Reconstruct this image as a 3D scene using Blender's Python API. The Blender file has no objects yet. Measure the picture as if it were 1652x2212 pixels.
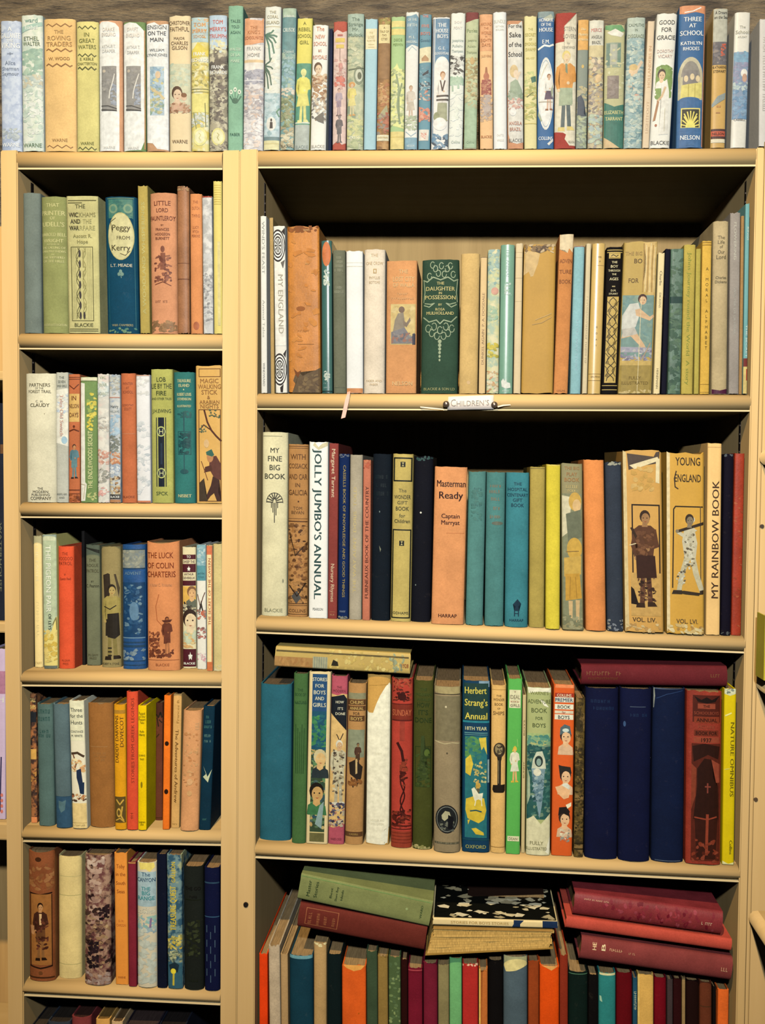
import bpy, bmesh, math, random
from mathutils import Vector, Matrix

# ------------------------------------------------------------------ camera
W_PX, H_PX, F_PX = 1652.0, 2212.0, 2100.0
DIST, CAM_Z = 1.37, 1.30
YAW, PITCH, ROLL = math.radians(4.8), math.radians(2.0), 0.012
SC = bpy.context.scene
COL = SC.collection
CAM_X = 0.0
_up0 = Vector((0, 0, 1))
_f = Vector((-math.sin(YAW), math.cos(YAW), 0))
_r = Vector((math.cos(YAW), math.sin(YAW), 0))
_fw = _f * math.cos(PITCH) - _up0 * math.sin(PITCH)
_up = _up0 * math.cos(PITCH) + _f * math.sin(PITCH)
_rt = _r * math.cos(ROLL) + _up * math.sin(ROLL)
_up = _up * math.cos(ROLL) - _r * math.sin(ROLL)
CAM_POS = Vector((CAM_X, -DIST, CAM_Z))
cd = bpy.data.cameras.new('camera')
cd.sensor_fit = 'VERTICAL'
cd.sensor_height = 36.0
cd.lens = 36.0 * F_PX / H_PX
cd.clip_start = 0.05
cam = bpy.data.objects.new('camera', cd)
m = Matrix((_rt, _up, -_fw)).transposed().to_4x4()
m.translation = CAM_POS
cam.matrix_world = m
COL.objects.link(cam)
SC.camera = cam

# ------------------------------------------------------------------ world, lamp, exposure
# a white spot out in the room, and a warm ceiling lamp high above that rakes down over the shelves
LAMPS = [
    dict(kind='SPOT', name='room_spot', pos=Vector((0.04, -1.75, 1.89)), aim=Vector((-0.05, 0, 1.52)), col=(1.0, 0.95, 0.93), watts=120.0, half=math.radians(43.0)),
    dict(kind='POINT', name='ceiling_lamp', pos=Vector((-0.42, -2.2, 3.6)), col=(1.0, 0.66, 0.33), watts=385.0),
]
AMB = 0.012
wd = bpy.data.worlds.new('room_ambience')
SC.world = wd
wd.use_nodes = True
bg = wd.node_tree.nodes['Background']
bg.inputs['Color'].default_value = (0.85, 0.9, 1.0, 1)
bg.inputs['Strength'].default_value = AMB
for L in LAMPS:
    ld = bpy.data.lights.new(L['name'], L['kind'])
    ld.energy = L['watts']
    ld.color = L['col']
    ld.shadow_soft_size = 0.04
    lo = bpy.data.objects.new(ld.name, ld)
    lo.location = L['pos']
    if L['kind'] == 'SPOT':
        ld.spot_size = 2 * L['half']
        ld.spot_blend = 1.0
        lo.rotation_euler = (L['aim'] - L['pos']).to_track_quat('-Z', 'Y').to_euler()
    COL.objects.link(lo)
SC.cycles.diffuse_bounces = 0
vs = SC.view_settings
vs.view_transform = 'Standard'
vs.look = 'None'
vs.exposure = 0.0
vs.gamma = 1.0
vs.use_curve_mapping = False


def illum(p):
    """what the two bulbs give a surface facing the room at p, per channel"""
    out = [0.0, 0.0, 0.0]
    for L in LAMPS:
        d = p - L['pos']
        r2 = d.length_squared
        k = L['watts'] / (4 * math.pi * math.pi * r2) * (d.y / math.sqrt(r2))
        if L['kind'] == 'SPOT':
            ax = (L['aim'] - L['pos']).normalized()
            ch = math.cos(L['half'])
            t = max(0.0, min(1.0, (ax.dot(d.normalized()) - ch) / (1 - ch)))
            k *= t * t * (3 - 2 * t)
        for i in range(3):
            out[i] += k * L['col'][i]
    return [max(0.05, q) for q in out]


# ------------------------------------------------------------------ pixel geometry
def ray(u, v):
    return (_fw + _rt * ((u - W_PX / 2) / F_PX) - _up * ((v - H_PX / 2) / F_PX))


def at(u, v, y):
    d = ray(u, v)
    t = (y - CAM_POS.y) / d.y
    return CAM_POS + d * t


def lin(c):
    if isinstance(c, str):
        c = c.lstrip('#')
        c = [int(c[i:i + 2], 16) / 255.0 for i in (0, 2, 4)]
    return [x / 12.92 if x <= 0.04045 else ((x + 0.055) / 1.055) ** 2.4 for x in c]


def faded(c, k):
    """overexposure painted into the colour, which is pushed towards cream"""
    if isinstance(c, str):
        c = [int(c[i:i + 2], 16) / 255.0 for i in (1, 3, 5)]
    return [v + (w - v) * k for v, w in zip(c, (1.0, 0.97, 0.87))]


def albedo(c, e):
    c = lin(c)
    out = [max(0.0025, 0.35 * x / l, x * 1.05 / l - 0.005) for x, l in zip(c, e)]
    top = max(1.0, max(out) / 0.93)
    return [q / top for q in out]


# ------------------------------------------------------------------ materials
MATS = {}


def newmat(name, rough=0.6, spec=0.3):
    mt = bpy.data.materials.new(name)
    mt.use_nodes = True
    nt = mt.node_tree
    b = nt.nodes['Principled BSDF']
    b.inputs['Roughness'].default_value = rough
    b.inputs['Specular IOR Level'].default_value = spec
    MATS[name] = mt
    return mt, nt, b


def N(nt, typ, **kw):
    n = nt.nodes.new(typ)
    for k, v in kw.items():
        setattr(n, k, v)
    return n


def coords(nt, scale=(1, 1, 1)):
    tc = N(nt, 'ShaderNodeTexCoord')
    oi = N(nt, 'ShaderNodeObjectInfo')
    mul = N(nt, 'ShaderNodeMath', operation='MULTIPLY')
    mul.inputs[1].default_value = 37.0
    nt.links.new(oi.outputs['Random'], mul.inputs[0])
    mp = N(nt, 'ShaderNodeMapping')
    mp.inputs['Scale'].default_value = scale
    nt.links.new(tc.outputs['Object'], mp.inputs['Vector'])
    ad = N(nt, 'ShaderNodeVectorMath', operation='ADD')
    nt.links.new(mp.outputs[0], ad.inputs[0])
    nt.links.new(mul.outputs[0], ad.inputs[1])
    return ad.outputs[0], oi


def noise(nt, vec, scale, detail=4.0, rough=0.6):
    n = N(nt, 'ShaderNodeTexNoise')
    n.inputs['Scale'].default_value = scale
    n.inputs['Detail'].default_value = detail
    n.inputs['Roughness'].default_value = rough
    nt.links.new(vec, n.inputs['Vector'])
    return n.outputs['Fac']


def remap(nt, fac, a, b, lo, hi):
    n = N(nt, 'ShaderNodeMapRange')
    n.inputs['From Min'].default_value = a
    n.inputs['From Max'].default_value = b
    n.inputs['To Min'].default_value = lo
    n.inputs['To Max'].default_value = hi
    nt.links.new(fac, n.inputs['Value'])
    return n.outputs['Result']


def mixc(nt, fac, a, b, mode='MIX'):
    n = N(nt, 'ShaderNodeMix', data_type='RGBA', blend_type=mode)
    for s, i in ((fac, 0), (a, 6), (b, 7)):
        if isinstance(s, (int, float)):
            n.inputs[i].default_value = s
        elif isinstance(s, (tuple, list)):
            n.inputs[i].default_value = (*s[:3], 1)
        else:
            nt.links.new(s, n.inputs[i])
    return n.outputs[2]


def gray(nt, fac):
    n = N(nt, 'ShaderNodeCombineColor')
    for i in range(3):
        nt.links.new(fac, n.inputs[i])
    return n.outputs[0]


def bump(nt, bsdf, h, strength=0.3, dist=0.001):
    n = N(nt, 'ShaderNodeBump')
    n.inputs['Strength'].default_value = strength
    n.inputs['Distance'].default_value = dist
    nt.links.new(h, n.inputs['Height'])
    nt.links.new(n.outputs[0], bsdf.inputs['Normal'])


def cover_mat(name, rough, spec, var, vscale, scuff, bscale, bstr, coat=0.0):
    mt, nt, b = newmat(name, rough, spec)
    vec, oi = coords(nt)
    n1 = noise(nt, vec, vscale, 5)
    shade = remap(nt, n1, 0.3, 0.7, 1.0 - var, 1.0 + var * 0.7)
    base = mixc(nt, 1.0, oi.outputs['Color'], gray(nt, shade), 'MULTIPLY')
    fine = noise(nt, vec, vscale * 14, 3, 0.7)
    base = mixc(nt, 1.0, base, gray(nt, remap(nt, fine, 0.3, 0.7, 1.0 - var * 0.6, 1.0 + var * 0.5)), 'MULTIPLY')
    n2 = noise(nt, vec, vscale * 3.1, 6, 0.75)
    sc = remap(nt, n2, 0.60, 0.72, 0.0, scuff)
    pale = mixc(nt, 1.0, mixc(nt, 0.06, oi.outputs['Color'], (0.62, 0.55, 0.42)), (1.5, 1.45, 1.4), 'MULTIPLY')
    nt.links.new(mixc(nt, sc, base, pale), b.inputs['Base Color'])
    bump(nt, b, noise(nt, vec, bscale, 2), bstr, 0.0006)
    if coat:
        b.inputs['Coat Weight'].default_value = coat
        b.inputs['Coat Roughness'].default_value = 0.12
    return mt


cover_mat('book_cloth', 0.8, 0.15, 0.16, 28, 0.22, 900, 0.35)
cover_mat('book_paper', 0.6, 0.25, 0.07, 22, 0.10, 160, 0.15)
cover_mat('book_leather', 0.5, 0.35, 0.25, 35, 0.35, 300, 0.4)
cover_mat('book_gloss', 0.3, 0.5, 0.07, 22, 0.05, 120, 0.08, 0.7)


def scene_mat(name, scale, detail, lo_, hi_, stretch):
    mt, nt, b = newmat(name, 0.55, 0.25)
    vec, oi = coords(nt, stretch)
    at2 = N(nt, 'ShaderNodeAttribute', attribute_type='OBJECT', attribute_name='second_colour')
    at3 = N(nt, 'ShaderNodeAttribute', attribute_type='OBJECT', attribute_name='third_colour')
    n1 = noise(nt, vec, scale, detail, 0.62)
    n2 = noise(nt, vec, scale * 0.55, detail, 0.6)
    c = mixc(nt, remap(nt, n1, lo_, hi_, 0, 1), oi.outputs['Color'], at2.outputs['Color'])
    c = mixc(nt, remap(nt, n2, 0.52, 0.60, 0, 1), c, at3.outputs['Color'])
    nt.links.new(c, b.inputs['Base Color'])
    return mt


scene_mat('printed_scene', 95, 5, 0.44, 0.56, (1, 1, 1))
scene_mat('printed_waves', 90, 4, 0.42, 0.58, (0.6, 1, 2.2))

mt, nt, b = newmat('printing_ink', 0.55, 0.25)
a_ = N(nt, 'ShaderNodeAttribute', attribute_type='GEOMETRY', attribute_name='Ink')
vec, oi = coords(nt)
sh = remap(nt, noise(nt, vec, 150, 4), 0.3, 0.7, 0.82, 1.12)
nt.links.new(mixc(nt, 1.0, a_.outputs['Color'], gray(nt, sh), 'MULTIPLY'), b.inputs['Base Color'])

mt, nt, b = newmat('aged_pages', 0.9, 0.05)
vec, oi = coords(nt, (1, 0.05, 0.05))
st = remap(nt, noise(nt, vec, 900, 2), 0.3, 0.7, 0.62, 1.1)
nt.links.new(mixc(nt, 1.0, oi.outputs['Color'], gray(nt, st), 'MULTIPLY'), b.inputs['Base Color'])

def wood(name, col, dark, stretch, rough=0.6):
    mt, nt, b = newmat(name, rough, 0.14)
    vec, oi = coords(nt, stretch)
    n1 = noise(nt, vec, 40, 6, 0.65)
    n2 = noise(nt, vec, 7, 3)
    c = mixc(nt, remap(nt, n1, 0.35, 0.65, 0, 1), col, dark)
    c = mixc(nt, 1.0, c, gray(nt, remap(nt, n2, 0.3, 0.7, 0.93, 1.05)), 'MULTIPLY')
    nt.links.new(c, b.inputs['Base Color'])
    bump(nt, b, n1, 0.05, 0.0004)
    return mt


wood('beech_laminate_upright', (0.72, 0.56, 0.275), (0.67, 0.515, 0.24), (1, 1, 0.06))
wood('beech_laminate_level', (0.71, 0.545, 0.26), (0.64, 0.485, 0.215), (0.06, 1, 1))
wood('beech_lip_catchlight', (0.78, 0.72, 0.46), (0.72, 0.65, 0.39), (0.06, 1, 1))  # paler than the shelf: the light caught by the lip is in the colour
wood('back_board_veneer', (0.80, 0.57, 0.24), (0.64, 0.44, 0.18), (1, 1, 0.05), 0.7)

mt, nt, b = newmat('rough_plaster', 0.9, 0.1)
tc = N(nt, 'ShaderNodeTexCoord')
mp = N(nt, 'ShaderNodeMapping')
mp.inputs['Scale'].default_value = (1.0, 1, 4.5)
nt.links.new(tc.outputs['Object'], mp.inputs['Vector'])
n1 = noise(nt, mp.outputs[0], 9, 8, 0.6)
n2 = noise(nt, mp.outputs[0], 60, 4, 0.6)
nt.links.new(mixc(nt, remap(nt, n1, 0.38, 0.60, 0, 1), (0.10, 0.098, 0.092), (0.27, 0.255, 0.20)), b.inputs['Base Color'])
ad = N(nt, 'ShaderNodeMath', operation='MULTIPLY_ADD')
nt.links.new(n2, ad.inputs[0]); ad.inputs[1].default_value = 0.2
nt.links.new(n1, ad.inputs[2])
bump(nt, b, ad.outputs[0], 0.9, 0.03)

mt, nt, b = newmat('floor_carpet', 0.95, 0.05)
vec, oi = coords(nt)
nt.links.new(mixc(nt, noise(nt, vec, 200, 3), (0.06, 0.05, 0.045), (0.13, 0.11, 0.09)), b.inputs['Base Color'])
mt, nt, b = newmat('dark_metal', 0.4, 0.5)
vec, oi = coords(nt)
nt.links.new(mixc(nt, noise(nt, vec, 300, 2), (0.012, 0.011, 0.012), (0.03, 0.028, 0.026)), b.inputs['Base Color'])
b.inputs['Metallic'].default_value = 0.4
mt, nt, b = newmat('pin_metal', 0.28, 0.6)
vec, oi = coords(nt)
nt.links.new(mixc(nt, noise(nt, vec, 200, 2), (0.16, 0.13, 0.11), (0.22, 0.19, 0.16)), b.inputs['Base Color'])
b.inputs['Metallic'].default_value = 0.7
mt, nt, b = newmat('satin_ribbon', 0.4, 0.4)
vec, oi = coords(nt, (1, 1, 0.1))
nt.links.new(mixc(nt, noise(nt, vec, 400, 2), (0.78, 0.42, 0.36), (0.85, 0.55, 0.48)), b.inputs['Base Color'])
mt, nt, b = newmat('clear_tape', 0.15, 0.5)
vec, oi = coords(nt)
nt.links.new(mixc(nt, noise(nt, vec, 120, 2), (0.85, 0.78, 0.62), (0.95, 0.9, 0.8)), b.inputs['Base Color'])


# ------------------------------------------------------------------ object helpers
def mesh_obj(name, verts, faces, mat, parent=None, smooth=None):
    me = bpy.data.meshes.new(name)
    me.from_pydata(verts, [], faces)
    if mat:
        me.materials.append(MATS[mat])
    if smooth is not None:
        me.polygons.foreach_set('use_smooth', smooth if isinstance(smooth, list) else [smooth] * len(faces))
    me.update()
    o = bpy.data.objects.new(name, me)
    COL.objects.link(o)
    if parent:
        o.parent = parent
    return o


def empty(name, loc, label, cat, group=None):
    o = bpy.data.objects.new(name, None)
    o.empty_display_size = 0.02
    o.location = loc
    COL.objects.link(o)
    o['label'] = label
    o['category'] = cat
    if group:
        o['group'] = group
    return o


def bm_obj(name, bm, mat, parent=None, smooth=False):
    me = bpy.data.meshes.new(name)
    bmesh.ops.recalc_face_normals(bm, faces=bm.faces[:])
    bm.to_mesh(me)
    bm.free()
    me.materials.append(MATS[mat])
    if smooth:
        me.polygons.foreach_set('use_smooth', [True] * len(me.polygons))
    o = bpy.data.objects.new(name, me)
    COL.objects.link(o)
    if parent:
        o.parent = parent
    return o


def box_bm(bm, x0, x1, y0, y1, z0, z1, bev=0.0, slope=0.0, lean=0.0):
    vs = []
    for x in (x0, x1):
        for y in (y0, y1):
            for z in (z0, z1):
                vs.append(bm.verts.new((x + lean * (z - z0), y, z + slope * (x - x0))))
    fs = [(0, 1, 3, 2), (4, 6, 7, 5), (0, 4, 5, 1), (2, 3, 7, 6), (0, 2, 6, 4), (1, 5, 7, 3)]
    fl = [bm.faces.new([vs[i] for i in f]) for f in fs]
    if bev > 0:
        es = set()
        for f in fl:
            es.update(f.edges)
        bmesh.ops.bevel(bm, geom=list(es), offset=bev, segments=2, affect='EDGES', profile=0.5)


def quad_post(name, p, y0, y1, mat, parent, bev=0.0015):
    """p: four front corners TL,TR,BR,BL given as (x, z); a board running back from y0 to y1"""
    bm = bmesh.new()
    f = [bm.verts.new((x, y0, z)) for x, z in p]
    k = [bm.verts.new((x, y1, z)) for x, z in p]
    bm.faces.new(f)
    bm.faces.new(k[::-1])
    for i in range(4):
        j = (i + 1) % 4
        bm.faces.new((f[j], f[i], k[i], k[j]))
    if bev:
        bmesh.ops.bevel(bm, geom=[e for e in bm.edges], offset=bev, segments=2, affect='EDGES')
    return bm_obj(name, bm, mat, parent)

# ------------------------------------------------------------------ structure
bm = bmesh.new(); box_bm(bm, -2.6, 2.6, 0.335, 0.40, 0.0, 2.6)
o = bm_obj('wall_back', bm, 'rough_plaster'); o['kind'] = 'structure'
bm = bmesh.new(); box_bm(bm, -2.6, 2.6, -3.2, 0.40, -0.05, 0.0)
o = bm_obj('floor', bm, 'floor_carpet'); o['kind'] = 'structure'

Z_FLOOR = 0.0
BACK = 0.31


def X(u, v, y=0.0):
    return at(u, v, y).x


def Z(u, v, y=0.0):
    return at(u, v, y).z


SHELVES = {}
WOOD_UP, WOOD_LV = 'beech_laminate_upright', 'beech_laminate_level'


def shelf(key, parent, l, r, name='shelf', back=BACK - 0.006, y0=0.0, mid=None):
    """l, r: (u, v_top, v_bottom) of the rounded front edge at its two ends"""
    pl, pr = at(l[0], l[1], y0 + 0.003), at(r[0], r[1], y0 + 0.003)
    bl, br = at(l[0], l[2], y0 + 0.001), at(r[0], r[2], y0 + 0.001)
    tl, tr = pl.z - bl.z, pr.z - br.z
    T = (tl + tr) / 2
    prof = [(back, 0), (0.016, 0), (0.009, -0.0008), (0.004, -0.0030), (0.001, -0.0065), (0.0, -0.011),
            (0.0006, -T * 0.60), (0.0025, -T * 0.74), (0.0055, -T * 0.85), (0.0075, -T * 0.90), (back, -T * 0.90)]
    n = len(prof)
    vs = [(pl.x, y0 + y if y != back else back, pl.z + z) for y, z in prof]
    vs += [(pr.x, y0 + y if y != back else back, pr.z + z) for y, z in prof]
    fs = [tuple(range(n)), tuple(range(2 * n - 1, n - 1, -1))]
    sm = [False, False]
    for i in range(n):
        j = (i + 1) % n
        fs.append((i, i + n, j + n, j))
        sm.append(1 <= i <= 8)
    s = mesh_obj(name, vs, fs, WOOD_LV, parent, sm)
    bm = bmesh.new()
    box_bm(bm, pl.x, pr.x, y0 + 0.0022, back, pl.z - T, pl.z - T * 0.902, 0.0004, slope=(pr.z - pl.z) / (pr.x - pl.x))
    bm_obj('lipping', bm, 'beech_lip_catchlight', s)
    k = (pr.z - pl.z) / (pr.x - pl.x)
    SHELVES[key] = (pl.x, pl.z, k, pr.x, pl.z - T)
    return s


def zshelf(key, x):
    s = SHELVES[key]
    return s[1] + s[2] * (x - s[0])


VB = 2212


def upright(name, parent, u0t, u1t, u0b, u1b, vt, y0=0.0, y1=BACK, zb=Z_FLOOR):
    a, b_, c, d = at(u0t, vt, y0), at(u1t, vt, y0), at(u1b, VB, y0), at(u0b, VB, y0)
    def ext(p, q):
        t = (zb - p.z) / (q.z - p.z)
        return p.x + (q.x - p.x) * t
    zt = (a.z + b_.z) / 2
    return quad_post(name, [(a.x, zt), (b_.x, zt), (ext(b_, c), zb), (ext(a, d), zb)], y0, y1, WOOD_UP, parent), zt


def standard(parent, ut, ub, vt, side, yc=0.048):
    """dark recessed track with bright slots let into the inner face of an upright"""
    a, d = at(ut, vt, 0), at(ub, VB, 0)
    k = (d.x - a.x) / (d.z - a.z)
    z0, z1 = 0.9, a.z - 0.004
    def xx(z):
        return a.x + k * (z - a.z)
    bm = bmesh.new()
    for (ya, yb, dx, dz0, dz1) in ((yc - 0.0045, yc + 0.0045, 0.0008, z0, z1),):
        x = xx(dz0)
        box_bm(bm, x, x + side * dx, ya, yb, dz0, dz1, 0, 0, k)
    t = bm_obj('shelf_track', bm, 'dark_metal', parent)
    bm = bmesh.new()
    z = z1 - 0.018
    while z > z0 + 0.01:
        x = xx(z)
        box_bm(bm, min(x, x + side * 0.0013), max(x, x + side * 0.0013), yc - 0.0022, yc + 0.0022, z, z + 0.0022)
        z -= 0.0125
    s = bm_obj('track_slots', bm, 'pin_metal', t)
    s['kind'] = 'stuff'


narrow = empty('bookcase', (X(260, 700), 0, 0), 'narrow pale beech bookcase standing on the left with six shelves of old books', 'bookcase')
wide = empty('bookcase', (X(1090, 700), 0, 0), 'wide pale beech bookcase with the white paper shelf sign on its edge', 'bookcase')


def rebase(root):
    for ch in root.children_recursive:
        pass


def keep(o, root):
    return o


# parts are modelled in world space, so each root sits at its base and the parts are shifted back
def settle(root):
    off = root.location.copy()
    for ch in root.children:
        ch.location = ch.location - off


_, ZTL = upright('side_panel', narrow, 0.5, 37, 17, 51, 324)
upright('side_panel', narrow, 481, 518.3, 475.5, 511.2, 324)
shelf('T1', narrow, (37.5, 324, 366), (480.5, 324, 366), 'top_board')
shelf('A', narrow, (41, 718, 755), (481, 720, 757))
shelf('B', narrow, (44, 1085.5, 1119), (480, 1088, 1122))
shelf('C', narrow, (46, 1452, 1483), (479.4, 1455, 1487))
shelf('D', narrow, (48.5, 1789, 1820), (478, 1797, 1828.5))
shelf('E', narrow, (50, 2122, 2155), (476, 2142, 2171))
shelf('F', narrow, (52, 2500, 2530), (475, 2512, 2542))
upright('side_panel', wide, 518.9, 557, 511.8, 549.5, 322)
upright('side_panel', wide, 1633.5, 1651, 1589, 1607.5, 318)
shelf('T2', wide, (557.5, 322, 365), (1633, 316, 357), 'top_board')
shelf('RA', wide, (555.3, 848.5, 885), (1620.8, 851, 889.5))
shelf('RB', wide, (553.5, 1334, 1369), (1609, 1376, 1412))
shelf('RC', wide, (551.5, 1822, 1855), (1597.8, 1873, 1907))
shelf('RD', wide, (549, 2520, 2550), (1581, 2580, 2610))
for root, ul, ur, vt in ((narrow, 30, 490, 330), (wide, 545, 1645, 330)):
    bm = bmesh.new()
    box_bm(bm, X(ul, 1100), X(ur, 1100), BACK - 0.006, BACK, 0.02, Z(ul, vt) - 0.006)
    bm_obj('back_panel', bm, 'back_board_veneer', root)
    bm = bmesh.new()
    box_bm(bm, X(ul + 24, 2212), X(ur - 60 if root is wide else ur - 18, 2212), 0.012, 0.03, 0.0, 0.07)
    bm_obj('plinth', bm, WOOD_LV, root)
standard(narrow, 37, 51, 368, 1)
standard(wide, 557, 549.5, 368, 1)
standard(wide, 1633.5, 1589, 362, -1)
# dark disc painted as the shade of a screw hole in the front edge of the wide case's left upright
c = at(531, 1954, 0)
bm = bmesh.new()
bmesh.ops.create_cone(bm, cap_ends=True, segments=20, radius1=0.0042, radius2=0.0034, depth=0.003,
                      matrix=Matrix.Translation((c.x, -0.0002, c.z)) @ Matrix.Rotation(math.pi / 2, 4, 'X'))
bm_obj('screw_hole_disc', bm, 'dark_metal', wide)
settle(narrow); settle(wide)

# corner bookcase at right: its end panel faces the camera, its shelves come forward
corner = empty('bookcase', (X(1700, 1100), -0.3, 0), 'corner bookcase at the right edge whose shelf ends run toward the viewer', 'bookcase')
_y1 = -0.0015
pt, pb = at(1652, 318, 0), at(1608.5, VB, 0)
kx = (pt.x - pb.x) / (pt.z - pb.z)
zt = pt.z + 0.012
x0b = pb.x - kx * pb.z
bm = bmesh.new()
vs = []
for y in (-0.004, 0.02):
    for (x, z) in ((x0b, 0), (x0b + 0.33, 0), (x0b + kx * zt + 0.33, zt), (x0b + kx * zt, zt)):
        vs.append(bm.verts.new((x, y, z)))
for f in ((0, 1, 2, 3), (7, 6, 5, 4), (0, 4, 5, 1), (1, 5, 6, 2), (2, 6, 7, 3), (3, 7, 4, 0)):
    bm.faces.new([vs[i] for i in f])
bmesh.ops.bevel(bm, geom=[e for e in bm.edges], offset=0.004, segments=3, affect='EDGES')
ep = bm_obj('end_panel', bm, WOOD_UP, corner)
for (u, v) in ((1645.5, 1137), (1632, 1727)):
    c = at(u, v, -0.004)
    bm = bmesh.new()
    bmesh.ops.create_cone(bm, cap_ends=True, segments=16, radius1=0.0032, radius2=0.0026, depth=0.002,
                          matrix=Matrix.Translation((c.x, -0.0044, c.z)) @ Matrix.Rotation(math.pi / 2, 4, 'X'))
    bm_obj('shelf_peg', bm, 'pin_metal', ep)
LEN = 0.55
for (u, v) in ((1639, 971), (1631, 1458), (1616, 1966), (1604, 2450)):
    c = at(u, v, -0.0045)
    T = 0.022
    prof = [(0.30, 0), (0.012, 0), (0.005, -0.0012), (0.001, -0.006), (0.0, -0.011), (0.001, -0.016), (0.005, -0.0205), (0.012, -T), (0.30, -T)]
    n = len(prof)
    vs = [(c.x + x + 0.001, -0.0045, c.z + z) for x, z in prof] + [(c.x + x + 0.001, -0.02 - LEN, c.z + z) for x, z in prof]
    fs = [tuple(range(n)), tuple(range(2 * n - 1, n - 1, -1))] + [(i, (i + 1) % n, (i + 1) % n + n, i + n) for i in range(n)]
    mesh_obj('shelf', vs, fs, WOOD_LV, corner, [False, False] + [1 <= i <= 6 for i in range(n)])
bm = bmesh.new(); box_bm(bm, x0b + 0.305, x0b + 0.33, -0.02 - LEN, -0.021, 0.05, zt - 0.01)
bm_obj('back_panel', bm, 'back_board_veneer', corner)
settle(corner)
for ch in corner.children:
    pass

# neighbour bookcase at left, set back behind the narrow one
ny = 0.085
left = empty('bookcase', (X(-150, 1100, ny), ny, 0), 'set-back bookcase seen as a sliver at the left edge of the view', 'bookcase')
for (v0, v1) in ((800, 822), (1344, 1368), (1778, 1816), (2330, 2360)):
    a, b_ = at(8, v0, ny), at(8, v1, ny)
    bm = bmesh.new()
    box_bm(bm, X(-420, v0, ny), X(22, v0, ny) , ny, BACK - 0.008, b_.z, a.z, 0.003)
    bm_obj('shelf', bm, WOOD_LV, left)
xr = X(24, 1100, ny)
bm = bmesh.new(); box_bm(bm, xr, xr + 0.018, ny, BACK, 0, ZTL - 0.02, 0.001)
bm_obj('side_panel', bm, WOOD_UP, left)
bm = bmesh.new(); box_bm(bm, X(-432, 1100, ny), X(-420, 1100, ny), ny, BACK, 0, ZTL - 0.02, 0.001)
bm_obj('side_panel', bm, WOOD_UP, left)
bm = bmesh.new(); box_bm(bm, X(-425, 1100, ny), xr + 0.01, BACK - 0.007, BACK, 0.02, ZTL - 0.03)
bm_obj('back_panel', bm, 'back_board_veneer', left)
settle(left)

# ------------------------------------------------------------------ lettering and printed art
_txt = {}


def text_polys(s):
    key = s
    if key in _txt:
        return _txt[key]
    cu = bpy.data.curves.new('lettering_source', 'FONT')
    cu.body = s
    cu.resolution_u = 2
    ob = bpy.data.objects.new('lettering_source', cu)
    COL.objects.link(ob)
    bpy.context.view_layer.update()
    dg = bpy.context.evaluated_depsgraph_get()
    ev = ob.evaluated_get(dg)
    me = ev.to_mesh()
    v = [(p.co.x, p.co.y) for p in me.vertices]
    f = [tuple(p.vertices) for p in me.polygons]
    ev.to_mesh_clear()
    bpy.data.objects.remove(ob)
    bpy.data.curves.remove(cu)
    if v:
        x0 = min(p[0] for p in v); x1 = max(p[0] for p in v)
        y0 = min(p[1] for p in v); y1 = max(p[1] for p in v)
    else:
        x0 = x1 = y0 = y1 = 0
    _txt[key] = (v, f, x0, x1, y0, y1)
    return _txt[key]


_batch = {}


def ell(cx, cy, rx, ry, n=18):
    return [(cx + rx * math.cos(2 * math.pi * i / n), cy + ry * math.sin(2 * math.pi * i / n)) for i in range(n)]


def stroke(pts, th):
    out = []
    for (a, b_) in zip(pts, pts[1:]):
        dx, dy = b_[0] - a[0], b_[1] - a[1]
        l = math.hypot(dx, dy) or 1
        nx, ny_ = -dy / l * th / 2, dx / l * th / 2
        ex, ey = dx / l * th * 0.25, dy / l * th * 0.25
        out.append([(a[0] + nx - ex, a[1] + ny_ - ey), (b_[0] + nx + ex, b_[1] + ny_ + ey), (b_[0] - nx + ex, b_[1] - ny_ + ey), (a[0] - nx - ex, a[1] - ny_ - ey)])
    return out


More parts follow.
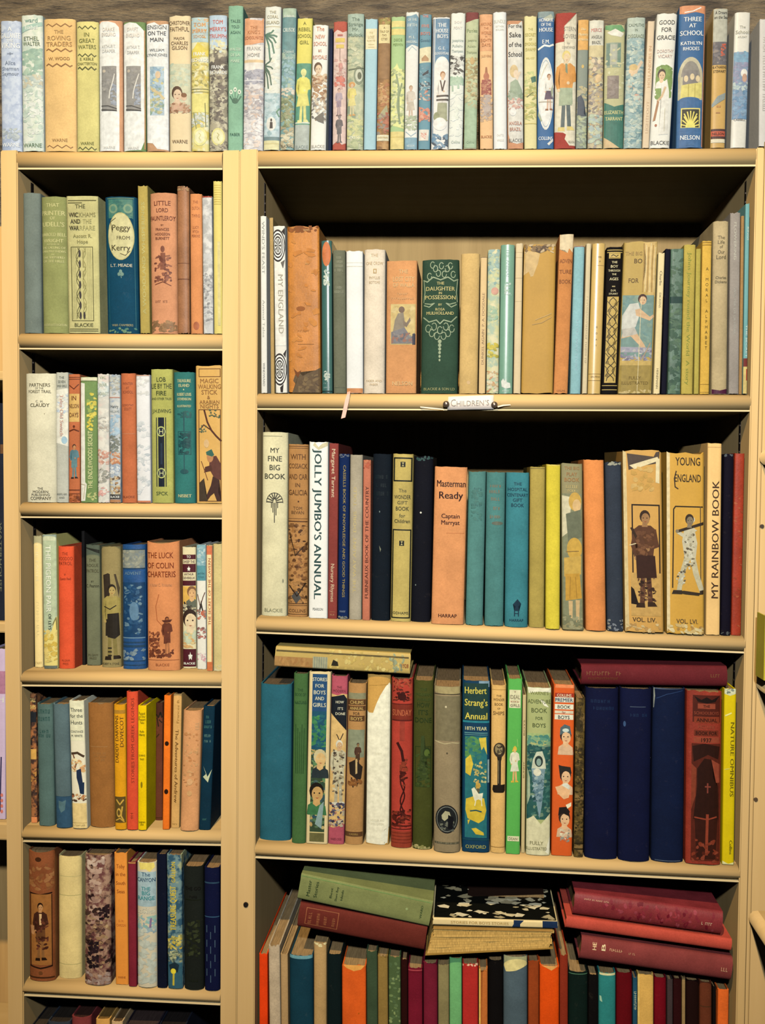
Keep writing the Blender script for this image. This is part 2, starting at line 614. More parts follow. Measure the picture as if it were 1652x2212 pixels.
def figure(kind, cx, y0, y1, skin, hair, top, bot, legs):
    """a small printed person in pixel units; returns [(pts, colour)]"""
    H = y1 - y0
    P = lambda *q: [(cx + x * H, y0 + y * H) for x, y in q]
    E = lambda x, y, rx, ry: ell(cx + x * H, y0 + y * H, rx * H, ry * H, 14)
    o = []
    if kind in ('stand', 'skirt'):
        o.append((P((-.045, .62), (.0, .62), (-.01, .96), (-.06, .96)), legs))
        o.append((P((.005, .62), (.055, .62), (.075, .95), (.025, .95)), legs))
        o.append((P((-.09, .95), (-.01, .95), (-.005, 1), (-.1, 1)), hair))
        o.append((P((.02, .94), (.09, .94), (.12, .985), (.02, .99)), hair))
        if kind == 'skirt':
            o.append((P((-.075, .42), (.075, .42), (.125, .68), (-.12, .70)), bot))
        else:
            o.append((P((-.08, .42), (.085, .42), (.09, .66), (.005, .66), (0, .55), (-.005, .68), (-.085, .68)), bot))
        o.append((P((-.06, .155), (.06, .155), (.115, .20), (.085, .46), (-.085, .46), (-.115, .20)), top))
        o.append((P((-.115, .19), (-.075, .21), (-.10, .36), (-.075, .47), (-.11, .48), (-.145, .36)), top))
        o.append((P((.115, .19), (.075, .21), (.10, .34), (.03, .38), (.035, .415), (.145, .37)), top))
        o.append((E(-.09, .49, .02, .022), skin))
        o.append((E(.03, .40, .02, .02), skin))
        o.append((P((-.02, .12), (.025, .12), (.03, .17), (-.03, .17)), skin))
    elif kind == 'bat':       # a batsman swinging, legs apart
        o.append((P((-.05, .50), (.03, .52), (-.06, .74), (-.10, .96), (-.16, .96), (-.11, .70)), legs))
        o.append((P((0, .50), (.07, .50), (.12, .74), (.19, .95), (.13, .97), (.05, .75)), legs))
        o.append((P((-.2, .95), (-.09, .95), (-.09, 1), (-.22, 1)), hair))
        o.append((P((.13, .95), (.22, .93), (.26, .98), (.13, 1)), hair))
        o.append((P((-.06, .17), (.06, .16), (.10, .36), (.08, .54), (-.06, .54), (-.09, .34)), top))
        o.append((P((.05, .17), (.10, .20), (-.06, .30), (-.16, .24), (-.15, .20), (-.06, .25)), top))
        o += [(s, hair) for s in stroke(P((-.15, .22), (.24, .09)), H * .035)]
        o.append((E(-.15, .215, .022, .022), skin))
        o.append((P((-.02, .12), (.025, .12), (.03, .17), (-.03, .17)), skin))
    elif kind == 'crouch':    # bending runner
        o.append((P((-.22, .62), (-.02, .60), (.16, .86), (.22, .97), (.14, .99), (.08, .88), (-.08, .72), (-.24, .76)), skin))
        o.append((P((-.24, .56), (-.02, .56), (.04, .68), (-.22, .74)), bot))
        o.append((P((-.24, .36), (-.12, .16), (.03, .14), (.08, .28), (.0, .56), (-.24, .60)), top))
        o.append((P((-.02, .26), (.06, .24), (.24, .38), (.30, .34), (.32, .38), (.24, .45), (.0, .36)), skin))
        o.append((P((-.3, .9), (.3, .92), (.28, 1), (-.28, 1)), legs))
    elif kind == 'bust':
        o.append((P((-.30, 1), (-.26, .70), (-.10, .60), (.12, .60), (.28, .72), (.32, 1)), top))
        o.append((P((-.09, .5), (.10, .5), (.12, .66), (0, .74), (-.11, .66)), skin))
    if kind == 'bust':
        hx, hy, rx, ry = 0, .32, .20, .27
    elif kind == 'crouch':
        hx, hy, rx, ry = .10, .09, .07, .085
    else:
        hx, hy, rx, ry = 0.003, .078, .048, .066
    o.append((E(hx, hy - ry * .22, rx * 1.13, ry * 1.0), hair))
    o.append((E(hx + rx * .12, hy + ry * .12, rx * .88, ry * .86), skin))
    if kind == 'bust' or H > 110:
        for sx in (-.35, .45):
            o.append((E(hx + rx * sx, hy + ry * .02, rx * .13, ry * .09), hair))
        o.append((P((hx - rx * .2, hy + ry * .55), (hx + rx * .4, hy + ry * .55), (hx + rx * .1, hy + ry * .66)), '#9a4030'))
    return o


class Spine:
    """maps (pixel-x offset from the spine centre, pixel-y) to the book's local space"""

    def __init__(s, w, h, wpx, yt, yb, prof, lean, tilt, e):
        s.w, s.h, s.wpx, s.yt, s.yb = w, h, wpx, yt, yb
        s.xs, s.ys = prof
        s.lean, s.tilt, s.e = lean, tilt, e
        s.fade = 0.0

    def xz(s, p):
        return (p[0] / s.wpx * s.w, s.h * (1 - (p[1] - s.yt) / (s.yb - s.yt)))

    def depth(s, x):
        xs, ys = s.xs, s.ys
        if x <= xs[0]:
            return ys[0]
        for i in range(1, len(xs)):
            if x <= xs[i]:
                t = (x - xs[i - 1]) / max(1e-9, xs[i] - xs[i - 1])
                return ys[i - 1] + (ys[i] - ys[i - 1]) * t
        return ys[-1]


def layer_step(n):
    return min(0.000022, 0.0003 / n)


def print_groups(polys, sp):
    """prints standing well apart on one spine (title, emblem, imprint) become parts of their own"""
    bx = []
    for pts, c in polys:
        q = [sp.xz(p) for p in (pts[0] if isinstance(pts, tuple) else pts)]
        bx.append([min(p[0] for p in q), max(p[0] for p in q), min(p[1] for p in q), max(p[1] for p in q)])
    n = len(bx)
    par = list(range(n))

    def find(i):
        while par[i] != i:
            par[i] = par[par[i]]
            i = par[i]
        return i
    for i in range(n):
        for j in range(i):
            gx = max(0, bx[i][0] - bx[j][1], bx[j][0] - bx[i][1])
            gz = max(0, bx[i][2] - bx[j][3], bx[j][2] - bx[i][3])
            if math.hypot(gx, gz) <= 0.0195:
                par[find(i)] = find(j)
    out = {}
    for i in range(n):
        out.setdefault(find(i), []).append((i, *polys[i]))
    return list(out.values())


def build_print(name, polys, sp, parent, base=0.00022, bounds=0.485, trim=True):
    for g in print_groups(polys, sp):
        build_print_one(name, g, sp, parent, base, bounds, trim)
    return parent


def build_print_one(name, polys, sp, parent, base=0.00014, bounds=0.485, trim=True):
    """polys: list of (pts or (verts, faces), colour) in pixel space, drawn in order"""
    bm = bmesh.new()
    step = layer_step(max(q[0] for q in polys) + 1)
    ink = bm.loops.layers.float_color.new('Ink')
    for li, pts, c in polys:
        k_ = max(0.0, min(0.5, 1.5 - sp.e[0]))
        al = albedo(faded(c, sp.fade if name != 'lettering' else sp.fade * 0.4), [sp.e[0], sp.e[1], sp.e[2] ** (1 - k_) * sp.e[0] ** k_])
        y = -base - li * step
        if isinstance(pts, tuple):
            vv, ff = pts
        else:
            vv, ff = pts, [tuple(range(len(pts)))]
        bv = []
        for p in vv:
            x, z = sp.xz(p)
            bv.append(bm.verts.new((x, y, z)))
        for f in ff:
            try:
                fc = bm.faces.new([bv[i] for i in f])
            except ValueError:
                continue
            for l in fc.loops:
                l[ink] = (*al, 1)
    if not bm.faces:
        bm.free()
        return None
    big = [f for f in bm.faces if len(f.verts) > 4]
    if big:
        bmesh.ops.triangulate(bm, faces=big)
    hw = sp.w * bounds
    x0 = min(v.co.x for v in bm.verts); x1 = max(v.co.x for v in bm.verts)
    z0 = min(v.co.z for v in bm.verts); z1 = max(v.co.z for v in bm.verts)

    def cut(co, no, clear):
        bmesh.ops.bisect_plane(bm, geom=bm.verts[:] + bm.edges[:] + bm.faces[:], plane_co=co, plane_no=no, clear_outer=clear)
    if trim:
        if x0 < -hw: cut((-hw, 0, 0), (-1, 0, 0), True)
        if x1 > hw: cut((hw, 0, 0), (1, 0, 0), True)
        if z0 < 0.0005: cut((0, 0, 0.0005), (0, 0, -1), True)
        if z1 > sp.h - 0.0005: cut((0, 0, sp.h - 0.0005), (0, 0, 1), True)
    for gx in sp.xs[1:-1]:
        if x0 < gx - 1e-6 and gx + 1e-6 < x1:
            cut((gx, 0, 0), (1, 0, 0), False)
    if not bm.faces:
        bm.free()
        return None
    for v in bm.verts:
        x, y, z = v.co
        v.co = (x + sp.lean * z, y + sp.depth(x), z + sp.tilt * x)
    for f in bm.faces:
        f.normal_update()
        if f.normal.y > 0:
            f.normal_flip()
    me = bpy.data.meshes.new(name)
    bm.to_mesh(me)
    bm.free()
    me.materials.append(MATS['printing_ink'])
    o = bpy.data.objects.new(name, me)
    COL.objects.link(o)
    o.parent = parent
    return o


def art_polys(art, sp, rnd):
    """turn the art list of a book into (decoration polys, lettering polys, jacket polys)"""
    W = sp.wpx
    deco, let, jac = [], [], []
    for a in art:
        k = a[0]
        if k == 't':            # ('t', y, text, cap height, colour, width fraction, u, bold)
            y, s, hh, c = a[1:5]
            wf = a[5] if len(a) > 5 else 0.84
            u = a[6] if len(a) > 6 else 0
            bo = a[7] if len(a) > 7 else 0.014
            v, f, x0, x1, y0, y1 = text_polys(s)
            if not v: continue
            ch = 0.73
            sc = hh / ch
            sx = min(sc, wf * W / (x1 - x0))
            if wf < 0: sx = -wf * W / (x1 - x0)
            cx = (x0 + x1) / 2
            for k_ in ((0,) if not bo else (-bo, bo)):     # a second strike thickens the strokes
                let.append((([(u * W + (px - cx + k_) * sx, y + hh / 2 - py * sc) for px, py in v], f), c))
        elif k == 'v':          # ('v', y0, y1, text, cap height, colour, direction, u, bold)
            ya, yb_, s, hh, c = a[1:6]
            d = a[6] if len(a) > 6 else 'd'
            u = a[7] if len(a) > 7 else 0
            bo = a[8] if len(a) > 8 else 0.014
            v, f, x0, x1, y0, y1 = text_polys(s)
            if not v: continue
            sc = hh / 0.73
            sx = (yb_ - ya) / (x1 - x0)
            for k_ in ((0,) if not bo else (-bo, bo)):
                if d == 'd':
                    pts = [(u * W - hh / 2 + py * sc, ya + (px - x0 + k_) * sx) for px, py in v]
                else:
                    pts = [(u * W + hh / 2 - py * sc, yb_ - (px - x0 + k_) * sx) for px, py in v]
                let.append(((pts, f), c))
        elif k == 's':          # ('s', y0, y1, text, cap height, colour, u) letters stacked one under another
            ya, yb_, s, hh, c = a[1:6]
            u = a[6] if len(a) > 6 else 0
            for i, chv in enumerate(s):
                if chv == ' ': continue
                v, f, x0, x1, y0, y1 = text_polys(chv)
                sc = hh / 0.73
                cx = (x0 + x1) / 2
                y = ya + (yb_ - ya) * i / max(1, len(s) - 1)
                let.append((([(u * W + (px - cx) * sc, y + hh / 2 - py * sc) for px, py in v], f), c))
        elif k == 'd':          # ('d', y, height, colour, width fraction, n, u) worn illegible lettering
            y, hh, c = a[1:4]
            wf = a[4] if len(a) > 4 else 0.7
            n = a[5] if len(a) > 5 else 8
            u = a[6] if len(a) > 6 else 0
            st = wf * W / n
            for i in range(n):
                if rnd.random() < 0.12: continue
                xa = u * W - wf * W / 2 + i * st
                lw = st * 0.2
                top, bot = y - hh / 2, y + hh / 2
                q = rnd.random()
                let.append(([(xa, top), (xa + lw, top), (xa + lw, bot), (xa, bot)], c))
                if q < 0.7:
                    let.append(([(xa + st * .45, top), (xa + st * .45 + lw, top), (xa + st * .45 + lw, bot), (xa + st * .45, bot)], c))
                yy = (top, y - hh * .08, bot - hh * .17)[rnd.randrange(3)]
                let.append(([(xa, yy), (xa + st * .6, yy), (xa + st * .6, yy + hh * .17), (xa, yy + hh * .17)], c))
        elif k == 'vd':         # ('vd', y0, y1, height, colour, u) worn lettering along the spine
            ya, yb_, hh, c = a[1:5]
            u = a[5] if len(a) > 5 else 0
            y = ya
            while y < yb_:
                st = hh * (0.5 + rnd.random() * 0.3)
                if rnd.random() > 0.12:
                    xa = u * W - hh / 2
                    let.append(([(xa, y), (xa + hh, y), (xa + hh, y + st * .25), (xa, y + st * .25)], c))
                    xb = xa + (0, hh * .42, hh * .8)[rnd.randrange(3)]
                    let.append(([(xb, y), (xb + hh * .18, y), (xb + hh * .18, y + st * .8), (xb, y + st * .8)], c))
                y += st * 1.15
        elif k == 'r':
            u0, u1, y0, y1, c = a[1:6]
            deco.append(([(u0 * W, y0), (u1 * W, y0), (u1 * W, y1), (u0 * W, y1)], c))
        elif k == 'l':          # ('l', y, thickness, colour, u0, u1)
            y, th, c = a[1:4]
            u0 = a[4] if len(a) > 4 else -0.48
            u1 = a[5] if len(a) > 5 else 0.48
            deco.append(([(u0 * W, y - th / 2), (u1 * W, y - th / 2), (u1 * W, y + th / 2), (u0 * W, y + th / 2)], c))
        elif k == 'e':
            u, y, ru, ry, c = a[1:6]
            deco.append((ell(u * W, y, ru * W, ry, 26), c))
        elif k == 'p':
            deco.append(([(u * W, y) for u, y in a[1]], a[2]))
        elif k == 'k':          # ('k', [(u, y)...], thickness, colour) brush stroke
            for q in stroke([(u * W, y) for u, y in a[1]], a[2]):
                deco.append((q, a[3]))
        elif k == 'fr':
            u0, u1, y0, y1, th, c = a[1:7]
            xa, xb = u0 * W, u1 * W
            for q in ([(xa, y0), (xb, y0), (xb, y0 + th), (xa, y0 + th)], [(xa, y1 - th), (xb, y1 - th), (xb, y1), (xa, y1)],
                      [(xa, y0), (xa + th, y0), (xa + th, y1), (xa, y1)], [(xb - th, y0), (xb, y0), (xb, y1), (xb - th, y1)]):
                deco.append((q, c))
        elif k == 'w':
            y, amp, th, c = a[1:5]
            n = a[5] if len(a) > 5 else 3
            pts = []
            for i in range(n * 4 + 1):
                t = i / (n * 4)
                pts.append(((t - .5) * W * 0.8, y - amp * math.sin(t * n * 2 * math.pi)))
            for q in stroke(pts, th):
                deco.append((q, c))
        elif k == 'b':          # ('b', y0, y1, colours, n, size px, u0, u1) painted dabs
            y0, y1, cs, n, sz = a[1:6]
            u0 = a[6] if len(a) > 6 else -0.5
            u1 = a[7] if len(a) > 7 else 0.5
            L = [[int(q[j:j + 2], 16) for j in (1, 3, 5)] for q in cs]
            mean = [sum(q[j] for q in L) / len(L) for j in range(3)]
            n, sz = int(n * 1.9), sz * 0.66
            for i in range(n):
                cx = (u0 + (u1 - u0) * rnd.random()) * W
                cy = y0 + (y1 - y0) * rnd.random()
                m_ = rnd.randrange(5, 9)
                ph = rnd.random() * 6
                rx, ry = sz * (0.5 + rnd.random()), sz * (0.35 + 0.6 * rnd.random())
                tl = rnd.uniform(-.7, .7)
                pts = []
                for j in range(m_):
                    an = ph + 2 * math.pi * j / m_
                    q = 0.6 + 0.5 * rnd.random()
                    ex, ey = rx * q * math.cos(an), ry * q * math.sin(an)
                    pts.append((min(u1 * W, max(u0 * W, cx + ex * math.cos(tl) - ey * math.sin(tl))),
                                min(y1 + 2, max(y0 - 2, cy + ex * math.sin(tl) + ey * math.cos(tl)))))
                q = L[rnd.randrange(len(L))]
                k_ = 0.55 + 0.4 * rnd.random()
                deco.append((pts, [min(255, q[j] * k_ + mean[j] * (1 - k_)) / 255 for j in range(3)]))
        elif k == 'f':          # ('f', kind, u, y0, y1, skin, hair, top, bottom, legs)
            deco += figure(a[1], a[2] * W, *a[3:])
        elif k == 'j':          # ('j', y0, y1, colour, amp0, amp1, u0, u1) torn paper jacket
            y0, y1, c, a0, a1 = a[1:6]
            u0 = a[6] if len(a) > 6 else -0.5
            u1 = a[7] if len(a) > 7 else 0.5
            n = 12
            top = [((u0 + (u1 - u0) * i / n) * W, y0 + a0 * (rnd.random() - .3)) for i in range(n + 1)]
            bot = [((u0 + (u1 - u0) * i / n) * W, y1 - a1 * (rnd.random() - .3)) for i in range(n, -1, -1)]
            jac.append((top + bot, c))
        elif k == 'jp':         # torn piece with an explicit outline
            jac.append(([(u * W, y) for u, y in a[1]], a[2]))
    return deco, let, jac


def spine_profile(w, kind):
    if kind == 'round':
        b, p, n = min(0.24 * w, 0.0085), 2.0, 12
    elif kind == 'flat':
        b, p, n = min(0.0016, w * 0.2), 5.0, 6
    else:
        b, p, n = min(0.15 * w, 0.0052), 2.3, 10
    if w < 0.012:
        n = 6
    xs = [-w / 2 * math.cos(math.pi * i / n) for i in range(n + 1)]
    ys = [b * (1 - (max(0.0, 1 - abs(2 * x / w) ** p)) ** (1 / p)) for x in xs]
    return xs, ys, b


def book_mesh(root, w, h, depth, prof, lean, tilt, col, mat, rag, rnd, pages, case=0.0018, c2=None, c3=None, pull=0.0):
    xs, ys, b = prof
    n = len(xs)
    case = min(case, w * 0.18)
    sh = lambda x, y, z: (x + lean * z, y, z + tilt * x)
    outer = list(zip(xs, ys)) + [(w / 2, depth), (-w / 2, depth)]
    outer = [(-w / 2, depth)] + list(zip(xs, ys)) + [(w / 2, depth)]
    inner = [(-w / 2 + case, depth)] + [(x * (1 - 2 * case / w), y + case) for x, y in zip(xs, ys)] + [(w / 2 - case, depth)]
    m_ = len(outer)
    jit = [0.0] + [(-rag * rnd.random() if rag else 0) - pull * (1 - (2 * x / w) ** 2) for x in xs] + [0.0]
    jb = [0.0] + [(rag * 0.5 * rnd.random() if rag else 0) for x in xs] + [0.0]
    verts, faces, smooth = [], [], []

    def ring(pts, z, jj=None):
        i0 = len(verts)
        for i, (x, y) in enumerate(pts):
            verts.append(sh(x, y, z + (jj[i] if jj else 0)))
        return i0
    fr = min(0.004, h * 0.05)
    levels = [(0.0, jb), (h * 0.5, None), (h - fr, None), (h, jit)]
    ro = [ring(outer, z, j) for z, j in levels]
    ri = [ring(inner, z, j) for z, j in levels]
    for rr, flip in ((ro, False), (ri, True)):
        for k in range(len(levels) - 1):
            for i in range(m_ - 1):
                f = (rr[k] + i, rr[k] + i + 1, rr[k + 1] + i + 1, rr[k + 1] + i)
                faces.append(f[::-1] if flip else f)
                smooth.append(1 <= i <= m_ - 3)
    # caps with their own vertices
    for z, jj, flip in ((0.0, jb, True), (h, jit, False)):
        a = ring(outer, z, jj)
        c = ring(inner, z, jj)
        for i in range(m_ - 1):
            f = (a + i, a + i + 1, c + i + 1, c + i)
            faces.append(f[::-1] if flip else f)
            smooth.append(False)
    a0, a1, c0, c1 = ro[0], ro[-1], ri[0], ri[-1]
    faces.append((a0, a1, c1, c0)); smooth.append(False)
    faces.append((a0 + m_ - 1, c0 + m_ - 1, c1 + m_ - 1, a1 + m_ - 1)); smooth.append(False)
    cov = mesh_obj('cover', verts, faces, mat, root, smooth)
    cov.color = (*col, 1)
    if c2:
        cov['second_colour'] = list(c2)
    if c3:
        cov['third_colour'] = list(c3)
    # page block, a little shorter than the case
    pw = w / 2 - case * 1.05
    y0, y1 = b + case * 1.2, depth - 0.003
    ins = min(0.003, h * 0.03)
    pv = []
    for z in (ins, h - ins):
        for (x, y) in ((-pw, y0), (pw, y0), (pw, y1), (pw * 0.4, y1 - 0.004), (-pw * 0.4, y1 - 0.004), (-pw, y1)):
            pv.append(sh(x, y, z))
    pf = [(0, 1, 2, 3, 4, 5)[::-1], (6, 7, 8, 9, 10, 11)] + [(i, (i + 1) % 6, (i + 1) % 6 + 6, i + 6) for i in range(6)]
    pg = mesh_obj('page_block', pv, pf, 'aged_pages', root, None)
    pg.color = (*pages, 1)
    return cov


def ribbon(root):
    """a narrow satin marker hanging out below the book and over the shelf edge"""
    px = [(753, 846), (752.5, 851), (750, 862), (747, 876), (744, 890), (741, 903)]
    ys = [0.004, -0.0012, -0.0026, -0.0028, -0.003, -0.0032]
    vs, fs = [], []
    for (u, v), y in zip(px, ys):
        p = at(u, v, y) - root.location
        hw = 0.0022 + (0.0008 if v > 860 else 0)
        for dx, dy in ((-hw, 0), (hw, 0), (hw, .0004), (-hw, .0004)):
            vs.append((p.x + dx, p.y + dy, p.z + dx * .3))
    for k in range(len(px) - 1):
        for j in range(4):
            fs.append((4 * k + j, 4 * k + (j + 1) % 4, 4 * k + 4 + (j + 1) % 4, 4 * k + 4 + j))
    fs += [(3, 2, 1, 0), tuple(4 * (len(px) - 1) + j for j in range(4))]
    o = mesh_obj('ribbon_marker', vs, fs, 'satin_ribbon', root)


ROWS = {
    'T': dict(y=0.009, phrase='on top of the bookcases', group='books standing on top of the bookcases'),
    'A': dict(y=0.010, phrase="on the narrow case's top shelf", group='books on the narrow case top shelf'),
    'B': dict(y=0.010, phrase="on the narrow case's second shelf", group='books on the narrow case second shelf'),
    'C': dict(y=0.016, solve=True, phrase="on the narrow case's third shelf", group='books on the narrow case third shelf'),
    'D': dict(y=0.016, solve=True, phrase="on the narrow case's fourth shelf", group='books on the narrow case fourth shelf'),
    'E': dict(y=0.016, solve=True, phrase="on the narrow case's fifth shelf", group='books on the narrow case fifth shelf'),
    'F': dict(y=0.020, phrase="on the narrow case's lowest visible shelf", group='books on the narrow case lowest shelf'),
    'RA': dict(y=0.010, phrase="on the wide case's top shelf", group='books on the wide case top shelf'),
    'RB': dict(y=0.014, solve=True, phrase="on the wide case's second shelf", group='books on the wide case second shelf'),
    'RC': dict(y=0.016, solve=True, phrase="on the wide case's third shelf", group='books on the wide case third shelf'),
    'RD': dict(y=0.022, phrase="on the wide case's bottom shelf", group='books on the wide case bottom shelf'),
}
BOOKS = []


def B(row, xt0, xt1, yt, xb0, xb1, yb, col, mat, desc, art=(), **k):
    BOOKS.append(dict(row=row, xt=(xt0, xt1), yt=yt, xb=(xb0, xb1), yb=yb, col=col, mat=mat, desc=desc, art=art, **k))


def row_shelf(row, u):
    if row == 'T':
        return 'T1' if u < 518 else 'T2'
    return row


def place_all():
    rows = {}
    for i, b in enumerate(BOOKS):
        b['i'] = i
        rows.setdefault(b['row'], []).append(b)
    for row, lst in rows.items():
        R = ROWS[row]
        for b in lst:
            um = (b['xb'][0] + b['xb'][1]) / 2
            key = b['sk'] = row_shelf(row, um)
            y = b.get('y')
            if y is None:
                y = R['y']
                if R.get('solve'):
                    d = ray(um, b['yb'])
                    best = None
                    t = (R['y'] - CAM_POS.y) / d.y
                    for _ in range(6):
                        p = CAM_POS + d * t
                        zs = zshelf(key, p.x)
                        t = (zs - CAM_POS.z) / d.z
                    y = min(0.075, max(0.004, (CAM_POS + d * t).y))
            b['Y'] = y
            vb = b['yb']
            b['B'] = [at(b['xb'][0], vb, y).x, at(b['xb'][1], vb, y).x]
            b['Tp'] = [at(b['xt'][0], b['yt'], y).x, at(b['xt'][1], b['yt'], y).x]
            b['ztop'] = at((b['xt'][0] + b['xt'][1]) / 2, b['yt'], y).z
        lst.sort(key=lambda q: q['xb'][0] + q['xb'][1])
        if row != 'T':
            q0 = (557, 549.5, 1633.5, 1589) if row[0] == 'R' else (37, 51, 481, 475.5)
            for b in lst:
                for lv, vv in (('B', b['yb']), ('Tp', b['yt'])):
                    t = (vv - 324) / (2212 - 324.0)
                    xl = at(q0[0] + (q0[1] - q0[0]) * t, vv, 0).x + 0.0016
                    xr_ = at(q0[2] + (q0[3] - q0[2]) * t, vv, 0).x - 0.0016
                    d_ = max(0, xl - b[lv][0])
                    if d_ and b is lst[0]:
                        b[lv][0] += d_
                    d_ = max(0, b[lv][1] - xr_)
                    if d_ and b is lst[-1]:
                        b[lv][1] -= d_
        for p, q in zip(lst, lst[1:]):
            for lv in ('B', 'Tp'):
                gap = q[lv][0] - p[lv][1]
                if gap < 0.0004:
                    d = (0.0004 - gap) / 2
                    wp, wq = p[lv][1] - p[lv][0], q[lv][1] - q[lv][0]
                    fp = wp / (wp + wq)
                    p[lv][1] -= 2 * d * fp
                    q[lv][0] += 2 * d * (1 - fp)
    for b in BOOKS:
        make_book(b)


def make_book(b):
    R = ROWS[b['row']]
    rnd = random.Random(1000 + b['i'] * 7)
    wB, wT = b['B'][1] - b['B'][0], b['Tp'][1] - b['Tp'][0]
    w = max(0.004, min(wB, wT))
    cb = (b['B'][0] + b['B'][1]) / 2
    ct = (b['Tp'][0] + b['Tp'][1]) / 2
    zb = zshelf(b['sk'], cb) + 0.0002
    h = b['ztop'] - zb
    lean = (ct - cb) / h
    tilt = SHELVES[b['sk']][2]
    label = b['desc'] + ' ' + b.get('phrase', R['phrase'])
    root = empty('book', (cb, b['Y'], zb), label, 'book', R['group'])
    maxd = BACK - 0.012 - b['Y']
    depth = min(maxd, b.get('depth', min(0.24, h * 0.70)))
    e = illum(Vector((cb, b['Y'], zb + h * 0.5)))
    prof = spine_profile(w, b.get('sp', 'mid'))
    sp = Spine(w, h, (b['xt'][1] - b['xt'][0] + b['xb'][1] - b['xb'][0]) / 2, b['yt'], b['yb'], prof[:2], lean, tilt, e)
    finish(root, b, sp, w, h, depth, prof, lean, tilt, e, rnd)
    return root


def finish(root, b, sp, w, h, depth, prof, lean, tilt, e, rnd):
    col = b['col']
    if b.get('row') == 'T':  # the top row's overexposed look is put into its colours
        sp.fade = 0.16
        col = tuple(faded(q, 0.12) for q in col) if isinstance(col, tuple) else faded(col, 0.06)
    c2 = c3 = None
    if isinstance(col, tuple):
        col, c2, c3 = (albedo(q, e) for q in col)
    else:
        col = albedo(col, e)
    mat = {'c': 'book_cloth', 'p': 'book_paper', 'l': 'book_leather', 'g': 'book_gloss', 's': 'printed_scene', 'w': 'printed_waves'}[b['mat']]
    rag = b.get('rag', 0.0014 if b['mat'] in 'psw' else 0.0007)
    pages = lin(b.get('pages', '#a08862'))
    book_mesh(root, w, h, depth, prof, lean, tilt, col, mat, rag, rnd, pages, c2=c2, c3=c3, pull=b.get('pull', 0.0))
    deco, let, jac = art_polys(b['art'], sp, rnd)
    base = 0.00014
    if jac:
        o = build_print('dust_jacket', jac, sp, root, base, bounds=0.5)
        base += 0.00016
    if deco:
        build_print('printed_decoration', deco, sp, root, base, bounds=b.get('bounds', 0.485))
        base += min(0.0003, len(deco) * 0.000022) + 0.00004
    if let:
        build_print('lettering', let, sp, root, base, bounds=0.495)
    if b.get('ribbon'):
        ribbon(root)


def flat_book(desc, tl, tr, bl, br, y, col, mat, art=(), group=None, **k):
    """a book lying on its side: pixel corners of its spine seen from the front, head at the left"""
    P = [at(*q, y) for q in (tl, tr, bl, br)]
    L = (P[0] + P[2]) / 2
    Rr = (P[1] + P[3]) / 2
    h = (Rr - L).length
    w = ((P[0] - P[2]).length + (P[1] - P[3]).length) / 2
    ang = math.atan2(Rr.z - L.z, Rr.x - L.x)
    # local z (head up) points to the left, local x points up
    base = Rr
    i = len(BOOKS) + int(tl[0])
    rnd = random.Random(i)
    root = empty('book', base, desc, 'book', group)
    root.rotation_euler = (0, -math.pi / 2 - ang, 0)
    e = illum((L + Rr) / 2)
    prof = spine_profile(w, k.get('sp', 'mid'))
    hp = math.hypot(tr[0] - tl[0], tr[1] - tl[1])
    wp = math.hypot(tl[0] - bl[0], tl[1] - bl[1])
    sp = Spine(w, h, wp, 0.0, hp, prof[:2], 0, 0, e)
    b = dict(col=col, mat=mat, art=art, **k)
    depth = min(BACK - 0.012 - y, k.get('depth', h * 0.62))
    finish(root, b, sp, w, h, depth, prof, 0, 0, e, rnd)
    if k.get('top_print'):
        # the upper board carries a black and cream patterned paper
        vs, fs, cs = [], [], []

        def poly(pts, c, lv):
            i0 = len(vs)
            vs.extend((w / 2 + .0002 + lv * .00002, y_, z_) for y_, z_ in pts)
            fs.append(tuple(range(i0, i0 + len(pts))))
            cs.append(albedo(c, e))
        poly([(.003, .002), (depth - .002, .002), (depth - .002, h - .002), (.003, h - .002)], '#15140f', 0)
        for j in range(150):
            cy, cz, r_ = .006 + rnd.random() * (depth - .012), .006 + rnd.random() * (h - .012), .002 + .005 * rnd.random()
            m_ = rnd.randrange(4, 8)
            poly([(min(depth - .003, max(.0035, cy + r_ * (.5 + rnd.random()) * math.cos(6.283 * t / m_))),
                   min(h - .003, max(.003, cz + r_ * 1.6 * (.4 + rnd.random()) * math.sin(6.283 * t / m_)))) for t in range(m_)],
                 ('#cdb98a', '#a8966c', '#15140f', '#d8c69a')[j % 4], 1 + j * .2)
        o = mesh_obj('printed_decoration', vs, fs, 'printing_ink', root)
        at_ = o.data.color_attributes.new('Ink', 'FLOAT_COLOR', 'CORNER')
        li = 0
        for pg, c in zip(o.data.polygons, cs):
            for _ in pg.loop_indices:
                at_.data[_].color = (*c, 1)
    return root

# ------------------------------------------------------------------ books: top of the cases
K, WH, CR = '#2a2420', '#fffbea', '#f4e3b4'
GOLD, INK = '#d8c060', '#3a3024'
G1 = ['#8fa06a', '#c9cf9a', '#e9e5c0', '#6f8a72']
B('T', -1, 43.5, 44, 1, 46.5, 323, ('#bcc6d4', '#d3dae0', '#a7b3c6'), 's', 'pale blue jacketed book at the far left end', [
    ('t', 62, 'A', 10, WH), ('t', 76, 'GALLANTE', 12, WH, .95), ('t', 87, 'THE', 6, WH), ('t', 97, 'VIKING', 12, WH, .9), ('l', 115, 2, '#7e8898', -.15, .15),
    ('e', 0, 115, .05, 3, '#7e8898'), ('t', 134, 'Alice', 9, '#8f98a4', .5), ('t', 146, 'Sherman', 8, '#8f98a4', .8), ('t', 157, 'Seymour', 8, '#8f98a4', .8), ('b', 275, 300, ['#a3adb0', '#c7ccc0'], 14, 9), ('t', 309, 'WARNE', 9, WH, .85)])
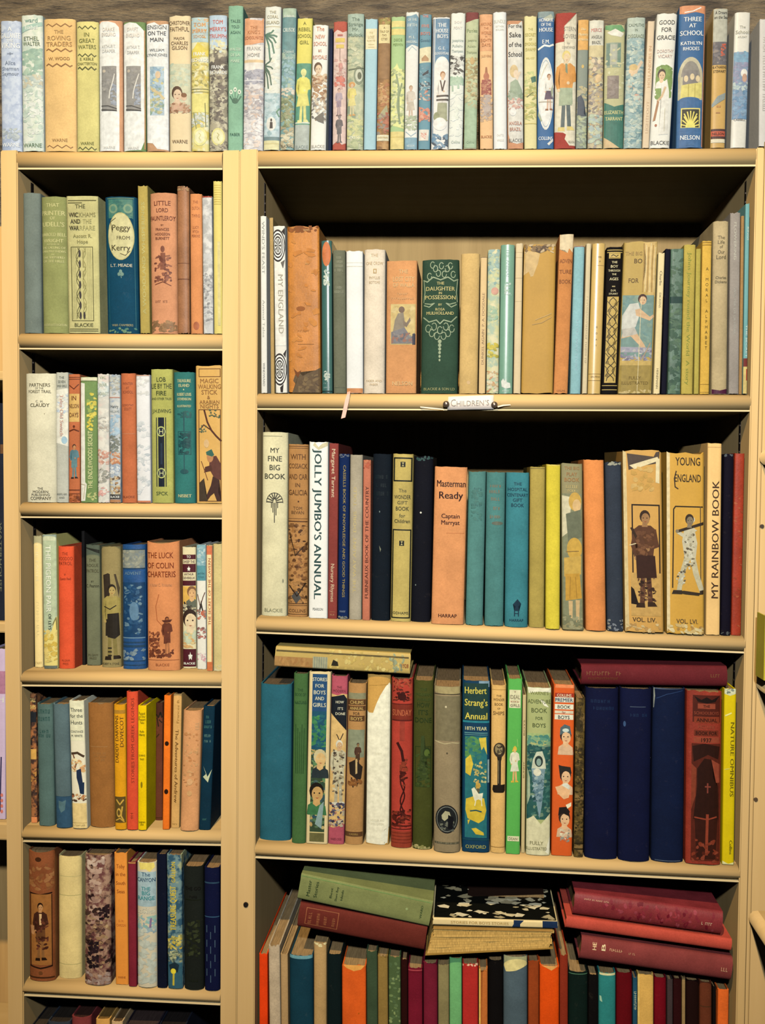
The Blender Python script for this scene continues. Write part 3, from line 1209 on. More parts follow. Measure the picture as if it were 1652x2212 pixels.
B('T', 43.5, 90, 31, 47, 93, 322, ('#f0eed4', '#dfe4c4', '#cdd9c0'), 's', 'white and green landscape jacket', [
    ('b', 104, 158, ['#a3bfa0', '#b9cfae', '#8faf96'], 30, 11), ('b', 160, 190, ['#c8d2c0', '#d9c9a0', '#afc4bc'], 24, 9), ('b', 190, 290, ['#e9ead0', '#d4e0c4', '#f3f0dc', '#c1d2b8'], 40, 11),
    ('p', [(-.5, 58), (-.5, 70), (.5, 54), (.5, 46)], '#a8c8b0'), ('t', 43, 'ward', 10, '#7fa58c', .6), ('t', 58, 'Isabel', 9, '#f4f2dc', .7), ('t', 82, 'ETHEL', 9, '#6f7a52', .7), ('t', 93, 'WALTER', 9, '#6f7a52', .8), ('t', 309, 'WARNE', 9, '#6c8158', .85)])
ro = '#8f5a2c'
B('T', 91, 162.5, 40, 95, 164, 323, '#ffcc7e', 'c', 'plain orange book with four wavy brown rules', [
    ('w', 54, 3, 2, ro), ('w', 107, 3, 2.4, ro), ('w', 139, 3, 2.4, ro), ('w', 313, 3, 1.6, ro), ('t', 68, 'THE', 8, '#c08d50', .4), ('t', 81, 'ROVING', 10, '#c08d50', .76), ('t', 94, 'TRADERS', 10, '#b9864a', .8), ('t', 125, 'W. WOOD', 7, '#a9743a', .68), ('t', 299, 'WARNE', 7, '#b9864a', .5)])
yg = '#4a4a22'
B('T', 162.5, 211.5, 46, 164, 212.5, 323, '#eedc84', 'c', 'yellow green book with dark wavy rules', [
    ('w', 59, 3, 2, yg), ('w', 118, 3, 2, yg), ('w', 146, 3, 2.4, yg), ('w', 317, 3, 1.8, yg), ('t', 74, 'IN', 9, '#7d7838', .3), ('t', 87, 'GREAT', 9, '#7d7838', .7), ('t', 100, 'WATERS', 9, '#7d7838', .8), ('t', 126, 'E. KEBLE', 6, '#6d6830', .62), ('t', 136, 'CHATTERTON', 6, '#6d6830', .86), ('t', 306, 'WARNE', 7, '#7d7838', .6)])


def jacket_night(u0=-.33, u1=.36):
    return [('r', u0, u1, 141, 237, '#8f8a80'), ('b', 143, 195, ['#7d7870', '#a19a8c', '#969088'], 24, 6, u0, u1), ('b', 180, 225, ['#a7adb4', '#8a9098'], 14, 7, 0.0, u1),
            ('k', [(u1 - .08, 158), (.12, 172), (-.02, 195), (-.05, 210)], 2.2, '#efe6d0'), ('e', u0 + .12, 152, .07, 3.4, '#c9b79a'), ('k', [(u0, 226), (-.1, 226), (u1, 232)], 2, '#3d3a36'), ('k', [(u0, 234), (u1, 236)], 2.5, '#3d3a36')]


B('T', 211.5, 263, 44, 213, 265, 323, '#e8a878', 'c', 'orange book in white jacket with night sea picture', [
    ('jp', [(-.5, 52), (-.36, 46), (-.08, 46), (.22, 50), (.36, 58), (.38, 70), (.36, 322), (-.5, 322)], '#fdf8e6'), *jacket_night(-.38, .26), ('t', 63, 'DRAKE', 8, '#ead6b8', .5, -.06), ('t', 74, 'ENGLAND', 8, '#ead6b8', .6, -.06),
    ('t', 99, 'ARTHUR T.', 7, '#d8cfb8', .6, -.06), ('t', 109, 'DRAPER', 7, '#d8cfb8', .55, -.06), ('t', 315, 'WARNE', 6, '#e3d9c0', .5, -.06)])
B('T', 264, 314, 47, 266, 314, 323, '#7f9a5c', 'c', 'green book in white jacket with night sea picture', [
    ('jp', [(-.5, 52), (-.2, 48), (.1, 50), (.3, 58), (.45, 66), (.45, 300), (.3, 320), (-.5, 322)], '#fdf8e6'), ('r', .44, .5, 64, 318, '#c88a50'), *jacket_night(-.36, .3), ('t', 63, 'SWIFT', 8, '#ead6b8', .5, -.05), ('t', 76, 'ENGLAND', 8, '#ead6b8', .6, -.05),
    ('t', 101, 'ARTHUR T.', 7, '#d8cfb8', .6, -.03), ('t', 112, 'DRAPER', 7, '#d8cfb8', .55, -.03), ('t', 316, 'WARNE', 6, '#e3d9c0', .5, -.05)])
B('T', 314, 362.5, 44, 315, 364, 323, '#dfa878', 'c', 'white jacket with blue seafarer picture and torn brown foot', [
    ('jp', [(-.5, 51), (-.1, 48), (.1, 54), (.5, 50), (.5, 320), (.0, 318), (-.2, 306), (-.5, 304)], '#fdf9ea'), ('r', -.32, .32, 142, 246, '#b9cdd2'), ('b', 144, 200, ['#e6cf7c', '#8fb2c8', '#a9c4cc', '#7fa0b4'], 30, 8, -.32, .32),
    ('b', 190, 244, ['#7f9f86', '#c9ba78', '#8fb0c4', '#e0d8b0'], 30, 8, -.32, .32), ('e', .05, 160, .12, 8, '#e0bd90'), ('k', [(-.25, 190), (.1, 200), (.3, 210)], 5, '#d9bf86'),
    ('t', 58, 'ENSIGN', 9, '#7c7a70', .86), ('t', 71, 'ON THE', 9, '#4c4a44', .82), ('t', 85, 'MAIN', 9, '#4c4a44', .72), ('t', 107, 'WILLIAM', 6, '#7c7a70', .7), ('t', 117, 'LYNNE JONES', 6, '#7c7a70', .9)])
B('T', 362.5, 411.5, 33, 365, 412, 323, '#fbdfa8', 'p', 'buff jacket with a seated child reading', [
    ('t', 49, 'CHRISTOPHER', 9, '#6b4a28', .94), ('t', 62, 'FAITHFUL', 10, '#6b4a28', .88), ('t', 82, 'MAJOR', 6, '#7b5a38', .5), ('t', 92, 'CHARLES', 8, '#7b5a38', .78), ('t', 102, 'GILSON', 8, '#7b5a38', .7),
    ('r', -.5, .5, 136, 240, '#d9d4a8'), ('b', 136, 186, ['#cfd6b4', '#e3dcae', '#c0cca8'], 26, 9), ('f', 'bust', -.12, 184, 238, '#e8c49a', '#4a3020', '#d9a884', '#d9a884', '#caa080'), ('e', .2, 208, .13, 7, '#e0b890'), ('e', .2, 203, .13, 5, '#7a4a2c'),
    ('b', 220, 240, ['#b07a54', '#dcb48a', '#8a5638'], 18, 7), ('t', 302, 'WARNE', 8, '#7b5a38', .72)])
yy = ['#f0dc74', '#e9cf60', '#f4e8a8', '#c8b058', '#8f8a48']
B('T', 411.5, 450, 37, 412, 451, 323, ('#eedd86', '#e3c95c', '#f4ecb8'), 's', 'blue and yellow jacket with pale oval badge', [
    ('r', -.5, .5, 37, 90, '#b9d2cc'), ('b', 40, 86, ['#c9d8c4', '#a9c8c8', '#e8b070'], 16, 6), ('t', 53, 'TOM', 9, '#e69a4c', .7), ('t', 66, 'MERRY', 9, '#e69a4c', .8), ('t', 78, 'SCHOOL', 7, '#e8a860', .7), ('p', [(-.5, 112), (-.1, 90), (.5, 108), (.5, 120), (-.5, 122)], '#efd44e'),
    ('t', 115, 'FRANK', 8, WH, .7), ('t', 128, 'RICHARDS', 8, WH, .95), ('b', 136, 185, yy, 40, 8), ('l', 190, 2, '#8a8244'), ('l', 196, 1.5, '#8a8244'), ('r', -.5, .5, 200, 240, '#f2e27a'), ('b', 242, 270, ['#dfe0c8', '#b0b890', '#f2eed8'], 26, 7), ('k', [(-.35, 240), (-.2, 275)], 2, '#8a9058'), ('k', [(.3, 220), (.34, 270)], 2, '#7a7840'),
    ('e', 0, 292, .40, 19, '#f6ea90'), ('e', 0, 292, .28, 14, '#faf2b8'), ('k', [(-.05, 284), (.06, 288), (-.04, 294), (.05, 300)], 1.4, '#d8c870')])
B('T', 450, 490, 32, 451.5, 490.5, 323, ('#d8cba4', '#6f6658', '#b5a886'), 's', 'dark leafy jacket with red title on sky blue', [
    ('r', -.5, .5, 32, 100, '#bdd2dc'), ('b', 84, 112, ['#e6dca0', '#cfe0e0', '#efe4a8'], 20, 8), ('t', 47, 'TOM', 9, '#d9654c', .55), ('t', 62, "MERRY'S", 9, '#d9654c', .9), ('t', 77, 'TRIUMPH', 9, '#d9654c', .92), ('b', 128, 150, ['#4e463e', '#5f564c'], 14, 10), ('t', 143, 'FRANK', 8, WH, .7), ('t', 154, 'RICHARDS', 8, WH, .92),
    ('b', 160, 262, ['#5a5048', '#c9bd94', '#4a423c', '#8f8468', '#e0d6ac', '#6a5e54'], 70, 9), ('e', 0, 292, .38, 19, '#f2e488'), ('e', 0, 292, .30, 15, '#f8efb4'), ('k', [(-.05, 284), (.06, 288), (-.04, 294), (.05, 300)], 1.4, '#b0a050'), ('b', 308, 322, ['#6a5e54', '#c9bd94'], 12, 6)])
gd = '#3f6a52'
B('T', 490.5, 526.5, 12, 491.5, 523.5, 323, '#98c49c', 'c', 'plain green cloth book with white flower emblem, tallest at left', [
    ('t', 45, 'TALES', 6.5, gd, .66), ('t', 57, 'TOLD', 6.5, gd, .52), ('t', 69, 'AGAIN', 6.5, gd, .66), ('t', 105, 'WALTER', 6.5, '#d6e6c0', .78), ('t', 117, 'DE LA', 6.5, '#d6e6c0', .6), ('t', 130, 'MARE', 6.5, '#d6e6c0', .6),
    ('k', [(-.35, 205), (-.15, 216), (0, 219), (.2, 215), (.38, 205)], 3, gd), ('e', 0, 215, .22, 6, gd), ('k', [(-.25, 198), (-.08, 214)], 1.4, gd), ('k', [(0, 194), (0, 214)], 1.4, gd), ('k', [(.25, 198), (.08, 214)], 1.4, gd),
    ('e', -.28, 196, .11, 5, '#eef0d0'), ('e', 0, 191, .11, 5, '#eef0d0'), ('e', .28, 196, .11, 5, '#eef0d0'), ('e', -.28, 196, .04, 2, gd), ('e', 0, 191, .04, 2, gd), ('e', .28, 196, .04, 2, gd), ('t', 287, 'FABER', 6.5, gd, .66)])
gm = ['#d8cfc4', '#b9b0ac', '#f2ebe0', '#a59c9c', '#e8c4a8']
B('T', 526.5, 570.5, 38, 524, 567, 323, ('#e9e0d4', '#bdb3ae', '#f6efe2'), 's', 'mottled grey jacket with orange top band and torn spikes', [
    ('p', [(-.46, 40), (-.3, 26), (-.2, 42), (.38, 44), (.5, 34), (.5, 90), (-.1, 96), (-.5, 98)], '#eda06c'), ('t', 59, 'THE', 7, '#c87a48', .36), ('t', 69, "KING'S", 8, '#c87a48', .62), ('t', 81, 'SCHOOLMATES', 7, '#c06a40', .9), ('r', -.5, .5, 96, 150, '#f6ecd8'), ('t', 104, 'FRANK', 8, '#b8b09c', .7), ('t', 118, 'HOME', 8, '#a8a08c', .6), ('l', 131, 6, '#ecc890', -.48, .48),
    ('b', 150, 180, ['#a8a6ac', '#8f8d96', '#bcb8bc'], 26, 9), ('l', 172, 2, '#f0eae0'), ('b', 185, 255, gm, 60, 8), ('b', 255, 320, ['#f6efe2', '#ead0b8', '#e3dcd4', '#fbf5ea'], 40, 9)])
B('T', 572, 607, 13, 568.5, 603, 323, '#f2efd8', 'p', 'cream jacket with palm trees and oval black badge', [
    ('t', 26, 'THE', 6, '#b8a878', .4), ('t', 36, 'CORAL', 7, '#b8a878', .7), ('t', 48, 'ISLAND', 7, '#b0a070', .8), ('l', 57, 1.5, '#c8b888'), ('b', 60, 200, ['#f6f2dc', '#e3ead8', '#efe9c8'], 24, 10), ('r', -.5, .5, 200, 298, '#c9dcd8'), ('b', 200, 296, ['#b4ccc8', '#d6e4dc', '#9dbcba'], 40, 9),
    *[('k', [(-.45, 74), (-.45 + dx, 74 + dy), (-.42 + dx * 1.25, 74 + dy * 2.2)], 3.6, '#4f7a62') for dx, dy in ((.38, -4), (.5, 8), (.42, 18), (.22, 24), (.55, 2))], *[('k', [(-.5, 140), (-.5 + dx, 140 + dy), (-.46 + dx * 1.15, 140 + dy * 1.9)], 3.2, '#4f6a56') for dx, dy in ((.34, -8), (.42, 4), (.3, 14), (.36, 22), (.2, 26))], ('k', [(-.5, 80), (-.46, 185)], 2, '#7a7a5a'),
    ('r', -.5, .5, 294, 302, '#6f8a88'), ('r', -.5, .5, 302, 322, '#f2e6a4'), ('l', 309, 1.5, '#d8c478'), ('e', -.02, 266, .30, 15, '#f6f0da'), ('e', -.02, 258, .06, 3.5, '#3a3430'), ('p', [(-.1, 262), (.06, 262), (.08, 276), (-.12, 276)], '#3a3430'), ('k', [(.3, 240), (.5, 232)], 3, '#6f9a78'), ('k', [(.3, 240), (.45, 250)], 3, '#6f9a78')])
tg = ['#6f9a92', '#7fa89c', '#a9c0a8', '#5f8a86', '#c4cba4']
B('T', 608, 642, 17, 604, 634, 323, ('#86aca0', '#6f968e', '#b3c4a6'), 's', 'teal seascape jacket with brown island foot', [
    ('r', -.5, .5, 17, 37, '#a9c0a0'), ('r', -.5, .5, 37, 112, '#5f8c8a'), ('t', 34, 'Robinson', 6, '#eef0d8', .7), ('t', 64, 'CRUSOE', 9, '#e9ecd4', .84), ('t', 110, 'Daniel', 7, '#d4e0cc', .7), ('t', 124, 'Defoe', 8, '#d4e0cc', .64), ('b', 130, 195, ['#8fb4b8', '#7aa4ae', '#a4c4c0'], 30, 8), ('b', 190, 205, ['#e8dcc0', '#dcc8a4'], 12, 8),
    ('b', 205, 272, ['#7f8a5c', '#96a072', '#6a7650', '#b0aa7c'], 50, 8), ('b', 272, 322, ['#d6c89c', '#c4b284', '#e8dcb4', '#a89a70'], 30, 8), ('t', 314, 'BLACKERS', 7, '#5a4a34', .8)])
B('T', 642, 675, 38, 634.5, 667.5, 323, '#f0e06c', 'p', 'yellow jacket with a yellow girl on green', [
    ('p', [(0, 40), (.1, 28), (.2, 40)], '#e8d0a0'), ('t', 50, 'A', 7, '#8a8038', .2), ('t', 63, 'REBEL', 8, '#8a8038', .8), ('t', 77, 'SCHOOL', 8, '#8a8038', .9), ('t', 91, 'GIRL', 8, '#8a8038', .6), ('r', -.5, .5, 136, 268, '#4f9272'), ('l', 264, 3, '#e6ead0'), ('r', -.5, .5, 268, 323, '#b7bfae'),
    ('f', 'skirt', 0, 148, 264, '#e9e48c', '#f0ea90', '#efe262', '#ece070', '#e6de78'), ('t', 316, 'BLACKIE', 7, '#9aa294', .8)])
B('T', 675.5, 711.5, 53, 668, 706.5, 323, '#fdf6e0', 'p', 'white jacket with red handwritten title and brown children', [
    ('t', 62, 'The', 10, '#e08858', .5), ('t', 79, 'NEW', 9, '#e08858', .6), ('t', 94, 'SCHOOL', 9, '#e08858', .84), ('t', 108, 'at', 8, '#d89068', .24), ('t', 123, 'ROYDALE', 9, '#e08858', .88), ('f', 'bust', -.1, 134, 178, '#f0cfa4', '#5a4030', '#e0b890', '#b08060', '#a87850'), ('b', 160, 215, ['#a5744c', '#e2c498', '#c89a6c', '#8a5f40', '#f0dcb4'], 40, 8), ('b', 212, 260, ['#8f8a84', '#e8d9b8', '#6f6a64', '#c8a880'], 26, 8), ('p', [(-.3, 255), (.3, 240), (.35, 266), (0, 262)], '#6a6458'), ('t', 315, 'BLACKIE', 7, '#c8bca0', .84)])
B('T', 711.5, 718.5, 62, 707, 716.5, 323, '#232a40', 'c', 'thin dark navy book in the gap beside pink book', [], y=.02)
pk = ['#e0b8a4', '#d8a090', '#ecd0bc', '#b08070']
B('T', 720.5, 749.5, 46, 717, 747, 323, '#c4604c', 'c', 'red book in pink jacket with walking man', [
    ('jp', [(-.5, 70), (-.2, 64), (.2, 70), (.5, 66), (.5, 308), (.2, 312), (-.1, 303), (-.5, 312)], '#e8c4b0'), ('b', 128, 190, pk, 26, 8), ('r', -.35, .35, 82, 91, '#e8c458'), ('r', -.3, .3, 96, 104, '#e8c458'), ('l', 76, 4, '#b85a50', -.2, .2), ('k', [(0, 105), (0, 130)], 1.5, '#8a6a5c'), ('f', 'stand', .05, 130, 165, '#e0b898', '#6a4a44', '#d08a7c', '#b87a70', '#c09080'), ('b', 165, 185, ['#d66a5a', '#e07a64'], 14, 7, -.4, .4), ('f', 'stand', -.05, 190, 250, '#d8a890', '#7a5a54', '#b09aa0', '#9a808a', '#a88a88'),
    ('f', 'stand', 0, 248, 308, '#8a7a74', '#5a5250', '#5e5656', '#545050', '#4a4646')])
B('T', 750, 786.5, 29, 748, 784, 323, ('#b9bd94', '#d6d2a4', '#8f9c7c'), 's', 'grey green jacket with steam train and yellow girl', [
    ('r', -.5, .5, 29, 78, '#a3b8a0'), ('t', 41, 'The', 8, '#6f846c', .5), ('t', 52, 'Strange', 8, '#6f846c', .86), ('t', 63, 'Mr.', 8, '#6f846c', .4), ('t', 75, 'Mulock', 8, '#6f846c', .84), ('b', 80, 140, ['#c8c898', '#a8b490', '#dcd8ac'], 30, 9), ('e', .2, 162, .3, 20, '#7f8a6c'), ('e', .22, 162, .22, 14, '#cfd0b0'), ('e', .25, 163, .12, 8, '#5a6048'), ('k', [(-.4, 150), (.5, 146)], 3, '#5a644c'),
    ('e', -.2, 182, .2, 6, '#e09a54'), ('f', 'skirt', -.2, 178, 250, '#e8c49c', '#d99a50', '#e8d470', '#ead880', '#d8c890'), ('b', 250, 300, ['#c9cc8c', '#dcd890', '#9caa78', '#e6dc8c'], 36, 9), ('t', 296, 'PRESS', 7, '#f0ecc8', .6), ('b', 300, 322, ['#a4b07c', '#c0c48c'], 14, 8)])
B('T', 788.5, 816.5, 40, 785.5, 811.5, 323, '#b4d8d8', 'p', 'light blue book with cream title label', [
    ('r', -.5, .5, 62, 106, '#f6e6b0'), ('t', 71, 'THE', 5, '#c0a868', .3), ('t', 80, 'LOST', 6, '#a89050', .5), ('d', 88, 4, '#c0a868', .7, 6), ('l', 96, 1.2, '#c0a868', -.25, .25), ('l', 102, 1.2, '#c0a868', -.25, .25)], sp='flat')
B('T', 817, 844, 37, 812.5, 839.5, 323, ('#b07c44', '#8a6038', '#c8985a'), 's', 'brown jacket with cream title patch and red cloak', [
    ('b', 38, 52, ['#b4a04c', '#8a7838'], 10, 6), ('r', -.44, .44, 53, 93, '#f2dc94'), ('t', 60, 'A', 4.5, '#8a6a34', .14), ('t', 68, 'TALE OF', 5, '#8a6a34', .7), ('t', 76, 'TWO', 5, '#8a6a34', .36), ('t', 84, 'CITIES', 5, '#8a6a34', .5), ('r', -.5, .5, 94, 170, '#94683c'), ('b', 180, 230, ['#c07a44', '#a8643a', '#d8a468'], 22, 7), ('p', [(-.4, 250), (.3, 226), (.4, 244), (-.1, 262)], '#b0a878'), ('b', 244, 290, ['#c8704c', '#b05a40', '#8a8a78'], 20, 8), ('r', -.5, .5, 291, 304, '#f2e6b8'), ('t', 297, 'EVERYMAN', 4, '#b8903c', .8)])
B('T', 845, 875.5, 35, 842, 872, 323, '#b4d08c', 'p', 'green and yellow jacket with horses', [
    ('r', -.5, .5, 45, 58, '#f0dc80'), ('r', -.5, .5, 62, 75, '#f0d878'), ('t', 86, 'DECIE', 6, '#7f9a50', .6), ('t', 96, 'MERWIN', 6, '#7f9a50', .7), ('p', [(-.5, 150), (-.2, 144), (-.05, 136), (.1, 148), (.5, 150), (.5, 278), (-.5, 270)], '#e9e88c'), ('b', 150, 272, ['#b0bc7c', '#dce09c', '#8f9c68', '#f0ecac'], 55, 7), ('k', [(-.1, 160), (.1, 190), (0, 230), (.2, 266)], 4, '#8a9a70'), ('k', [(.3, 180), (.1, 210), (.15, 262)], 3, '#7a8a60'), ('r', -.5, .5, 284, 323, '#f0d67c'), ('l', 296, 1.5, '#d8b85c')])
B('T', 876.5, 905, 25, 873, 900.5, 323, '#f8f2de', 'p', 'white jacket with blue bands and gymslip girl', [
    ('p', [(-.5, 34), (-.1, 34), (.3, 30), (.5, 38), (.5, 100), (0, 96), (-.5, 104)], '#6f98a8'), ('t', 42, 'OF THE', 6, '#e8ecd8', .7), ('t', 54, 'FIFTH', 7, '#e8ecd8', .72), ('t', 80, 'M. L.', 6, '#e8ecd8', .5), ('t', 90, 'MARSHALL', 6, '#e8ecd8', .86), ('k', [(-.3, 110), (0, 100), (.35, 108)], 1.5, '#a9c0c4'),
    ('f', 'skirt', -.05, 184, 262, '#dcb490', '#b08a60', '#dccdb4', '#d0c0a4', '#d8b898'), ('b', 250, 280, ['#bcc49c', '#a4b088', '#d8dcb8'], 24, 7), ('k', [(-.4, 284), (0, 294), (.4, 286)], 1.5, '#a9c0c4'), ('r', -.5, .5, 297, 323, '#7fa8b4'), ('t', 315, 'NELSON', 5, '#dce4d4', .6)])
B('T', 906, 932.5, 30, 903, 928.5, 323, '#6f9ca4', 'p', 'slate blue jacket with red title and island boats', [
    ('t', 35, 'THE', 6, '#e8886c', .5), ('t', 56, 'FIVE', 7, '#e8886c', .7), ('t', 72, 'BOYS', 7, '#e8886c', .8), ('t', 87, 'Goodall', 6, '#4a7080', .8), ('p', [(-.5, 104), (.5, 100), (.5, 134), (-.5, 136)], '#f0e2b0'), ('p', [(-.3, 126), (0, 118), (.3, 126), (.3, 132), (-.3, 132)], '#b88a5c'), ('b', 140, 170, ['#7aa4ac', '#4a6c78', '#5f8c98'], 14, 7), ('p', [(-.2, 160), (.3, 150), (.3, 158), (-.2, 164)], '#2a3038'), ('b', 176, 194, ['#e8e6d0', '#2a3440', '#9cb8b8'], 16, 6), ('b', 196, 216, ['#e6cdb0', '#c87a60', '#5f8c98'], 14, 6), ('b', 232, 262, ['#e08a6c', '#d87458', '#e8a888'], 24, 7), ('p', [(-.45, 280), (.4, 280), (.35, 304), (-.45, 304)], '#f2e6cc'), ('b', 288, 300, ['#e08870', '#f0c0a8'], 8, 4, -.3, .2)])
wb = '#5f87a2'
B('T', 934, 972.5, 36, 930.5, 967.5, 323, '#fbf4e2', 'p', 'white jacket with blue crest title and striped football boy', [
    ('r', -.34, .5, 40, 140, wb), ('r', -.5, -.38, 40, 300, '#9aa4ac'), ('e', .08, 142, .42, 20, '#fbf4e2'), ('t', 54, 'THE', 9, WH, .5, .06), ('t', 66, 'HOUSE', 9, WH, .72, .06, .02), ('t', 78, 'BOYS', 9, WH, .62, .1, .02), ('t', 104, 'G. E.', 7, WH, .4, .06), ('t', 115, 'GOODYEAR', 6, WH, .8, .06),
    ('f', 'stand', .12, 154, 262, '#e8bc90', '#b0784c', '#f6ecd8', '#f6ecd8', '#e8c8a0'), ('k', [(.0, 174), (.12, 196), (.26, 174)], 3, '#4a3a34'), ('k', [(-.2, 208), (.45, 206)], 4, '#4a4038'), ('k', [(-.2, 216), (.45, 215)], 4, '#4a4038'), ('p', [(-.15, 222), (.4, 222), (.42, 262), (-.2, 260)], '#a9a880'), ('e', -.2, 252, .18, 10, '#96996c'), ('b', 290, 320, [wb, '#86a4b4', '#3a4450'], 20, 8), ('e', 0, 268, .4, 14, '#fbf4e2')])
B('T', 973.5, 1006, 27, 968, 998.5, 323, '#f6f4de', 'p', 'white jacket with black and white horses over green', [
    ('t', 48, 'SHOW', 6, '#f0e0c8', .5), ('t', 60, 'PONY', 6, '#f0e0c8', .6), ('t', 87, 'Josephine', 6, '#aab8a4', .8), ('t', 99, 'Pullein-', 6, '#aab8a4', .74), ('t', 110, 'Thompson', 6, '#aab8a4', .8), ('b', 120, 162, ['#2e2c2a', '#f6f2de', '#56524a', '#f6f2de'], 44, 7), ('b', 166, 182, ['#a9c8a4', '#bcd2b0'], 26, 8), ('k', [(-.3, 180), (-.28, 196)], 4, '#b4ccac'), ('k', [(.1, 180), (.12, 190)], 5, '#b4ccac'), ('b', 196, 300, ['#f2f2dc', '#eef0d8', '#f8f6e4'], 16, 12), ('t', 307, 'Collins', 6, '#b8c4a8', .6)])
B('T', 1006.5, 1034, 26, 999.5, 1031, 323, '#8a4a44', 'c', 'maroon book in green horse jacket', [
    ('jp', [(-.5, 48), (-.2, 46), (.2, 42), (.5, 40), (.5, 322), (-.5, 322)], '#c2c894'), ('t', 66, 'Ponies', 8, '#8f9c68', .8), ('t', 87, 'Josephine', 5, '#98a070', .7), ('t', 100, 'Pullein-', 5, '#98a070', .7), ('t', 113, 'Thompson', 5, '#98a070', .8), ('b', 124, 222, ['#b8a468', '#dcc890', '#8f7c4c', '#cfd09c', '#a48a58'], 55, 7), ('e', .05, 132, .18, 8, '#c8a464'), ('r', -.5, .5, 222, 320, '#a6bf94'), ('b', 215, 236, ['#a6bf94', '#b8b080'], 14, 8), ('t', 308, 'Collins', 5, '#8aa078', .6)])
B('T', 1035.5, 1064, 30, 1036, 1065.5, 323, '#fcc88a', 'p', 'orange jacket with domed red temple', [
    ('r', -.5, .5, 30, 110, '#eea56c'), ('t', 52, 'AROUND', 7, '#c0703c', .82), ('t', 61, 'THE', 5, '#c0703c', .34), ('t', 71, 'WORLD', 7, '#c0703c', .76), ('t', 79, 'IN', 4, '#c0703c', .2), ('t', 87, 'EIGHTY', 7, '#c0703c', .82), ('t', 97, 'DAYS', 7, '#c0703c', .64), ('t', 121, 'JULES VERNE', 5, '#d8945c', .74), ('p', [(-.06, 145), (.06, 145), (.12, 160), (-.12, 160)], '#a8643c'), ('e', 0, 165, .22, 8, '#b86848'), ('p', [(-.34, 172), (.34, 172), (.4, 205), (-.4, 205)], '#a04c40'), ('b', 172, 204, ['#c07858', '#8a3c38', '#d89a70'], 20, 6, -.4, .4), ('p', [(-.22, 205), (.3, 205), (.36, 250), (.1, 254), (-.3, 246)], '#b8a494'), ('b', 205, 262, ['#c8b4a0', '#e0b484', '#a88a74'], 30, 6), ('t', 296, 'BLACKIE', 6, '#c0703c', .8)])
B('T', 1064.5, 1094, 25, 1066, 1095, 323, '#fffaea', 'p', 'plain white jacketed book with grey title', [
    ('t', 46, 'BUNDLE', 8, '#c8c4a8', .84), ('t', 57, 'ESTHER', 4, '#c8c4a8', .6), ('t', 64, 'BOLDEN', 4, '#c8c4a8', .6), ('t', 293, 'CHATTO', 5, '#d8d0b4', .5), ('t', 304, 'WINDUS', 5, '#d8d0b4', .5)], sp='round')
B('T', 1094.5, 1130, 44, 1096, 1130.5, 323, '#dc9c70', 'c', 'grey jacket with handwritten title and green dressed girl', [
    ('jp', [(-.46, 52), (.2, 52), (.44, 44), (.5, 60), (.5, 308), (.1, 312), (-.3, 308), (-.44, 290), (-.47, 150)], '#e6dfca'), ('t', 56, 'For the', 8, '#4a443c', .8), ('t', 75, 'Sake', 11, '#3a342e', .72), ('t', 96, 'of the', 10, '#3a342e', .78), ('t', 117, 'School', 11, '#3a342e', .84), ('e', -.08, 154, .26, 14, '#dcbc80'), ('e', .05, 160, .16, 9, '#efd2ac'), ('p', [(-.3, 178), (.1, 170), (.44, 196), (.4, 214), (-.36, 206)], '#9cac8c'), ('k', [(.1, 172), (.3, 156)], 4, '#efd2ac'), ('b', 196, 215, ['#8a9c7c', '#a8b498'], 14, 8), ('b', 214, 236, ['#d8a08c', '#e8cdb4', '#c88a78'], 18, 6), ('e', -.15, 242, .2, 9, '#f6f0e0'), ('t', 267, 'ANGELA', 8, '#c88060', .8), ('t', 280, 'BRAZIL', 8, '#c88060', .7), ('t', 304, 'BLACKIE', 8, '#8a8474', .84)])
B('T', 1131.5, 1160, 34, 1132.5, 1159.5, 323, '#efe09c', 'p', 'pale yellow jacket with small green parrot', [
    ('t', 63, 'THE', 5, '#c8b458', .36), ('t', 75, 'SECRET', 7, '#c8b458', .86), ('t', 85, 'OF', 5, '#c8b458', .24), ('t', 95, 'SMOKING', 7, '#c8b458', .9), ('t', 107, 'SWAMP', 7, '#c8b458', .8), ('d', 126, 4, '#c8b458', .7, 7), ('b', 156, 200, ['#c9cf80', '#e8dc8c', '#b4bc70'], 22, 7), ('p', [(.0, 168), (.4, 164), (.45, 176), (.1, 180)], '#3f6a54'), ('b', 182, 260, ['#dcc468', '#c8c878', '#e8d888', '#a8a858'], 34, 7), ('k', [(-.3, 210), (.2, 200)], 2, '#6a6a38'), ('l', 268, 1.5, '#d8c060')])
hb = '#3f6c98'
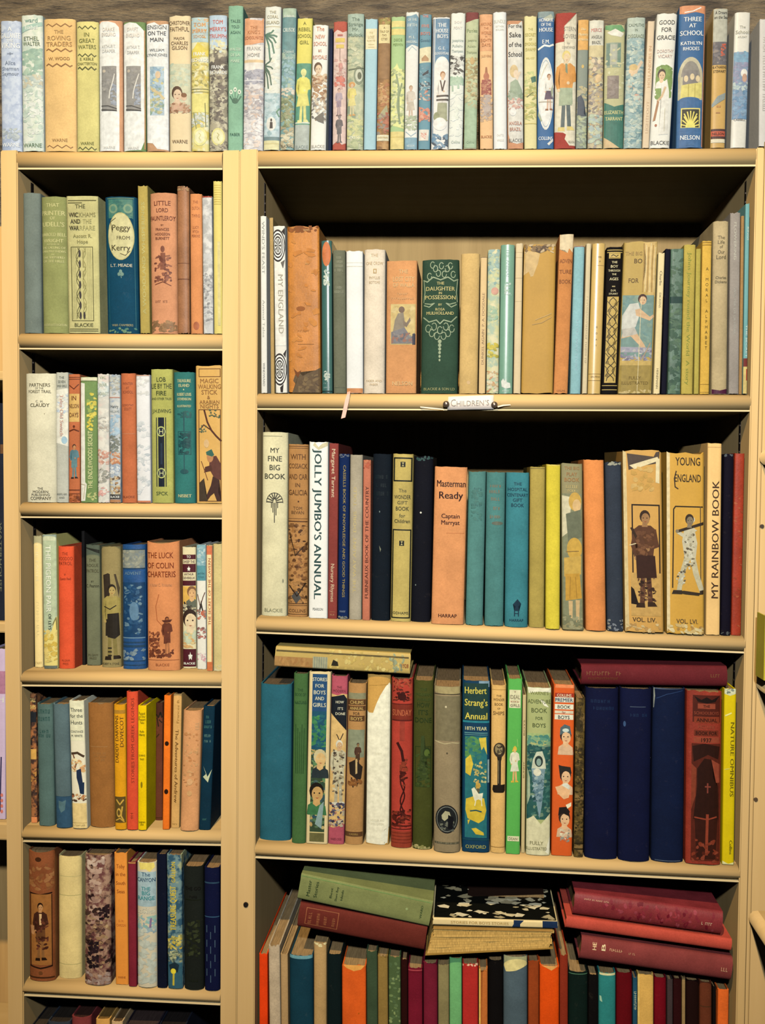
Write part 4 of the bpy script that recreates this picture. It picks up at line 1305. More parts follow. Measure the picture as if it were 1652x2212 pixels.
B('T', 1161, 1198, 24, 1160, 1196, 323, hb, 'p', 'royal blue jacket with white oval and jumping girl', [
    ('r', -.5, .5, 24, 38, '#7f9490'), ('p', [(-.2, 40), (.3, 30), (.46, 40), (.1, 46)], '#b4b89c'), ('t', 43, 'HONOUR', 8, WH, .84), ('t', 53, 'OF THE', 7, WH, .6), ('t', 64, 'HOUSE', 9, WH, .82, 0, .02), ('t', 90, 'E.M.', 9, WH, .44), ('k', [(-.45, 106), (-.1, 98), (.2, 100), (.44, 96)], 4, WH), ('e', 0, 203, .47, 79, '#f6f0dc'), ('e', 0, 203, .41, 73, '#9ab0bc'), ('e', 0, 203, .395, 71, '#faf5e4'), ('k', [(-.3, 170), (-.1, 150), (.1, 138)], 2.5, '#dcd4b8'), ('f', 'skirt', .18, 160, 240, '#e0b088', '#8a5434', '#f2ecd8', '#5a4a58', '#dcb090'), ('l', 221, 1.6, '#a89470', -.42, .42), ('p', [(-.44, 240), (-.2, 262), (-.3, 264), (-.46, 250)], '#a8b08c'), ('p', [(.3, 196), (.42, 180), (.44, 200), (.36, 212)], '#a8b08c'), ('t', 300, 'COLLINS', 8, WH, .84), ('p', [(.1, 312), (.45, 300), (.46, 306), (.2, 316)], '#eee8d8')])
B('T', 1199.5, 1248.5, 27, 1197, 1243, 323, '#b4483c', 'c', 'red book in torn cream jacket with orange blazer schoolgirl', [
    ('jp', [(-.5, 92), (-.08, 90), (-.1, 56), (.2, 44), (.48, 27), (.5, 316), (.2, 316), (-.02, 302), (.04, 292), (-.1, 288), (-.5, 286)], '#e9dcb8'), ('t', 62, 'STERN', 9, '#b0a488', .56, .16), ('t', 78, 'LOVERS', 9, '#b0a488', .6, .16), ('t', 93, 'by', 5, '#b8ac90', .14, .1), ('t', 102, 'CONSTANCE', 5, '#b8ac90', .6, .1),
    ('f', 'stand', .0, 110, 285, '#f0cf9c', '#e8cc70', '#e0913c', '#a3b08a', '#4c5a58'), ('p', [(-.22, 206), (.26, 206), (.3, 228), (-.24, 228)], '#a8b48c'), ('p', [(-.04, 138), (.06, 138), (.08, 160), (-.02, 156)], '#7a8a68'), ('t', 308, 'NELSON', 5, '#b0a488', .3, .3)])
B('T', 1248.5, 1272, 42, 1243.5, 1266.5, 323, '#8f9684', 'p', 'grey jacket with orange top and dark cave arch', [
    ('r', -.5, .5, 42, 108, '#eaa850'), ('t', 63, 'The', 5, '#fbe6b0', .5), ('t', 74, 'Mystery', 6, '#fbe6b0', .86), ('t', 85, 'of Norton', 6, '#fbe6b0', .9), ('e', 0, 144, .12, 4, '#e0b860'), ('b', 188, 246, ['#c9b880', '#a8a078', '#b8ac88'], 24, 8), ('p', [(-.44, 210), (-.1, 206), (.2, 220), (.2, 248), (.4, 252), (-.44, 252)], '#3a4450'), ('b', 252, 320, ['#b4b888', '#98a078', '#a8b494'], 20, 9)])
tb = ['#b8a078', '#8a7c6c', '#d8c090', '#6f6a68', '#a89888', '#e0b868']
B('T', 1272.5, 1305, 42, 1268, 1302.5, 323, ('#cbb98a', '#9c9080', '#dcd0a0'), 's', 'buff jacket crowded with small faces', [
    ('r', -.5, .5, 44, 98, '#e3dcc0'), ('t', 65, 'MERCE', 8, '#d07a6c', .7), ('t', 80, 'ANGELA', 7, '#6a6454', .7), ('t', 92, 'BRAZIL', 7, '#6a6454', .6), ('r', -.5, .5, 98, 124, '#d8c48c'), ('b', 124, 280, tb, 90, 7), ('e', -.2, 132, .12, 5, '#e8cda0'), ('e', .2, 134, .12, 5, '#e8cda0'), ('e', -.1, 150, .12, 5, '#e8c8a0'), ('e', .15, 170, .2, 9, '#e2bd84'), ('b', 250, 318, ['#b8c4a0', '#a8b8b0', '#cfd0a4', '#8fa49c'], 34, 9)])
B('T', 1306.5, 1351.5, 52, 1303, 1346.5, 323, '#c9c28c', 'p', 'green jacket with shutters and brown door picture', [
    ('p', [(-.5, 54), (.3, 54), (.5, 66), (.1, 72), (-.5, 62)], '#5f9a5c'), ('p', [(-.4, 70), (.0, 62), (.44, 72), (.3, 80), (-.2, 76)], '#f0e8d0'), ('r', -.44, .3, 92, 146, '#8f9c84'), ('r', -.4, -.24, 94, 142, '#5f7c6c'), ('r', .14, .3, 94, 144, '#6f8c78'), ('r', -.24, .1, 96, 140, '#b4b49c'), ('b', 100, 215, ['#d6cf98', '#c8c088', '#dcd6a4'], 16, 8, -.5, .5), ('r', -.36, .22, 164, 214, '#8a7a6c'), ('b', 166, 212, ['#7a6a60', '#96867a'], 14, 8, -.36, .22), ('p', [(-.5, 222), (0, 232), (.5, 226), (.5, 323), (-.5, 323)], '#2f6a58'), ('t', 244, 'ELIZABETH', 8, '#e4d88c', .92), ('t', 258, 'TARRANT', 8, '#e4d88c', .86), ('p', [(-.5, 298), (.3, 322), (-.5, 322)], '#d8b47c')])
wv = ['#7fa09c', '#a9bdb0', '#d6d8bc', '#5f8488', '#c2cdb4', '#8fb0ac']
B('T', 1353, 1397, 37, 1347, 1386.5, 323, ('#9cb4ac', '#d2d6bc', '#6f9294'), 'w', 'blue green jacket of rough waves with swimmers', [
    ('r', -.5, .5, 38, 82, '#bcc8b0'), ('t', 54, 'CALMUTHS', 7, '#6f7c64', .84), ('t', 65, 'IN', 5, '#6f7c64', .16), ('t', 78, 'DISGRACE', 8, '#8a9474', .88), ('b', 84, 135, wv, 34, 8), ('e', -.1, 154, .24, 12, '#e8c494'), ('k', [(.1, 150), (.35, 134)], 7, '#e8c8a0'), ('e', -.1, 146, .24, 7, '#d8b470'), ('e', -.2, 188, .2, 9, '#dcbc94'), ('e', .1, 212, .22, 8, '#d8a88c'), ('b', 160, 320, wv, 90, 9)])
B('T', 1398, 1416, 44, 1386.8, 1402, 323, '#eed2a8', 'p', 'slim cream book with faint upright title', [('v', 100, 190, 'HOLLANDERS IN', 7, '#dcae7c', 'u'), ('v', 220, 290, 'LIGHTFOOT', 7, '#dcb88c', 'u')], sp='flat')
B('T', 1416.5, 1467.5, 28, 1402.5, 1446.5, 323, '#faf3dc', 'p', 'white jacket with girl cricketer by green bush', [
    ('t', 48, 'GOOD', 10, '#5a5444', .76), ('t', 64, 'FOR', 10, '#5a5444', .5), ('t', 81, 'GRACIE', 10, '#5a5444', .88), ('t', 111, 'DOROTHY', 7.5, '#d8b49c', .8), ('t', 122, 'VICARY', 7.5, '#d8b49c', .7), ('b', 142, 216, ['#7f9c4c', '#8aa858', '#6f8c44'], 60, 10, -.4, .42), ('e', .02, 178, .42, 34, '#7c9a4c'), ('f', 'bust', -.12, 150, 192, '#e8c090', '#3c3228', '#f6eed8', '#f0e8d0', '#f0e8d0'), ('p', [(-.1, 182), (.16, 172), (.3, 200), (.36, 292), (-.1, 294), (-.06, 230)], '#f4ecd6'), ('k', [(.1, 190), (-.05, 210), (-.24, 220)], 5, '#e0b888'), ('p', [(-.26, 218), (-.16, 222), (-.3, 262), (-.42, 264)], '#a8744c'), ('e', -.26, 273, .06, 3, '#b06848'), ('k', [(.14, 236), (.16, 286)], 1.4, '#c8bc98'), ('t', 311, 'BLACKIE', 9, '#6a6454', .9)])
B('T', 1467.5, 1526, 11, 1460.5, 1518.5, 321, '#3f6a94', 'p', 'tall blue jacket with sunburst badge and archway girls', [
    ('p', [(-.5, 12), (.5, 10), (.5, 30), (.1, 26), (-.3, 30), (-.5, 28)], '#e08a58'), ('r', .44, .5, 12, 318, '#d08054'), ('k', [(-.3, 26), (0, 24), (.3, 16)], 2.4, '#f4ead8'), ('t', 41, 'THREE', 10, WH, .66, 0, .015), ('t', 55, 'AT', 9, WH, .26, 0, .015), ('t', 71, 'SCHOOL', 11, WH, .86, -.02, .015), ('t', 93, 'KATHLYN', 8, WH, .78, -.03), ('t', 105, 'RHODES', 8, WH, .6, -.03),
    ('e', -.03, 168, .46, 45, '#c9bc94'), ('e', -.03, 170, .36, 38, '#8a8274'), ('r', -.48, .42, 166, 216, '#c4b88c'), ('p', [(-.3, 152), (.24, 152), (.26, 205), (-.34, 205)], '#7c746c'), ('e', -.2, 170, .08, 7, '#e8cc98'), ('e', .03, 166, .08, 7, '#e8cc98'), ('e', .24, 170, .08, 7, '#e8cc98'), ('p', [(-.36, 184), (.4, 178), (.42, 212), (-.4, 214)], '#e2cf68'), ('k', [(-.1, 182), (-.1, 212)], 2, '#b8a448'), ('k', [(.14, 182), (.14, 212)], 2, '#b8a448'), ('r', -.5, .44, 216, 320, '#2f5c8c'), ('e', -.05, 216, .38, 6, '#2f5c8c'),
    ('fr', -.36, .36, 234, 278, 2.5, '#f0d860'), ('r', -.32, .32, 237, 276, '#2a2a20'), *[('k', [(math.cos(a) * .08, 275 - math.sin(a) * 8), (math.cos(a) * .44 * (1 if abs(math.cos(a)) < .75 else .72), 275 - math.sin(a) * 34)], 2.6, '#f4de60') for a in [math.pi * (i + .5) / 11 for i in range(11)]], ('e', 0, 274, .18, 10, '#f8e868'), ('r', -.4, .4, 277, 284, '#2f5c8c'), ('t', 298, 'NELSON', 10, WH, .72), ('t', 314, 'LONDON', 3, '#5a80a4', .5)])
B('T', 1540.5, 1573.5, 18, 1534.5, 1566, 320, '#dcae60', 'g', 'slim tan jacket with grey top and red foot band', [
    ('r', -.5, .5, 18, 90, '#b9b59c'), ('t', 27, 'A Dream', 7, K, .8, .02, .01), ('t', 37, 'on the Sea', 7, K, .9, .02, .01), ('r', -.5, .5, 90, 140, '#5a5658'), ('b', 92, 138, ['#4a4648', '#6c6668', '#8a7c70'], 24, 6), ('b', 96, 120, ['#d05a38', '#c84c34'], 8, 6, .05, .4), ('t', 145, 'KATHARINE', 6, K, .92, 0, .01), ('t', 154, 'STEWART', 6, K, .84, 0, .01), ('p', [(-.5, 226), (-.1, 208), (.45, 200), (.4, 214), (.0, 222), (-.46, 232)], '#8a948c'), ('d', 230, 4, '#b8603c', .3, 3), ('l', 244, 2, '#a86a40', -.2, .1), ('r', -.5, .5, 279, 300, '#3a2020'), ('r', -.5, .5, 284, 295, '#c84c30'), ('t', 289.5, 'NELSON', 6, K, .8), ('r', -.5, .5, 301, 309, '#e8d8b0')])
B('T', 1588, 1621.5, 26, 1577.5, 1612, 320, '#f3ead2', 'g', 'white glossy jacket with blue sea officer picture', [
    ('t', 58, 'The', 6, '#b4ac90', .4), ('t', 69, 'School', 8, '#b0a888', .86), ('t', 80, 'AFLOAT', 4, '#b4ac90', .7), ('p', [(-.5, 112), (.5, 112), (.5, 258), (-.5, 258)], '#7f93a8'), ('b', 112, 136, ['#6f9cb4', '#7fa8bc'], 16, 9), ('b', 136, 180, ['#8f8ca4', '#a09cb0', '#7c849c'], 24, 8), ('e', .2, 158, .22, 9, '#f2ead4'), ('e', .24, 168, .16, 9, '#c89878'), ('b', 178, 196, ['#c8d4c8', '#a4b8b4'], 14, 7), ('b', 196, 256, ['#6f94b0', '#86a4b8', '#5c84a4'], 36, 8), ('t', 259, 'CASSELL', 5, '#6a6258', .8)])
B('T', 1641, 1662, 40, 1639, 1660, 316, '#d8d0c0', 'p', 'pale book cut off at the right edge', [('vd', 80, 240, 7, '#b8ac98')], y=.004)

# ------------------------------------------------------------------ narrow case, top shelf
B('A', 45, 84.5, 416, 50, 87.5, 714, '#808878', 'c', 'plain grey blue cloth book against left upright', [], sp='round')
gl = '#d8ce88'
B('A', 85, 140.5, 424, 88, 146.5, 716, '#a0a060', 'c', 'olive green book with gilt title lines', [
    ('t', 442, 'THAT', 8, gl, .56), ('t', 459, 'PRINTER', 10, gl, .92), ('t', 470, 'OF', 7, gl, .3), ('t', 483, "UDELL'S", 10, gl, .92), ('t', 505, 'HAROLD BELL', 7.5, gl, .94), ('t', 518, 'WRIGHT', 8, gl, .8), ('t', 526, 'AUTHOR OF', 4, gl, .5), ('t', 533, 'THE CALLING OF', 5, gl, .9), ('t', 541, 'DAN MATTHEWS', 5, gl, .9), ('t', 548, 'AND', 3, gl, .2), ('t', 554, 'THE SHEPHERD', 5, gl, .84), ('t', 562, 'OF THE HILLS', 5.5, gl, .84), ('t', 698, 'HODDER & STOUGHTON', 5, gl, .9)], sp='round')
on = '#5f5a34'
B('A', 141, 212.5, 423, 148, 216, 716, '#d8cc88', 'c', 'yellow green book with wavy vine panel', [
    ('l', 433, 2, on, -.45, .45), ('l', 438, 2, on, -.45, 0), ('t', 445, 'THE', 9, on, .32, -.06), ('t', 463, 'WICKHAMS', 10, '#9a8f58', .84), ('t', 463, 'WIC', 10, K, .28, -.28), ('t', 477, 'AND THE', 10, '#b4a968', .66, -.04), ('t', 477, 'AND', 10, K, .3, -.22), ('t', 491, 'WARFARE', 10, '#b4a968', .8), ('t', 491, 'WAR', 10, K, .3, -.26), ('t', 508, 'Ascott R.', 8, '#9a8f54', .66), ('t', 520, 'Hope', 8, '#9a8f54', .4),
    ('fr', -.38, .32, 531, 690, 1.5, on), *[('l', 538 + 0 * i, 0.01, on) for i in range(1)], *[('r', -.34 + .05 * i, -.332 + .05 * i, 534, 686, on) for i in range(3)], *[('r', .14 + .05 * i, .147 + .05 * i, 534, 686, '#8f8650') for i in range(3)], *[('k', [(-.16 + .05 * math.sin(j * .8 + ph) , 534 + 5 * j) for j in range(31)], 1.4, on) for ph in (0, 1.6)], *[('k', [(.04 + .05 * math.sin(j * .8 + ph), 534 + 5 * j) for j in range(31)], 1.4, '#a0965a') for ph in (0, 1.6)],
    *[('e', -.1, 546 + 22 * i, .035, 8, '#4a4440') for i in range(7)], *[('e', .01, 546 + 22 * i, .03, 8, '#b0a468') for i in range(6)], ('e', .02, 678, .035, 8, '#4a4440'), ('t', 698, 'BLACKIE', 8, on, .6), ('l', 707, 1.5, on, -.45, .45), ('l', 711, 1.5, on, -.45, .45)], sp='flat')
tq = '#7f9c70'
B('A', 221.5, 293, 424, 229, 297.5, 717, '#1c4c60', 'c', 'dark teal book with gilt oval title', [
    ('r', -.36, .4, 430, 470, '#4f8470'), ('b', 432, 470, ['#5f8c74', '#3f7468'], 20, 9, -.36, .4), ('e', -.2, 450, .14, 10, '#86a07a'), ('e', .26, 450, .14, 10, '#86a07a'), ('e', -.2, 450, .08, 6, '#5f8c74'), ('e', .26, 450, .08, 6, '#5f8c74'), ('l', 428, 1.5, tq, -.4, .44), ('r', -.4, -.385, 428, 706, '#2f6c70'), ('r', .42, .435, 428, 706, '#2f6c70'),
    ('e', .02, 509, .41, 51, '#cdbf78'), ('e', .02, 509, .39, 49, '#e0d496'), ('t', 490, 'Peggy', 13, '#5a5030', .62, .04), ('t', 512, 'FROM', 8, '#5a5030', .4, .1), ('t', 533, 'Kerry', 13, '#5a5030', .58, .02), ('k', [(-.12, 470), (-.3, 478), (-.24, 500)], 1.6, '#5a5030'), ('k', [(.0, 546), (.16, 550), (.3, 540)], 1.6, '#5a5030'), ('t', 571, 'L.T. MEADE', 7, '#e6d8b0', .7, .02),
    *[('e', .0 + dx, 588 + dy, .05, 4, '#7f9c88') for dx, dy in ((-.05, 2), (.05, 2), (0, -4))], ('k', [(0, 590), (.02, 598)], 1.5, '#7f9c88'), ('t', 699, 'W&R CHAMBERS', 5, '#a8a070', .66, .02), ('b', 706, 716, ['#4f8470', '#7f9c70'], 8, 7)], sp='round')
B('A', 295, 319.5, 400, 302.5, 323.5, 718, '#c4aa58', 'c', 'slim olive book with upright gilt title', [('v', 436, 676, 'A WOODLAND WHISPERINGS', 8, '#d0c278', 'u')], rag=.002)
lf = '#7a3a28'
B('A', 320, 379, 416, 324.5, 381.5, 717, '#e8a070', 'c', 'salmon book with dark heraldic figure', [
    ('t', 438, 'LITTLE', 10, lf, .62), ('t', 453, 'LORD', 9, lf, .44), ('t', 470, 'FAUNTLEROY', 10, lf, .94), ('t', 485, 'BY', 4, lf, .12), ('t', 494, 'FRANCES', 6, lf, .5), ('t', 504, 'HODGSON', 6, lf, .56), ('t', 513, 'BURNETT', 6, lf, .52), ('e', 0, 536, .08, 7, '#8a5440'), ('p', [(-.08, 544), (.1, 544), (.12, 580), (-.1, 580)], '#965c44'), ('b', 550, 606, ['#8a5440', '#a0644a', '#7c4838'], 26, 7, -.34, .34), ('k', [(-.3, 612), (0, 606), (.3, 614)], 1.4, lf), ('d', 648, 5, '#a86848', .6, 10), ('b', 690, 712, ['#a87c54', '#b48a5c', '#94704c'], 20, 10)], sp='round')
B('A', 380, 408.5, 401, 382.5, 408.5, 717, '#b47a50', 'l', 'worn brown leather book with frayed top', [('l', 600, 2, '#7c4c34'), ('l', 566, 2, '#8a5a3c'), ('b', 402, 412, ['#c09868', '#8a5f40'], 10, 6)], rag=.004, sp='round')
B('A', 409, 435, 418, 410, 438, 717, '#ee9c60', 'c', 'light orange book with faded title', [('t', 436, 'THE', 6, '#b0623c', .4), ('t', 449, 'DUTCH', 7, '#b86a40', .6), ('t', 465, 'TWINS', 7, '#b86a40', .66), ('t', 490, 'LUCY', 6, '#b0623c', .5), ('t', 499, 'FITCH', 6, '#b0623c', .5), ('t', 508, 'PERKINS', 6, '#b0623c', .66), ('e', 0, 700, .25, 9, '#c0704a')], sp='round')
B('A', 436, 457, 423, 439, 460.5, 718, ('#eee8d8', '#c4c0b4', '#d8d4c8'), 's', 'white mottled jacket with red top edge', [('l', 425, 3, '#b8503c'), ('b', 590, 690, ['#b0aca4', '#e8e2d4', '#98948c'], 30, 7)])
B('A', 458, 479.8, 390, 461.5, 480, 718, '#f8e07c', 'p', 'tall yellow book beside right upright', [*[('l', 400 + 5 * i, .8, '#d4b048', -.4, .4) for i in range(9)], ('r', .0, .3, 520, 700, '#f0dc90')], sp='round')

# ------------------------------------------------------------------ narrow case, second shelf
bt = '#54482c'
B('B', 49.5, 119, 806, 54.5, 120, 1083, '#e8dcb4', 'c', 'wide pale grey book with brown lettering top and foot', [
    ('t', 831, 'PARTNERS', 8, bt, .68), ('t', 838, 'OF THE', 4, bt, .36), ('t', 845, 'FOREST TRAIL', 7, bt, .74), ('t', 866, 'C.  H.', 5, bt, .5), ('t', 874, 'CLAUDY', 8, bt, .7), ('e', .16, 893, .012, 1, bt), ('t', 1053, 'THE', 5, '#4c4028', .3), ('t', 1060, 'MODERN', 6, '#4c4028', .7), ('t', 1066.5, 'PUBLISHING', 5.5, '#4c4028', .78), ('t', 1074, 'COMPANY', 7, '#4c4028', .74)], sp='round')
B('B', 120, 146.5, 804, 121, 147, 1083, '#c8c4ac', 'c', 'slim grey book with torn white jacket fragment', [('jp', [(-.5, 842), (.5, 838), (.5, 963), (.2, 960), (-.2, 957), (-.5, 955)], '#f0e8d2'), ('t', 815, 'THE', 5, '#6a6a5c', .4), ('t', 824, 'SEVEN', 6, '#7a7a68', .6), ('t', 833, 'WISE GIRLS', 5, '#7a7a68', .8), ('v', 852, 940, 'Tales Old Switch', 8, '#d9a890'), ('e', .2, 949, .24, 8, '#a9c4cc'), ('b', 850, 890, ['#e0dcd0', '#c4d0d8', '#f2ecdc'], 12, 7), ('d', 1065, 4, '#8a8672', .84, 10), ('t', 1072, 'AND', 4, '#8a8672', .5)])
ob = '#6a3420'
B('B', 147, 172, 808, 147.5, 172, 1083, '#cc7448', 'c', 'orange book with blue sailor picture', [('l', 815, 1.5, ob), ('l', 819, 1.5, ob), ('k', [(-.4, 832), (0, 840), (.4, 830)], 2, ob), ('r', -.44, .46, 850, 910, '#e0b468'), ('t', 859, 'IN', 10, ob, .4), ('t', 876, 'NELSON', 9, ob, .84), ('t', 895, 'DAYS', 10, ob, .76), ('e', 0, 920, .1, 3, ob), ('k', [(-.4, 930), (0, 926), (.4, 930)], 3, ob), ('f', 'stand', .02, 958, 1032, '#c88c5c', '#3a2c28', '#5f8288', '#6a8c8c', '#6a8c8c'), ('l', 1056, 2, ob), ('l', 1064, 1.5, ob), ('b', 1066, 1080, ['#b8683c', ob, '#a05830'], 10, 6)])
B('B', 172.5, 209, 814, 172.5, 210, 1084, '#7c9458', 'c', 'green book half covered by torn white strip', [('r', -.5, .5, 815, 822, '#e8e0b8'), ('l', 823, 1, '#7f8a50'), ('jp', [(-.5, 826), (-.22, 828), (-.2, 1040), (-.1, 1044), (-.2, 1080), (-.5, 1081)], '#f3ecd6'), ('b', 850, 900, ['#e6d05c', '#dcc44c', '#8fa860'], 14, 8, -.1, .46), ('b', 896, 928, ['#ecd868', '#e4cc50'], 10, 7, -.1, .3), ('v', 930, 1054, 'THE ENDLEWOODS SECRET', 10, '#e8e4a0', 'u', .1), ('k', [(-.46, 1044), (-.2, 1046), (-.3, 1076)], 1.4, '#c8b890'), ('b', 1060, 1078, ['#a9b870', '#c8c480'], 8, 6, -.1, .46)])
B('B', 209.5, 234.5, 807, 210.5, 236, 1084, ('#ede4cc', '#d6d0bc', '#e4d0bc'), 's', 'white mottled jacket with pink children', [('t', 815, 'VAL', 7, '#b0b490', .6), ('b', 826, 856, ['#dfe0d0', '#c8d0c8', '#f0ead8'], 20, 8), ('t', 831, 'WAR', 7, '#a8ac8c', .7), ('t', 850, 'AGAINST', 7, '#a8ac8c', .9), ('b', 900, 930, ['#c0b8a8', '#e8dfca'], 12, 7), ('d', 923, 4, '#b89c84', .7, 6), ('b', 970, 1000, ['#e0a890', '#ecc8b0', '#c88c74', '#d8d0c0'], 20, 7), ('b', 1010, 1040, ['#7a786c', '#c8c0ac', '#a09c8c'], 20, 6), ('b', 1048, 1070, ['#e8a898', '#f4ead8'], 10, 6)])
B('B', 235, 258.5, 808, 236.5, 260, 1084, ('#c2c4bc', '#d8d4c4', '#a4aeb4'), 's', 'grey blue mottled jacket with brown scout', [('b', 812, 850, ['#a8b0b0', '#c9c8ba', '#bfb49c'], 24, 7), ('l', 858, 2, '#c88c74'), ('t', 877, 'Henry', 7, '#54544c', .7), ('t', 888, 'WILLIAMS', 5, '#8a9088', .84), ('b', 895, 940, ['#a8c0cc', '#bcccd0', '#98b0bc'], 18, 8), ('b', 940, 975, ['#8a8a7c', '#767a70', '#a0a08c'], 18, 7), ('b', 976, 1000, ['#d89c74', '#c8845c', '#e8c4a0'], 16, 7), ('b', 1005, 1022, ['#c8d0d4', '#e8e4d8'], 8, 7), ('b', 1028, 1066, ['#5a4a3c', '#d8c49c', '#b88454', '#e8dcb8'], 26, 6), ('r', -.5, .5, 1066, 1076, '#3c3834'), ('t', 1071, 'BLACKIE', 5, WH, .84), ('r', -.5, .5, 1077, 1084, '#c0885c')])
B('B', 259, 291, 806, 261, 295, 1083, '#d07448', 'c', 'terracotta cloth book with faint title', [('t', 828, 'WINTER', 6, '#944c34', .7), ('t', 837, 'AT', 5, '#944c34', .2), ('t', 846, 'SCHOOL', 6, '#944c34', .7), ('t', 874, 'DOROTHY', 5, '#944c34', .74), ('t', 882, 'SCOTT', 6, '#944c34', .5), ('l', 935, 1, '#d08860'), ('t', 1070, 'BLACKIE', 5, '#944c34', .8)], sp='round')
B('B', 292, 323, 809, 295.5, 325, 1084, '#f2ecdf', 'p', 'plain white jacketed book with orange foot edge', [('b', 814, 852, ['#e8e2d4', '#f6f0e2', '#dcd8cc'], 14, 7), ('b', 910, 1070, ['#dcdcd4', '#eeeae0', '#c8ccc8', '#f4eee2'], 26, 10), ('r', -.5, .5, 1079, 1084, '#dc8c64'), ('l', 811, 2, '#d8a484')])
B('B', 324, 371.5, 797, 327, 373.5, 1083, '#bcb860', 'c', 'yellow green book with black stripe and ring emblems', [('t', 819, 'LOB', 10, '#3c4424', .42), ('t', 833, 'LIE BY THE', 11, '#3c4424', .92), ('t', 848, 'FIRE', 10, '#3c4424', .46), ('t', 860, 'AND OTHER TALES', 5, '#4c5430', .9), ('t', 886, 'J.H.EWING', 8, '#4c5430', .86), ('r', -.26, -.22, 900, 1048, '#1e2630'), ('r', -.16, .12, 900, 1048, '#1e2630'), ('r', .17, .21, 900, 1048, '#1e2630'), ('r', -.06, .03, 955, 1000, '#2c3a48'),
    *[q for y in (930, 1019) for q in (('e', -.02, y, .21, 11, '#c4c878'), ('e', -.02, y, .16, 8.4, '#2c3038'), ('k', [(-.1, y - 5), (-.1, y + 5)], 1.6, '#d4d498'), ('k', [(.06, y - 5), (.06, y + 5)], 1.6, '#d4d498'), ('l', y, 1.6, '#d4d498', -.1, .06))], ('t', 1062, 'SPCK', 8, '#5c6438', .86)])
B('B', 372.5, 418, 803, 374.5, 421, 1084, '#3c7c70', 'c', 'deep teal book with gilt bars and dark panel', [('t', 822, 'TREASURE', 7, '#d0c88c', .64, .03, .03), ('t', 832, 'ISLAND', 7, '#d0c88c', .5, .03, .03), ('e', .02, 841, .03, 1.5, '#d0c88c'), ('t', 851, 'ROBERT LOUIS', 7, '#d0c88c', .66, .03, .03), ('t', 861, 'STEVENSON', 6, '#d0c88c', .64, .03, .03), ('t', 876, 'ILLUSTRATED', 5, '#d0c88c', .64, .03, .03), ('b', 888, 900, ['#2c5a58', '#346458'], 12, 6, -.3, .36), ('k', [(.02, 890), (.02, 930)], 3, '#2c5858'), ('fr', -.28, .34, 930, 980, 1.4, '#2a5452'), ('b', 934, 978, ['#1e4648', '#2c5c58', '#28504e'], 30, 7, -.24, .3), ('k', [(.02, 980), (.02, 1020)], 2.4, '#2c5858'), ('e', .02, 1016, .2, 5, '#2c5858'), ('t', 1068, 'NISBET', 7, '#d0c88c', .62, .03, .03)], sp='round')
mg = '#6a3c20'
B('B', 419.5, 481, 789, 424.5, 481, 1084, '#e8b460', 'p', 'tan book with boy beneath a branch', [('fr', -.38, .46, 796, 814, 1.4, mg), ('t', 822, 'MAGIC', 10, '#a06c38', .78, .03), ('t', 834, 'WALKING', 10, '#a06c38', .88, .03), ('t', 846, 'STICK', 10, '#a06c38', .68, .03), ('t', 857, '&', 8, '#a06c38', .14), ('t', 867, 'ARABIAN', 8, '#a06c38', .82, .03), ('t', 876, 'NIGHTS', 9, '#a06c38', .7, .03), ('fr', -.4, .46, 883, 1080, 1.6, mg), ('k', [(-.18, 884), (-.06, 910), (.1, 928), (.28, 940), (.46, 950)], 4, '#5a3424'), ('k', [(.1, 928), (-.2, 916), (-.34, 926)], 2.4, '#5a3424'), ('b', 884, 900, ['#4a5844', '#5c6848'], 8, 5, .0, .44), ('b', 918, 932, ['#4a5a4c', '#5f7050'], 7, 4, -.4, -.1), ('e', -.1, 956, .1, 9, '#e6bc80'),
    ('p', [(.02, 984), (.28, 982), (.46, 1000), (.46, 1034), (.2, 1030), (0, 1010)], '#6a4034'), ('p', [(-.16, 1006), (.08, 1002), (.12, 1014), (-.2, 1018)], '#5c382c'), ('e', .04, 984, .13, 12, '#c88c58'), ('p', [(-.12, 974), (.1, 968), (.2, 980), (.12, 984), (-.1, 980)], '#3f6a58'), ('p', [(.14, 1026), (.4, 1034), (.34, 1060), (.46, 1078), (.3, 1080), (.18, 1062), (.05, 1068), (-.1, 1080), (-.2, 1078), (.06, 1046)], '#4a3028'), ('k', [(-.3, 994), (-.2, 1010), (-.06, 1034)], 1.8, '#7c4c30'), ('p', [(-.38, 1040), (-.2, 1030), (-.16, 1060), (-.06, 1078), (-.38, 1079)], '#4a3c2c')], sp='flat')

# ------------------------------------------------------------------ narrow case, third shelf
B('C', 61.5, 88.5, 1157, 65.5, 93, 1442, '#f8d88c', 'p', 'pale yellow book with white upright lettering', [('v', 1172, 1254, 'THE FARM', 9, '#f6deaa', 'd', 0), ('vd', 1300, 1370, 8, '#f4d698'), ('t', 1432, 'E. TALBOT', 5, '#d0a860', .8)], sp='round')
B('C', 89, 121.5, 1154, 94, 123.5, 1445, '#ecd478', 'p', 'aqua jacket with bold white title over yellow', [('jp', [(-.5, 1156), (.5, 1154), (.5, 1330), (.1, 1364), (-.5, 1372)], '#bcc4a4'), ('r', -.5, .5, 1154, 1168, '#d0d0b0'), ('b', 1362, 1430, ['#dcb858', '#e8cc80', '#d4b04c'], 20, 10), ('k', [(.2, 1350), (.44, 1334), (.48, 1360)], 2, '#8a7c4c'), ('v', 1178, 1322, 'THE PIGEON PAIR', 12, '#f0ecd8', 'd', -.04, .015), ('v', 1326, 1360, 'OF LEYS', 7, '#3c4034', 'd', .02), ('d', 1428, 3, '#c8b070', .5, 6), ('r', -.5, .5, 1438, 1446, '#6a7068')])
